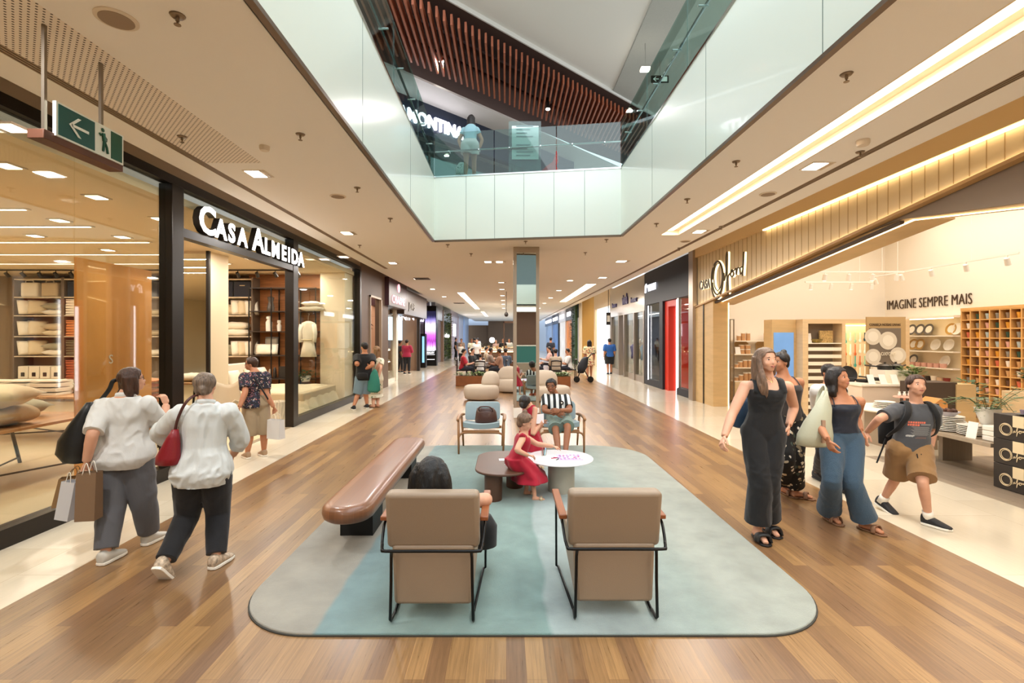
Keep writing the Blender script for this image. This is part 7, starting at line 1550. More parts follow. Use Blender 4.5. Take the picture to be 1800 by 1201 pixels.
# ================================================================= fabrics
def floral(name, base, cols, scale=14., th=.38):
    m = bpy.data.materials.new(name); m.use_nodes = True; nt = m.node_tree; b = nt.nodes['Principled BSDF']; MATS[name] = m
    tc = nd(nt, 'ShaderNodeTexCoord'); n0 = nd(nt, 'ShaderNodeTexNoise', Scale=scale * .6, Detail=2.); nt.links.new(tc.outputs['Object'], n0.inputs[0])
    ad = nd(nt, 'ShaderNodeVectorMath', operation='MULTIPLY_ADD'); ad.inputs[1].default_value = (.12, .12, .12); nt.links.new(n0.outputs['Color'], ad.inputs[0]); nt.links.new(tc.outputs['Object'], ad.inputs[2])
    vo = nd(nt, 'ShaderNodeTexVoronoi', Scale=scale); nt.links.new(ad.outputs[0], vo.inputs['Vector'])
    sp = nd(nt, 'ShaderNodeSeparateColor'); nt.links.new(vo.outputs['Color'], sp.inputs[0])
    rp = ramp(nt, [(i / len(cols), c) for i, c in enumerate(cols)], 'CONSTANT'); nt.links.new(sp.outputs[0], rp.inputs[0])
    lt = nd(nt, 'ShaderNodeMath', operation='LESS_THAN'); lt.inputs[1].default_value = th; nt.links.new(vo.outputs['Distance'], lt.inputs[0])
    mx = nd(nt, 'ShaderNodeMix', data_type='RGBA'); nt.links.new(lt.outputs[0], mx.inputs[0]); mx.inputs[6].default_value = lin(base); nt.links.new(rp.outputs[0], mx.inputs[7]); nt.links.new(mx.outputs[2], b.inputs['Base Color'])
    b.inputs['Roughness'].default_value = .8; return m
def striped(name, c1, c2, freq, axis='X', w=.5, rot=0.):
    m = bpy.data.materials.new(name); m.use_nodes = True; nt = m.node_tree; b = nt.nodes['Principled BSDF']; MATS[name] = m
    tc = nd(nt, 'ShaderNodeTexCoord'); mp = nd(nt, 'ShaderNodeMapping'); mp.inputs['Rotation'].default_value = (0, 0, rot); nt.links.new(tc.outputs['Object'], mp.inputs[0]); sx = nd(nt, 'ShaderNodeSeparateXYZ'); nt.links.new(mp.outputs[0], sx.inputs[0])
    ml = nd(nt, 'ShaderNodeMath', operation='MULTIPLY'); ml.inputs[1].default_value = freq; nt.links.new(sx.outputs['XYZ'.index(axis)], ml.inputs[0])
    fr = nd(nt, 'ShaderNodeMath', operation='FRACT'); nt.links.new(ml.outputs[0], fr.inputs[0]); lt = nd(nt, 'ShaderNodeMath', operation='LESS_THAN'); lt.inputs[1].default_value = w; nt.links.new(fr.outputs[0], lt.inputs[0])
    mx = nd(nt, 'ShaderNodeMix', data_type='RGBA'); nt.links.new(lt.outputs[0], mx.inputs[0]); mx.inputs[6].default_value = lin(c1); mx.inputs[7].default_value = lin(c2); nt.links.new(mx.outputs[2], b.inputs['Base Color']); b.inputs['Roughness'].default_value = .8; return m
def cloth(n, c='#888888', r=.85, bump=.12): return mat('cloth_' + n, c, r, bump=bump, bscale=140, sheen=.15)
WSHIRT = cloth('white_shirt', '#cdcdca'); WSAT = cloth('white_satin', '#c9cdcc', .55); GREYT = cloth('grey_trousers', '#58585c'); BLK = cloth('black', '#121214'); BLKT = cloth('black_trousers', '#16161a')
BEIGE = cloth('beige_shorts', '#9a876c'); DENIM = cloth('denim', '#3d5468', .9, .5); DENIML = cloth('denim_light', '#6f8695', .9); NAVYC = cloth('navy', '#141c2c', .6); KHAKI = cloth('khaki', '#8f6d45'); GTEE = cloth('grey_tee', '#494b50')
REDC = cloth('red_dress', '#a3122c'); SAGEC = cloth('sage_shorts', '#6d8078'); PINKC = cloth('raspberry', '#9b2040'); BLUEC = cloth('blue_tee', '#24569a'); WHC = cloth('white_cotton', '#d8d6d2'); TEALC = cloth('teal', '#2f7a6b')
FLA = floral('floral_navy', '#1d1c28', ['#a36a6a', '#c7b8a6', '#5a5f7a', '#7b4a55', '#26304a'], 34, .40)
FLB = floral('floral_black', '#151312', ['#d8cdb4', '#8a7a5e', '#3f4c44', '#e6dfd0'], 16, .33)
FLC = floral('floral_red', '#d9c49a', ['#a3403a', '#7b2b2c', '#2f6b4a', '#d98f55'], 14, .42)
FLD = floral('leaf_print', '#d8d2bd', ['#6c8a5c', '#b9a98a', '#4f6f4a'], 12, .3)
STR = striped('striped_jersey', '#d6dad8', '#101416', 11.5, 'X', .5)
WTR = dict(t='trainer', m=mat('white_trainer', '#c9c4ba', .5), sole=WC, lace=SIGNB); BTR = dict(t='trainer', m=mat('black_trainer', '#1f1f22', .6), sole=WC)
TTR = dict(t='trainer', m=mat('tan_trainer', '#a08468', .6), sole=WC); SND = dict(t='sandal', m=mat('tan_sandal', '#7d5a41', .6), sw=.014); BSL = dict(t='sandal', m=mat('black_slide', '#131212', .5), sw=.030)
GSN = dict(t='sandal', m=mat('gold_sandal', '#b8a78a', .35, metal=.4), sw=.018)
def bag_blob(name, label, cat, base, rings_, m, n=28, lab=None, parts=None, parent_group=None):
    # rings_: (height, half width, half depth, shift x, shift y) in world axes around base
    t = thing(name, label, cat, base); b = Vector(base)
    MB().rings([[b + Vector((dx + w * cos(a) * (1 + .03 * sin(a * 5 + z * 30)), dy + d * sin(a), z)) for a in [2 * pi * i / n for i in range(n)]] for z, w, d, dx, dy in rings_]).build('bag_body', m, t, smooth=True)
    return t
def strap(t, pts, r, m, flat=.3, side=None, name='strap'): MB().tube([Vector(p) for p in pts], r, 8, smooth=6, side=side, flat=flat).build(name, m, t, smooth=True)
def paper_bag(name, label, c, w, d, h, rz, m, handle=True, tilt=0.):
    t = thing(name, label, 'shopping bag', c); x, y, z = c
    a, b_ = Vector((cos(rz), sin(rz), 0)), Vector((-sin(rz), cos(rz), 0)); k = Vector((tilt, 0, 1)).normalized(); o = Vector(c) - a * w / 2 - b_ * d / 2
    vs = [o, o + a * w, o + a * w + b_ * d, o + b_ * d]; q = MB(); e = .82; top = [o + k * h + b_ * d * .1, o + a * w + k * h + b_ * d * .1, o + a * w + b_ * d * .9 + k * h, o + b_ * d * .9 + k * h]
    mid = [(p + s) / 2 for p, s in zip(vs, top)]; mid[3] = mid[3] - b_ * d * .0
    q.add(vs + top, [(0, 3, 2, 1), (0, 1, 5, 4), (1, 2, 6, 5), (2, 3, 7, 6), (3, 0, 4, 7)]); ob = q.build('bag_body', m, t); ob.modifiers.new('thick', 'SOLIDIFY').thickness = .002
    for yy in (.12, .88):
        p0 = o + a * w * .3 + b_ * d * yy + k * h * .96; p1 = o + a * w * .7 + b_ * d * yy + k * h * .96
        if handle: strap(t, [p0, p0 + k * .08 + a * .02, p1 + k * .08 - a * .02, p1], .003, WC if m != MATS.get('kraft') else m, 1., name='handle')
    return t
# ================================================================= people in front
# 1 woman with glasses, black bag
J = px_pose(1.56, -16, {'R': (262, 956, 0), 'L': (186, 990, 0)}, (217, 800), (221, 697), (233, 668), {'R': ((286, 752, 1), (292, 712, 1)), 'L': ((163, 762, -1), (152, 812, 1))}, {'R': (252, 880, 1), 'L': (196, 892, 1)}, Yp=4.02, lean=-.02, hd=.03)
A = figure('woman with brown hair, glasses, white blouse and grey trousers walking away on the left', J, dict(h=1.56, sex='f', bulk=1.06, collar=WSHIRT, yaw=-16, feet={'R': 5, 'L': 0}, hyaw=38, pitch=8, hair='shoulder', hc='brown', glasses='clear', skin='fair', shoes=WTR, hand={'R': dict(dir=(-.35, .1, 1), palm=(-1, .2, 0), curl=40), 'L': dict(curl=75)},
    clothes=[('trousers', dict(torso=(-.2, .3), legs=1.93, lw=(.076, .068, .055, .052, .040), e=.010, m=GREYT, fold=.005)), ('blouse', dict(torso=(-.16, 1.0), sleeve=.95, sw=1.16, e=.015, m=WSHIRT, fold=.008, fs=(13, 13, 6), flare=.06))]), vox=.009)
# 2 woman with bun, red bag
J = px_pose(1.54, -18, {'R': (380, 997, 0), 'L': (290, 1008, .045)}, (356, 828), (361, 709), (361, 679), {'R': ((423, 772, 1), (410, 800, 1)), 'L': ((279, 762, 1), (318, 790, 1))}, {'R': (384, 900, 1), 'L': (330, 905, 1)}, Yp=3.74, lean=.0, hd=.03, shw=.104)
B = figure('woman with greying hair in a low bun, white satin shirt and black trousers walking away', J, dict(h=1.54, sex='f', bulk=1.0, collar=WSAT, yaw=-18, feet={'R': 5, 'L': 0}, hyaw=-12, hair='bun', hc='grey', scrunchie=True, bun=(.06, -.46, -.08), skin='fair', shoes=dict(WTR, m=mat('patterned_slipon', '#b3a08a', .6, var=.5, vscale=40), lace=None), fpitch={'L': 50},
    clothes=[('trousers', dict(torso=(-.2, .3), legs=1.95, lw=(.074, .062, .050, .047, .036), e=.010, m=BLKT, fold=.004)), ('satin_shirt', dict(torso=(-.18, 1.0), sleeve=1.4, sw=1.22, e=.014, m=WSAT, fold=.010, fs=(15, 15, 6), flare=.055))]), vox=.009)
# 3 woman in floral top
J = px_pose(1.50, -45, {'R': (464, 802, 0), 'L': (435, 806, 0)}, (450, 712), (448, 654), (441, 640), {'R': ((468, 692, -1), (481, 716, -1)), 'L': ((431, 690, -1), (421, 716, -1))}, {'R': (464, 758, 1), 'L': (440, 760, 1)}, Yp=7.15, hd=-.0)
C_ = figure('woman with short dark hair, sunglasses, floral top and beige shorts at the shop entrance', J, dict(h=1.50, sex='f', bulk=1.08, yaw=-45, hyaw=-105, hair='short', hc='brown', glasses='sun', skin='tan', shoes=TTR, hand={'R': dict(curl=70)},
    clothes=[('shorts', dict(torso=(-.2, .3), legs=1.1, lw=(.066, .062, .056, .054, .05), e=.010, m=BEIGE)), ('floral_top', dict(torso=(-.06, 1.0), sleeve=.75, sw=1.25, e=.014, m=FLA, fold=.005, flare=.02))]), vox=.011)
# 4 man in black at the window
J = px_pose(1.66, -30, {'R': (645, 718, 0), 'L': (622, 721, 0)}, (640, 664), (641, 622), (640, 610), {'R': ((655, 642, -1), (640, 650, 1)), 'L': ((627, 642, -1), (632, 634, 1))}, {'R': (643, 692, 1), 'L': (629, 693, 1)}, Yp=11.9, sex='m', hd=.0)
figure('man in black T-shirt and denim shorts looking into the linen shop window', J, dict(h=1.66, sex='m', bulk=1.15, yaw=-30, hyaw=-60, hair='short', hc='dark', skin='tan', shoes=BTR, clothes=[('shorts', dict(torso=(-.2, .25), legs=.95, lw=(.075, .07, .062, .06, .05), e=.012, m=DENIML)), ('t_shirt', dict(torso=(-.1, 1.0), sleeve=.7, sw=1.3, e=.02, m=BLK, flare=.015))]), vox=.013)
t = bag_blob('waist_bag', 'black bag hanging at the back of the man in black', 'bag', P3(637, 660, 11.72), [(-.08, .06, .03, 0, 0), (-.07, .13, .05, 0, 0), (.03, .13, .05, 0, 0), (.06, .1, .03, 0, 0)], BLK)
# 5 woman beside him
J = px_pose(1.60, -60, {'R': (664, 716, 0), 'L': (656, 717, 0)}, (662, 668), (663, 629), (661, 616), {'R': ((669, 648, -1), (665, 664, -1)), 'L': ((658, 648, 1), (652, 652, 1))}, {'R': (664, 692, 1), 'L': (657, 693, 1)}, Yp=12.35)
figure('woman with long light hair in a leaf-print dress beside the man in black', J, dict(h=1.60, sex='f', yaw=-60, hyaw=-70, hair='long', hc='blond', skin='fair', shoes=SND, clothes=[('dress', dict(torso=(-.1, 1.0), sleeve=.6, sw=1.2, skirt=[(-.1, .17, .13, 0), (.5, .18, .15, 0), (1.0, .19, .17, 0), (1.35, .21, .18, 0)], e=.015, m=FLD))]), vox=.013)
t = bag_blob('tote_bag', 'large turquoise cloth bag carried by the woman in the leaf-print dress', 'bag', P3(657, 690, 11.85), [(0, .10, .05, 0, 0), (.05, .16, .07, 0, 0), (.3, .14, .06, 0, 0), (.5, .07, .04, 0.02, 0), (.56, .03, .02, .02, 0)], TEALC)
# 6 seated man
J = px_pose(1.74, 188, {'R': (980, 812, 0.0), 'L': (992, 812, 0.0)}, (982, 734), (976, 694), (969, 679), {'R': ((957, 722, -1), (976, 727, -1)), 'L': ((1002, 722, -1), (984, 722, -1))}, {'R': (977, 757, -1), 'L': (998, 752, -1)}, Yp=7.62, lean=.14, hd=-.04, sex='m', shw=.092)
for S_, (u, v) in (('R', (982, 797)), ('L', (994, 796))): J['ankle' + S_] = solve(J['knee' + S_], (u, v), .235 * 1.74, -1)
G_ = figure('smiling man with glasses in a striped black and white jersey seated with folded arms', J, dict(h=1.74, sex='m', bulk=.90, yaw=188, hyaw=195, pitch=-4, roll=6, hair='short', hc='black', glasses='clear', skin='brown', shoes=dict(BTR, m=mat('orange_trainer', '#b5654a', .6)), hand={'R': dict(dir=(1, -.2, .1), palm=(0, .9, -.3), curl=30), 'L': dict(dir=(-1, -.2, .0), palm=(0, .9, -.3), curl=30)},
    clothes=[('shorts', dict(torso=(-.16, .2), legs=.88, lw=(.056, .054, .052, .05, .05), e=.010, m=SAGEC, fold=.005)), ('striped_jersey', dict(torso=(-.05, 1.0), sleeve=.72, sw=1.1, e=.010, m=STR, fold=.004))]), vox=.0095)
c = G_['P'] + G_['up'] * .70 + ydir(188) * .145 + rdir(188) * -.09; MB().lathe(c, [(.035, 0), (.035, .008)], 6, ax=ydir(188)).build('club_badge', SIGNB, G_['t']); MB().lathe(c + ydir(188) * .008, [(.014, 0), (.014, .004)], 5, ax=ydir(188)).build('badge_star', WC, G_['t'])
# 7 girl in red at the table
J = px_pose(1.08, 92, {'R': (940, 881, 0), 'L': (925, 871, 0)}, (908, 806), (920, 762), (923, 743), {'R': ((908, 792, -1), (929, 801, 1)), 'L': ((944, 781, 1), (972, 785, 1))}, {'R': (933, 832, 1), 'L': (927, 832, 1)}, Yp=5.28, hd=0, sex='c', shw=.095)
J['neck'].x += .015
g7 = figure('little girl in a ruffled red dress with top bun sitting by the marble table', J, dict(h=1.08, sex='c', yaw=88, syaw=80, hyaw=95, pitch=-22, hair='bun', hc='light', bun=(0, -.22, .52), skin='fair', hh=.198, shoes=GSN, lid=BROW, hairline=.36, feet={'R': 95, 'L': 90}, hand={'R': dict(dir=(1, 0, -.1), palm=(0, -.3, -1), curl=45), 'L': dict(dir=(1, .1, -.25), palm=(0, 0, -1), curl=20)},
    clothes=[('red_dress', dict(torso=(0, .90), shoulders=.75, skirt=[(-.05, .13, .12, 0), (.3, .16, .16, 0.02), (.7, .20, .17, .02), (1.02, .24, .19, 0.02), (1.30, .25, .20, .02)], wave=.06, e=.012, m=REDC, fold=.004))]), vox=.0085)
for S_ in 'RL':
    s_ = g7['sd'][S_][0]; MB().tube([s_ + Vector((.03, 0, .03)), s_ + Vector((.0, -.01 if S_ == 'R' else .01, .045)), s_ + Vector((-.03, 0, .03))], [.012, .024, .012], 10, smooth=4).build('ruffle', REDC, g7['t'], smooth=True)
# 8 second girl behind
J = std_pose(.30, 6.42, 1.05, 55, armf=0, sex='c')
J['head'] = P3(923, 709, 6.36); J['elbowR'] = P3(936, 765, 6.25); J['wristR'] = P3(949, 748, 6.3); J['elbowL'] = P3(945, 757, 6.5); J['wristL'] = P3(954, 745, 6.45)
g8 = figure('girl in a red dress with dark plaited hair standing behind the first girl', J, dict(h=1.05, sex='c', yaw=60, hyaw=30, pitch=-10, hair='bun', hc='dark', bun=(0, -.44, -.12), hh=.195, skin='fair', shoes=GSN, clothes=[('red_dress', dict(torso=(0, .92), shoulders=.8, skirt=[(-.05, .12, .10, 0), (.5, .16, .14, 0), (1.1, .2, .18, 0)], wave=.05, e=.012, m=REDC, fold=.003))]), vox=.0085)
p = P3(948, 738, 6.3); tag(MB().obox(p + Vector((-.05, 0, -.055)), (.11, .015, .01), (-.0, .01, .12), (0, .0015, 0)).build('paper_sheet', PAPER), 'white sheet of paper held up by the girl standing behind', 'paper')
# 9 woman in the left armchair
J = std_pose(-.47, 3.38, 1.6, 8, seated=.36)
J['head'] = P3(760, 838, 3.30); J['neck'] = P3(757, 872, 3.27); up_ = J['neck'] - J['pelvis']
for s, S_ in ((1, 'R'), (-1, 'L')): J['shoulder' + S_] = J['neck'] - Vector((0, 0, .045)) + rdir(8) * s * .155
J['elbowR'] = Vector((-.128, 3.28, .66)); J['wristR'] = Vector((-.22, 3.50, .60)); J['elbowL'] = Vector((-.70, 3.35, .60)); J['wristL'] = Vector((-.60, 3.55, .55))
figure('woman with black shoulder-length hair sitting in the left armchair, back to the camera', J, dict(h=1.6, sex='f', bulk=1.1, yaw=8, hyaw=8, hh=.262, hair='shoulder', hc='black', locks=[([(s * .2, -.1, .3), (s * .36, -.2, 0), (s * .42, -.25, -.45), (s * .52, -.22, -.62)], (.2, .2, .17, .06)) for s in (-1, 1)] + [([(0, -.12, .25), (0, -.2, -.15), (0, -.22, -.6)], (.36, .40, .40))], skin='fair', shoes=BSL, clothes=[('blouse', dict(torso=(-.1, 1.0), sleeve=.4, sw=1.2, e=.012, m=BLK)), ('trousers', dict(torso=(-.15, .2), legs=1.8, e=.01, m=BLKT))]), vox=.009)
t = bag_blob('handbag', 'dark round handbag hanging at the right armrest of the seated woman', 'handbag', (-.16, 3.62, .30), [(-.10, .05, .06, 0, 0), (-.08, .09, .10, 0, 0), (.06, .09, .10, 0, 0), (.13, .05, .06, 0, 0)], BLK)
# 10 woman in black jumpsuit
J = px_pose(1.69, 188, {'R': (1332, 946, 0), 'L': (1349, 934, 0)}, (1342, 757), (1348, 666), (1347, 634), {'R': ((1287, 728, -1), (1273, 768, -1)), 'L': ((1396, 716, 1), (1386, 748, -1))}, {'R': (1336, 845, -1), 'L': (1350, 845, -1)}, Yp=4.34, sex='f', shw=.104, hd=-.03)
D = figure('woman with long light-brown hair in a black sleeveless wide-legged jumpsuit', J, dict(h=1.69, sex='f', bulk=.92, yaw=188, hyaw=168, pitch=4, hair='long', hc='light', skin='fair', shoes=BSL, gaze=1, hairline=.31, feet={'R': 185, 'L': 180},
    locks=[([(.30, .02, .1), (.34, .10, -.3), (.36, .22, -.7), (.30, .30, -1.15), (.26, .28, -1.5)], (.12, .13, .14, .13, .05)), ([(.22, .0, .0), (.30, .0, -.5), (.42, .15, -1.0), (.38, .2, -1.35)], (.12, .14, .13, .05))],
    hand={'R': dict(curl=35), 'L': dict(dir=(-.3, -.3, -1), curl=40)}, clothes=[('jumpsuit', dict(torso=(-.2, .80), legs=1.88, lw=(.056, .054, .050, .052, .058), straps=.030, top=.80, e=.010, m=BLK, fold=.006))]), vox=.009)
w = D['P'] + D['up'] * .33
MB().tube([D['L'](.10, .06, -.62), D['L'](.06, .20, -.78), D['L'](0, .27, -.86), D['L'](-.06, .20, -.78), D['L'](-.10, .06, -.62)], .0018, 6, smooth=4).build('necklace', mat('gold', '#c9a45c', .25, metal=1.), D['t'])
t = bag_blob('shoulder_bag', 'blue denim bag hanging behind the hip of the woman in black', 'handbag', P3(1303, 752, 4.62), [(0, .05, .04, 0, 0), (.02, .10, .06, 0, 0), (.14, .11, .07, 0, 0), (.24, .07, .05, .02, 0), (.3, .03, .03, .04, 0)], cloth('blue_bag', '#2d4763', .6))
# 11 woman behind with updo and floral trousers
J = px_pose(1.64, 172, {'R': (1380, 868, 0), 'L': (1398, 874, 0)}, (1384, 738), (1377, 661), (1371, 637), {'R': ((1352, 708, 1), (1352, 742, 1)), 'L': ((1400, 706, 1), (1402, 740, -1))}, {'R': (1380, 805, -1), 'L': (1396, 805, -1)}, Yp=5.28, shw=.11)
figure('woman with dark updo and black floral trousers half hidden behind the woman in black', J, dict(h=1.64, sex='f', yaw=172, hyaw=250, hair='bun', hc='dark', bun=(0, -.25, .5), skin='tan', shoes=SND, feet={'L': 130}, clothes=[('floral_trousers', dict(torso=(-.2, .35), legs=1.86, lw=(.070, .060, .052, .050, .050), e=.010, m=FLB)), ('strappy_top', dict(torso=(.0, .80), straps=.008, top=.82, e=.012, m=cloth('dark_print', '#3a3330')))]), vox=.010)
# 12 woman in jeans
J = px_pose(1.60, 186, {'R': (1457, 914, 0), 'L': (1520, 931, 0)}, (1480, 772), (1477, 694), (1474, 665), {'R': ((1436, 742, -1), (1455, 773, -1)), 'L': ((1505, 734, 1), (1513, 757, -1))}, {'R': (1462, 845, -1), 'L': (1498, 848, -1)}, Yp=4.56, shw=.103, hd=-.01)
K_ = figure('woman with dark wavy hair in navy camisole and flared jeans beside the boy', J, dict(h=1.60, sex='f', bulk=.9, yaw=186, hyaw=150, pitch=8, hair='shoulder', hc='dark', locks=[([(s * .25, -.1, .35), (s * .40, -.12 - .1 * q, 0), (s * .34, -.1 - .15 * q, -.3), (s * .46, -.06 - .2 * q, -.6), (s * .36, -.05, -.8)], (.15, .16, .15, .13, .04)) for s in (-1, 1) for q in (0, 1)], skin='tan', shoes=SND, gaze=0, feet={'R': 180, 'L': 160}, hand={'L': dict(curl=25, dir=(.5, -.1, -1)), 'R': dict(curl=25, dir=(.3, -.2, -1))},
    clothes=[('jeans', dict(torso=(-.2, .36), legs=1.93, lw=(.060, .053, .042, .047, .060), e=.010, m=DENIM, fold=.004)), ('camisole', dict(torso=(.18, .80), straps=.006, top=.82, e=.014, m=NAVYC, fold=.005))]), vox=.009)
# 13 boy
J = px_pose(1.47, 192, {'R': (1552, 893, .02), 'L': (1632, 924, 0)}, (1599, 788), (1610, 710), (1611, 678), {'R': ((1546, 736, -1), (1524, 760, 1)), 'L': ((1640, 752, 1), (1636, 786, -1))}, {'R': (1574, 842, 1), 'L': (1622, 850, -1)}, Yp=4.70, shw=.103, sex='m', hd=-.02)
M_ = figure('boy with dark hair, backpack, grey printed T-shirt and khaki shorts striding along', J, dict(h=1.47, sex='m', bulk=.94, yaw=192, hyaw=188, pitch=8, roll=-4, hair='short', hc='brown', skin='fair', shoes=BTR, socks=True, feet={'L': 150, 'R': 165}, fpitch={'R': 18}, hh=.205, gaze=0, hand={'R': dict(dir=(-.5, -.2, -1), curl=25)},
    clothes=[('khaki_shorts', dict(torso=(-.2, .25), legs=.86, lw=(.070, .066, .066, .06, .05), e=.010, m=KHAKI, fold=.005)), ('t_shirt', dict(torso=(-.08, 1.0), sleeve=.75, sw=1.15, e=.014, m=GTEE, fold=.006, flare=.01))]), vox=.009)
# 14 hidden person behind the woman in jeans
J = px_pose(1.55, 175, {'R': (1436, 842, 0), 'L': (1474, 862, 0)}, (1456, 745), (1457, 676), (1458, 655), {'R': ((1436, 712, 1), (1440, 742, 1)), 'L': ((1474, 712, 1), (1472, 742, 1))}, {'R': (1446, 795, -1), 'L': (1466, 800, -1)}, Yp=5.8)
figure('person in pale top and dark trousers almost hidden behind the woman in jeans', J, dict(h=1.5, sex='f', yaw=175, hair='short', hc='dark', skin='tan', shoes=dict(BTR, sole=BLK), clothes=[('dark_trousers', dict(torso=(-.2, .3), legs=1.86, e=.014, m=BLKT)), ('pale_top', dict(torso=(-.1, 1.0), sleeve=1.2, sw=1.3, e=.018, m=WHC))]), vox=.011)
# ================================================================= things carried
LBK = mat('black_leather', '#101010', .45, bump=.3, bscale=20)
pj = P3(136, 800, 3.90)
t = bag_blob('shoulder_bag', 'large black shoulder bag on the woman with glasses', 'handbag', pj, [(-.06, .05, .05, .01, 0), (-.05, .10, .08, .0, 0), (.02, .135, .11, -.01, 0), (.12, .13, .11, 0, 0), (.24, .085, .085, .035, 0), (.34, .05, .06, .075, 0), (.42, .02, .03, .10, 0)], LBK)
strap(t, [pj + V((.10, .03, .36)), pj + V((.18, .08, .5)), pj + V((.24, .06, .585)), pj + V((.23, .16, .56)), pj + V((.14, .16, .35))], .016, LBK, .35)
kraft = mat('kraft', '#8a6a45', .7, bump=.2, bscale=12); whp = mat('white_card', '#c4c5cc', .6)
paper_bag('paper_bag', 'brown paper shopping bag carried by the woman with glasses', P3(156, 913, 3.72), .135, .10, .36, .15, mat('kraft_dark', '#7a6048', .6, bump=.2, bscale=12), tilt=.02)
paper_bag('paper_bag', 'white paper shopping bag beside the brown one on the left', P3(118, 912, 3.85), .15, .09, .30, -.3, whp, tilt=.16)
paper_bag('paper_bag', 'second brown paper bag behind the white one on the left', P3(117, 888, 4.02), .17, .10, .24, .5, kraft, tilt=.25)
REDL = mat('red_leather', '#7e1520', .38, bump=.15, bscale=60)
pj = P3(296, 817, 3.62)
t = bag_blob('shoulder_bag', 'dark red leather handbag on the woman in the satin shirt', 'handbag', pj, [(0, .075, .05, 0, 0), (.01, .09, .065, 0, 0), (.06, .085, .06, 0, 0), (.20, .045, .04, .035, 0), (.26, .02, .025, .05, 0)], REDL)
strap(t, [pj + V((.03, .02, .22)), pj + V((.07, .0, .34)), pj + V((.13, .0, .46)), pj + V((.165, .06, .505)), pj + V((.15, .13, .45)), pj + V((.08, .1, .25))], .011, mat('strap_brown', '#4a2622', .5), .35)
CRL = mat('cream_leather', '#b9bca6', .4, bump=.15, bscale=50)
pj = P3(1432, 780, 4.38)
t = bag_blob('shoulder_bag', 'large cream leather bag on the shoulder of the woman in jeans', 'handbag', pj, [(-.03, .10, .03, .02, 0), (-.01, .165, .05, 0, 0), (.08, .16, .065, 0, 0), (.2, .12, .06, .03, 0), (.32, .08, .045, .07, 0), (.42, .035, .03, .10, .02), (.47, .018, .02, .115, .03)], CRL)
strap(t, [pj + V((.07, .0, .38)), pj + V((.115, .02, .47)), pj + V((.14, .08, .50)), pj + V((.13, .14, .42)), pj + V((.08, .1, .3))], .018, CRL, .4)
MB().box(pj.x + .02, pj.x + .05, pj.y - .075, pj.y - .055, pj.z + .02, pj.z + .22).build('tab', mat('tan_tab', '#a98a74', .5), t)
# backpack
t = thing('backpack', 'black backpack with shoulder straps worn by the boy', 'backpack', M_['P'])
P_, up_, fw, rt = M_['P'], M_['up'], ydir(192), rdir(192)
rg = []
for tt, w, d_ in ((-.02, .08, .03), (.0, .13, .06), (.35, .145, .085), (.7, .13, .07), (.9, .09, .04), (.93, .04, .02)):
    c = P_ + up_ * tt - fw * (.15 + d_ * .6) + rt * .045; rg.append([c + rt * w * cos(a) + fw * d_ * sin(a) for a in [2 * pi * i / 24 for i in range(24)]])
MB().rings(rg).build('pack_body', BLK, t, smooth=True)
for s in (-1, 1):
    o_ = rt * (.095 * s); MB().tube([P_ + up_ * .85 + o_ - fw * .12, P_ + up_ * 1.03 + o_ * .95 - fw * .03, P_ + up_ * 1.01 + o_ + fw * .05, P_ + up_ * .8 + o_ * 1.25 + fw * .125, P_ + up_ * .5 + o_ * 1.65 + fw * .09, P_ + up_ * .3 + o_ * 1.9 + fw * .0, P_ + up_ * .2 + o_ * 1.6 - fw * .1], [.02, .024, .028, .028, .02, .014, .012], 8, smooth=5, side=tuple(rt), flat=.4).build('shoulder_strap', BLK, t, smooth=True)
q0 = P_ + rt * .16 - fw * .1; MB().tube([q0 + up_ * .15, q0 - up_ * .1 + rt * .02, q0 - up_ * .42 + rt * .05], .008, 6, smooth=4).build('hanging_strap', BLK, t)
# print on the T-shirt, following the chest surface
CORAL = mat('coral_print', '#d8735c', .7); PGR = mat('pale_print', '#aeb0ae', .7); RST = mat('rust_print', '#7d5f57', .7)
def chest_print(info, yaw, cells, m, name):
    b = MB(); b_ = info['t']; tee = [c for c in b_.children if c.name.startswith('t_shirt')][0]; off = world_of(b_); me = tee.data
    from mathutils.bvhtree import BVHTree
    bv = BVHTree.FromPolygons([v.co + off for v in me.vertices], [tuple(p.vertices) for p in me.polygons]); fw, rt = ydir(yaw), rdir(yaw)
    def pt(x, t_):
        o = info['P'] + info['up'] * t_ + rt * x + fw * .6; hit = bv.ray_cast(o, -fw); return (hit[0] if hit[0] is not None else info['P'] + info['up'] * t_ + rt * x + fw * .15) + fw * .0025
    for x0, x1, t0, t1 in cells:
        n = max(2, int(abs(x1 - x0) / .012)); k = max(1, int(abs(t1 - t0) * SLn / .012)); vs = [pt(x0 + (x1 - x0) * i / n, t0 + (t1 - t0) * j / k) for j in range(k + 1) for i in range(n + 1)]
        b.add(vs, [(j * (n + 1) + i, j * (n + 1) + i + 1, (j + 1) * (n + 1) + i + 1, (j + 1) * (n + 1) + i) for j in range(k) for i in range(n)])
    b.build(name, m, b_)
SLn = M_['up'].length; qr = random.Random(3)
cells = []
for row, t0 in enumerate((.60, .545)):
    x = .10
    while x > (-.03 if row == 0 else .01): w_ = qr.uniform(.010, .018); cells.append((x, x - w_, t0, t0 + .042)); x -= w_ + .004
chest_print(M_, 192, cells, CORAL, 'coral_lettering')
chest_print(M_, 192, [(-.0, -.085, .565, .572), (-.0, -.085, .58, .586)] + [(.07 - .01 * (k % 3), -.07 - .01 * (k % 2), .52 - k * .022, .525 - k * .022) for k in range(9)] + [(.10 - .006 * k, .085 - .006 * k, .30 + .012 * (k % 3), .335 + .008 * (k % 2)) for k in range(9)], PGR, 'pale_print')
chest_print(M_, 192, [(.03, -.06, .27, .285), (.02, -.06, .30, .307)], RST, 'rust_print')
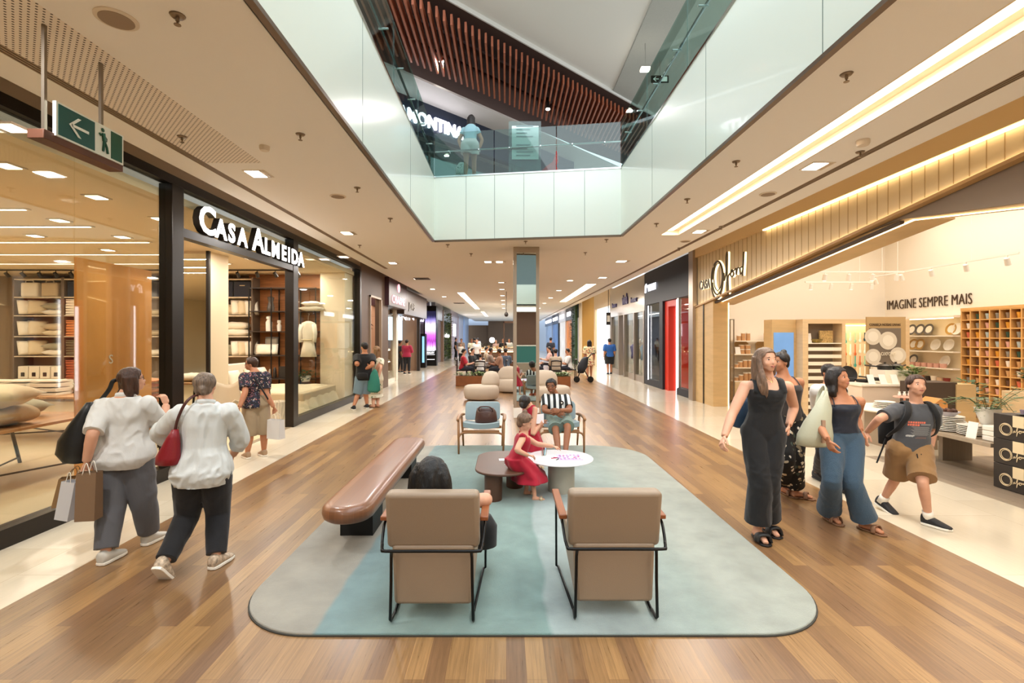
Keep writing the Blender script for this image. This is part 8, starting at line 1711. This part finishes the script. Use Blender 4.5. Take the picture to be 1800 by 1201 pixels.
for x in (.02, -.015): c = M_['P'] + fw * .15 + rt * x; MB().tube([c + V((0, 0, -.02)), c + fw * .02 + V((0, 0, -.08)), c + fw * .02 + rt * .01 + V((0, 0, -.15))], .0045, 6, smooth=3).build('drawstring', BLK, M_['t'])
# white bags of the woman in floral top, and crossbody strap
paper_bag('paper_bag', 'white paper shopping bag carried by the woman in the floral top', P3(485, 771, 7.0), .23, .11, .27, -.35, mat('white_bag', '#dcdcdc', .6))
paper_bag('paper_bag', 'spotted white paper bag half hidden behind the plain white one', P3(463, 760, 7.2), .14, .10, .33, .2, floral('spotted_bag', '#dcd6cc', ['#3a3230', '#3a3230'], 26, .2))
ci = C_; c = ci['P'] + ci['up'] * .98 ; bk = -ydir(-40); rt = rdir(-40)
MB().tube([c - rt * .05 + bk * .05, ci['P'] + ci['up'] * .7 - rt * .0 + bk * .155, ci['P'] + ci['up'] * .3 + rt * .10 + bk * .15, ci['P'] + ci['up'] * .05 + rt * .18 + bk * .05], .012, 8, smooth=5, side=tuple(rt), flat=.4).build('crossbody_strap', BLK, ci['t'], smooth=True)
# ================================================================= people further away
def far(label, x, y, h, yaw, clothes, **k):
    z = k.pop('z', 0.); pose = dict(seated=k.pop('seated', 0.), bend=k.pop('bend', .5), stride=k.pop('stride', .08)); sex = k.get('sex', 'f')
    return figure(label, std_pose(x, y, h, yaw, z=z, sex=sex, **pose), dict(h=h, yaw=yaw, clothes=clothes, floor=z, **k), vox=k.get('vox', .017))
def tee(m, l=.75, e=.02): return ('t_shirt', dict(torso=(-.08, 1.0), sleeve=l, sw=1.3, e=e, m=m))
def trs(m, l=1.86, lw=None): return ('trousers', dict(torso=(-.2, .3), legs=l, e=.012, m=m, **({'lw': lw} if lw else {})))
far('woman in a short floral dress with long dark hair walking away down the right side', ux(1036, 20.3), 20.3, 1.64, 0, [('floral_dress', dict(torso=(-.1, 1.0), sleeve=.8, sw=1.7, skirt=[(-.1, .19, .15, 0), (.4, .24, .2, 0), (.75, .26, .22, 0)], e=.02, m=FLC))], hair='long', hc='dark', skin='tan', shoes=SND)
far('man in a blue T-shirt and black shorts walking away beside the silver shopfront', ux(1071.5, 22.8), 22.8, 1.70, 0, [tee(BLUEC, .8, .03), trs(BLK, .95, (.08, .075, .07, .06, .05))], hair='short', hc='dark', skin='tan', shoes=BTR, sex='m', bulk=1.15)
far('woman in a raspberry blouse and black trousers standing by the jewellery shop', ux(715, 23.1), 23.1, 1.64, 10, [tee(PINKC, 1.0, .03), trs(BLKT)], hair='short', hc='dark', skin='tan', shoes=BTR, bulk=1.15, bend=1.)
J = std_pose(ux(826, 10.2), 10.2, 1.46, 5, z=5.0, bend=.5)
J['neck'] += Vector((.02, .06, -.01)); J['head'] += Vector((.02, .10, -.02))
for s, S_ in ((1, 'R'), (-1, 'L')): J['shoulder' + S_] += Vector((0, .09, -.02)); J['elbow' + S_] = J['shoulder' + S_] + Vector((s * .11, .05, -.20)); J['wrist' + S_] = J['elbow' + S_] + Vector((-s * .05, .02, -.16))
figure('woman with long dark hair and white shorts leaning behind the glass railing upstairs', J, dict(h=1.46, yaw=5, hair='long', hc='dark', locks=[([(0, -.15, .2), (0, -.28, -.4), (0, -.34, -1.1), (0, -.34, -1.7)], (.34, .38, .34, .12))], skin='olive', shoes=SND, floor=5., clothes=[('white_shorts', dict(torso=(-.2, .3), legs=.55, lw=(.074, .07, .064, .06, .05), e=.014, m=WHC)), ('pale_top', dict(torso=(.2, 1.0), sleeve=.4, e=.014, m=cloth('pale_blue', '#8fb5bd')))]), vox=.014)
t = bag_blob('spotted_bag', 'spotted black and white bag beside the legs of the woman upstairs', 'bag', (ux(811, 10.2) - .02, 10.18, 5.1), [(0, .06, .05, 0, 0), (.03, .10, .08, 0, 0), (.18, .09, .07, 0, 0), (.28, .06, .04, .03, 0)], floral('zebra', '#d8dcd8', ['#2a2e2e', '#2a2e2e'], 26, .28))
SK4 = [('woman in a red top seated at the left cafe table', -1.72, 19.25, 90, cloth('red_top', '#a81f2e'), 'bun', 'fair'), ('woman in black seated behind the woman in red', -1.45, 20.3, 120, BLK, 'short', 'fair'),
       ('child in white with dark hair seated with back to the camera', -.98, 18.42, 0, WHC, 'short', 'fair'), ('man in a tan shirt seated at the right of the left cafe table', -.22, 19.0, -80, cloth('tan_shirt', '#96705a'), 'short', 'brown'),
       ('man in a slate blue shirt seated with his back to the camera near the middle', -.02, 19.72, -10, cloth('slate_shirt', '#4a5666'), 'short', 'tan'), ('person in grey seated behind the tan-shirted man', -.72, 20.75, 80, cloth('grey_brown', '#8f7d70'), 'short', 'brown'),
       ('woman in white seated just left of the mirrored pillar', .86, 20.8, -90, WHC, 'bun', 'tan'), ('man in white seated just right of the mirrored pillar', 1.02, 19.55, 80, WHC, 'short', 'fair'),
       ('person in a beige T-shirt seated with back to the camera at the right table', 1.9, 18.8, 0, cloth('beige_tee', '#b3a28c'), 'short', 'fair'), ('man in a white shirt seated facing left at the right-hand table', 2.52, 19.65, -90, WHC, 'short', 'tan'),
       ('woman in beige seated at the table behind the middle diners', -1.0, 23.5, 90, cloth('beige_tee'), 'bun', 'fair'), ('man in dark seated behind the right-hand diners', .5, 23.0, 90, BLK, 'short', 'tan'), ('person in pale pink seated at the rear right table', 2.08, 23.1, -90, cloth('pale_pink', '#c5a09a'), 'bun', 'fair')]
for lab, x, y, yaw, m_, hs, sk in SK4: far(lab, x, y, 1.25 if 'child' in lab else 1.66, yaw, [tee(m_, .9), trs(cloth('dark_denim', '#2a2c36'))], hair=hs, hc='dark', skin=sk, shoes=BTR, seated=.45, vox=.02)
ST4 = [('slim person in black standing by the far left shopfronts', 801, 38, 1.72, 90, BLK, BLKT, 'tan'), ('child in white standing before a taller person far down the left side', 810, 33, 1.35, 180, WHC, BLKT, 'fair'), ('person in grey standing behind the child in white far down the left', 811, 35, 1.66, 180, cloth('grey_brown'), BLKT, 'tan'),
       ('woman in white T-shirt and dark shorts walking in the middle distance', 838, 27, 1.66, 180, WHC, BLKT, 'fair'), ('person in a white patterned top far behind the diners', 829, 31, 1.68, 170, FLD, BLKT, 'brown'), ('person in dark blue far behind the diners', 834, 38, 1.70, 0, NAVYC, BLKT, 'tan'),
       ('person in white far behind the diners near the end wall', 840, 42, 1.70, 0, WHC, BLKT, 'tan'), ('attendant in black behind the cafe counter, left', 884, 31.8, 1.68, 180, BLK, BLKT, 'tan'), ('attendant in white behind the cafe counter, middle', 895, 32.9, 1.68, 180, WHC, BLKT, 'tan'),
       ('attendant in pale shirt behind the cafe counter, right', 872, 32.4, 1.6, 180, cloth('pale_pink'), BLKT, 'fair'), ('man in a dark blue jacket standing far right of the pillar', 968, 29, 1.74, 20, NAVYC, BLKT, 'tan'), ('dark person standing inside the shop opening past the jewellery shop', 703, 24.2, 1.6, 60, BLK, BLKT, 'brown')]
for lab, u, y, h, yaw, m1, m2, sk in ST4: far(lab, ux(u, y), y, h, yaw, [tee(m1), trs(m2)], hair='short', hc='dark', skin=sk, shoes=BTR, vox=.024)
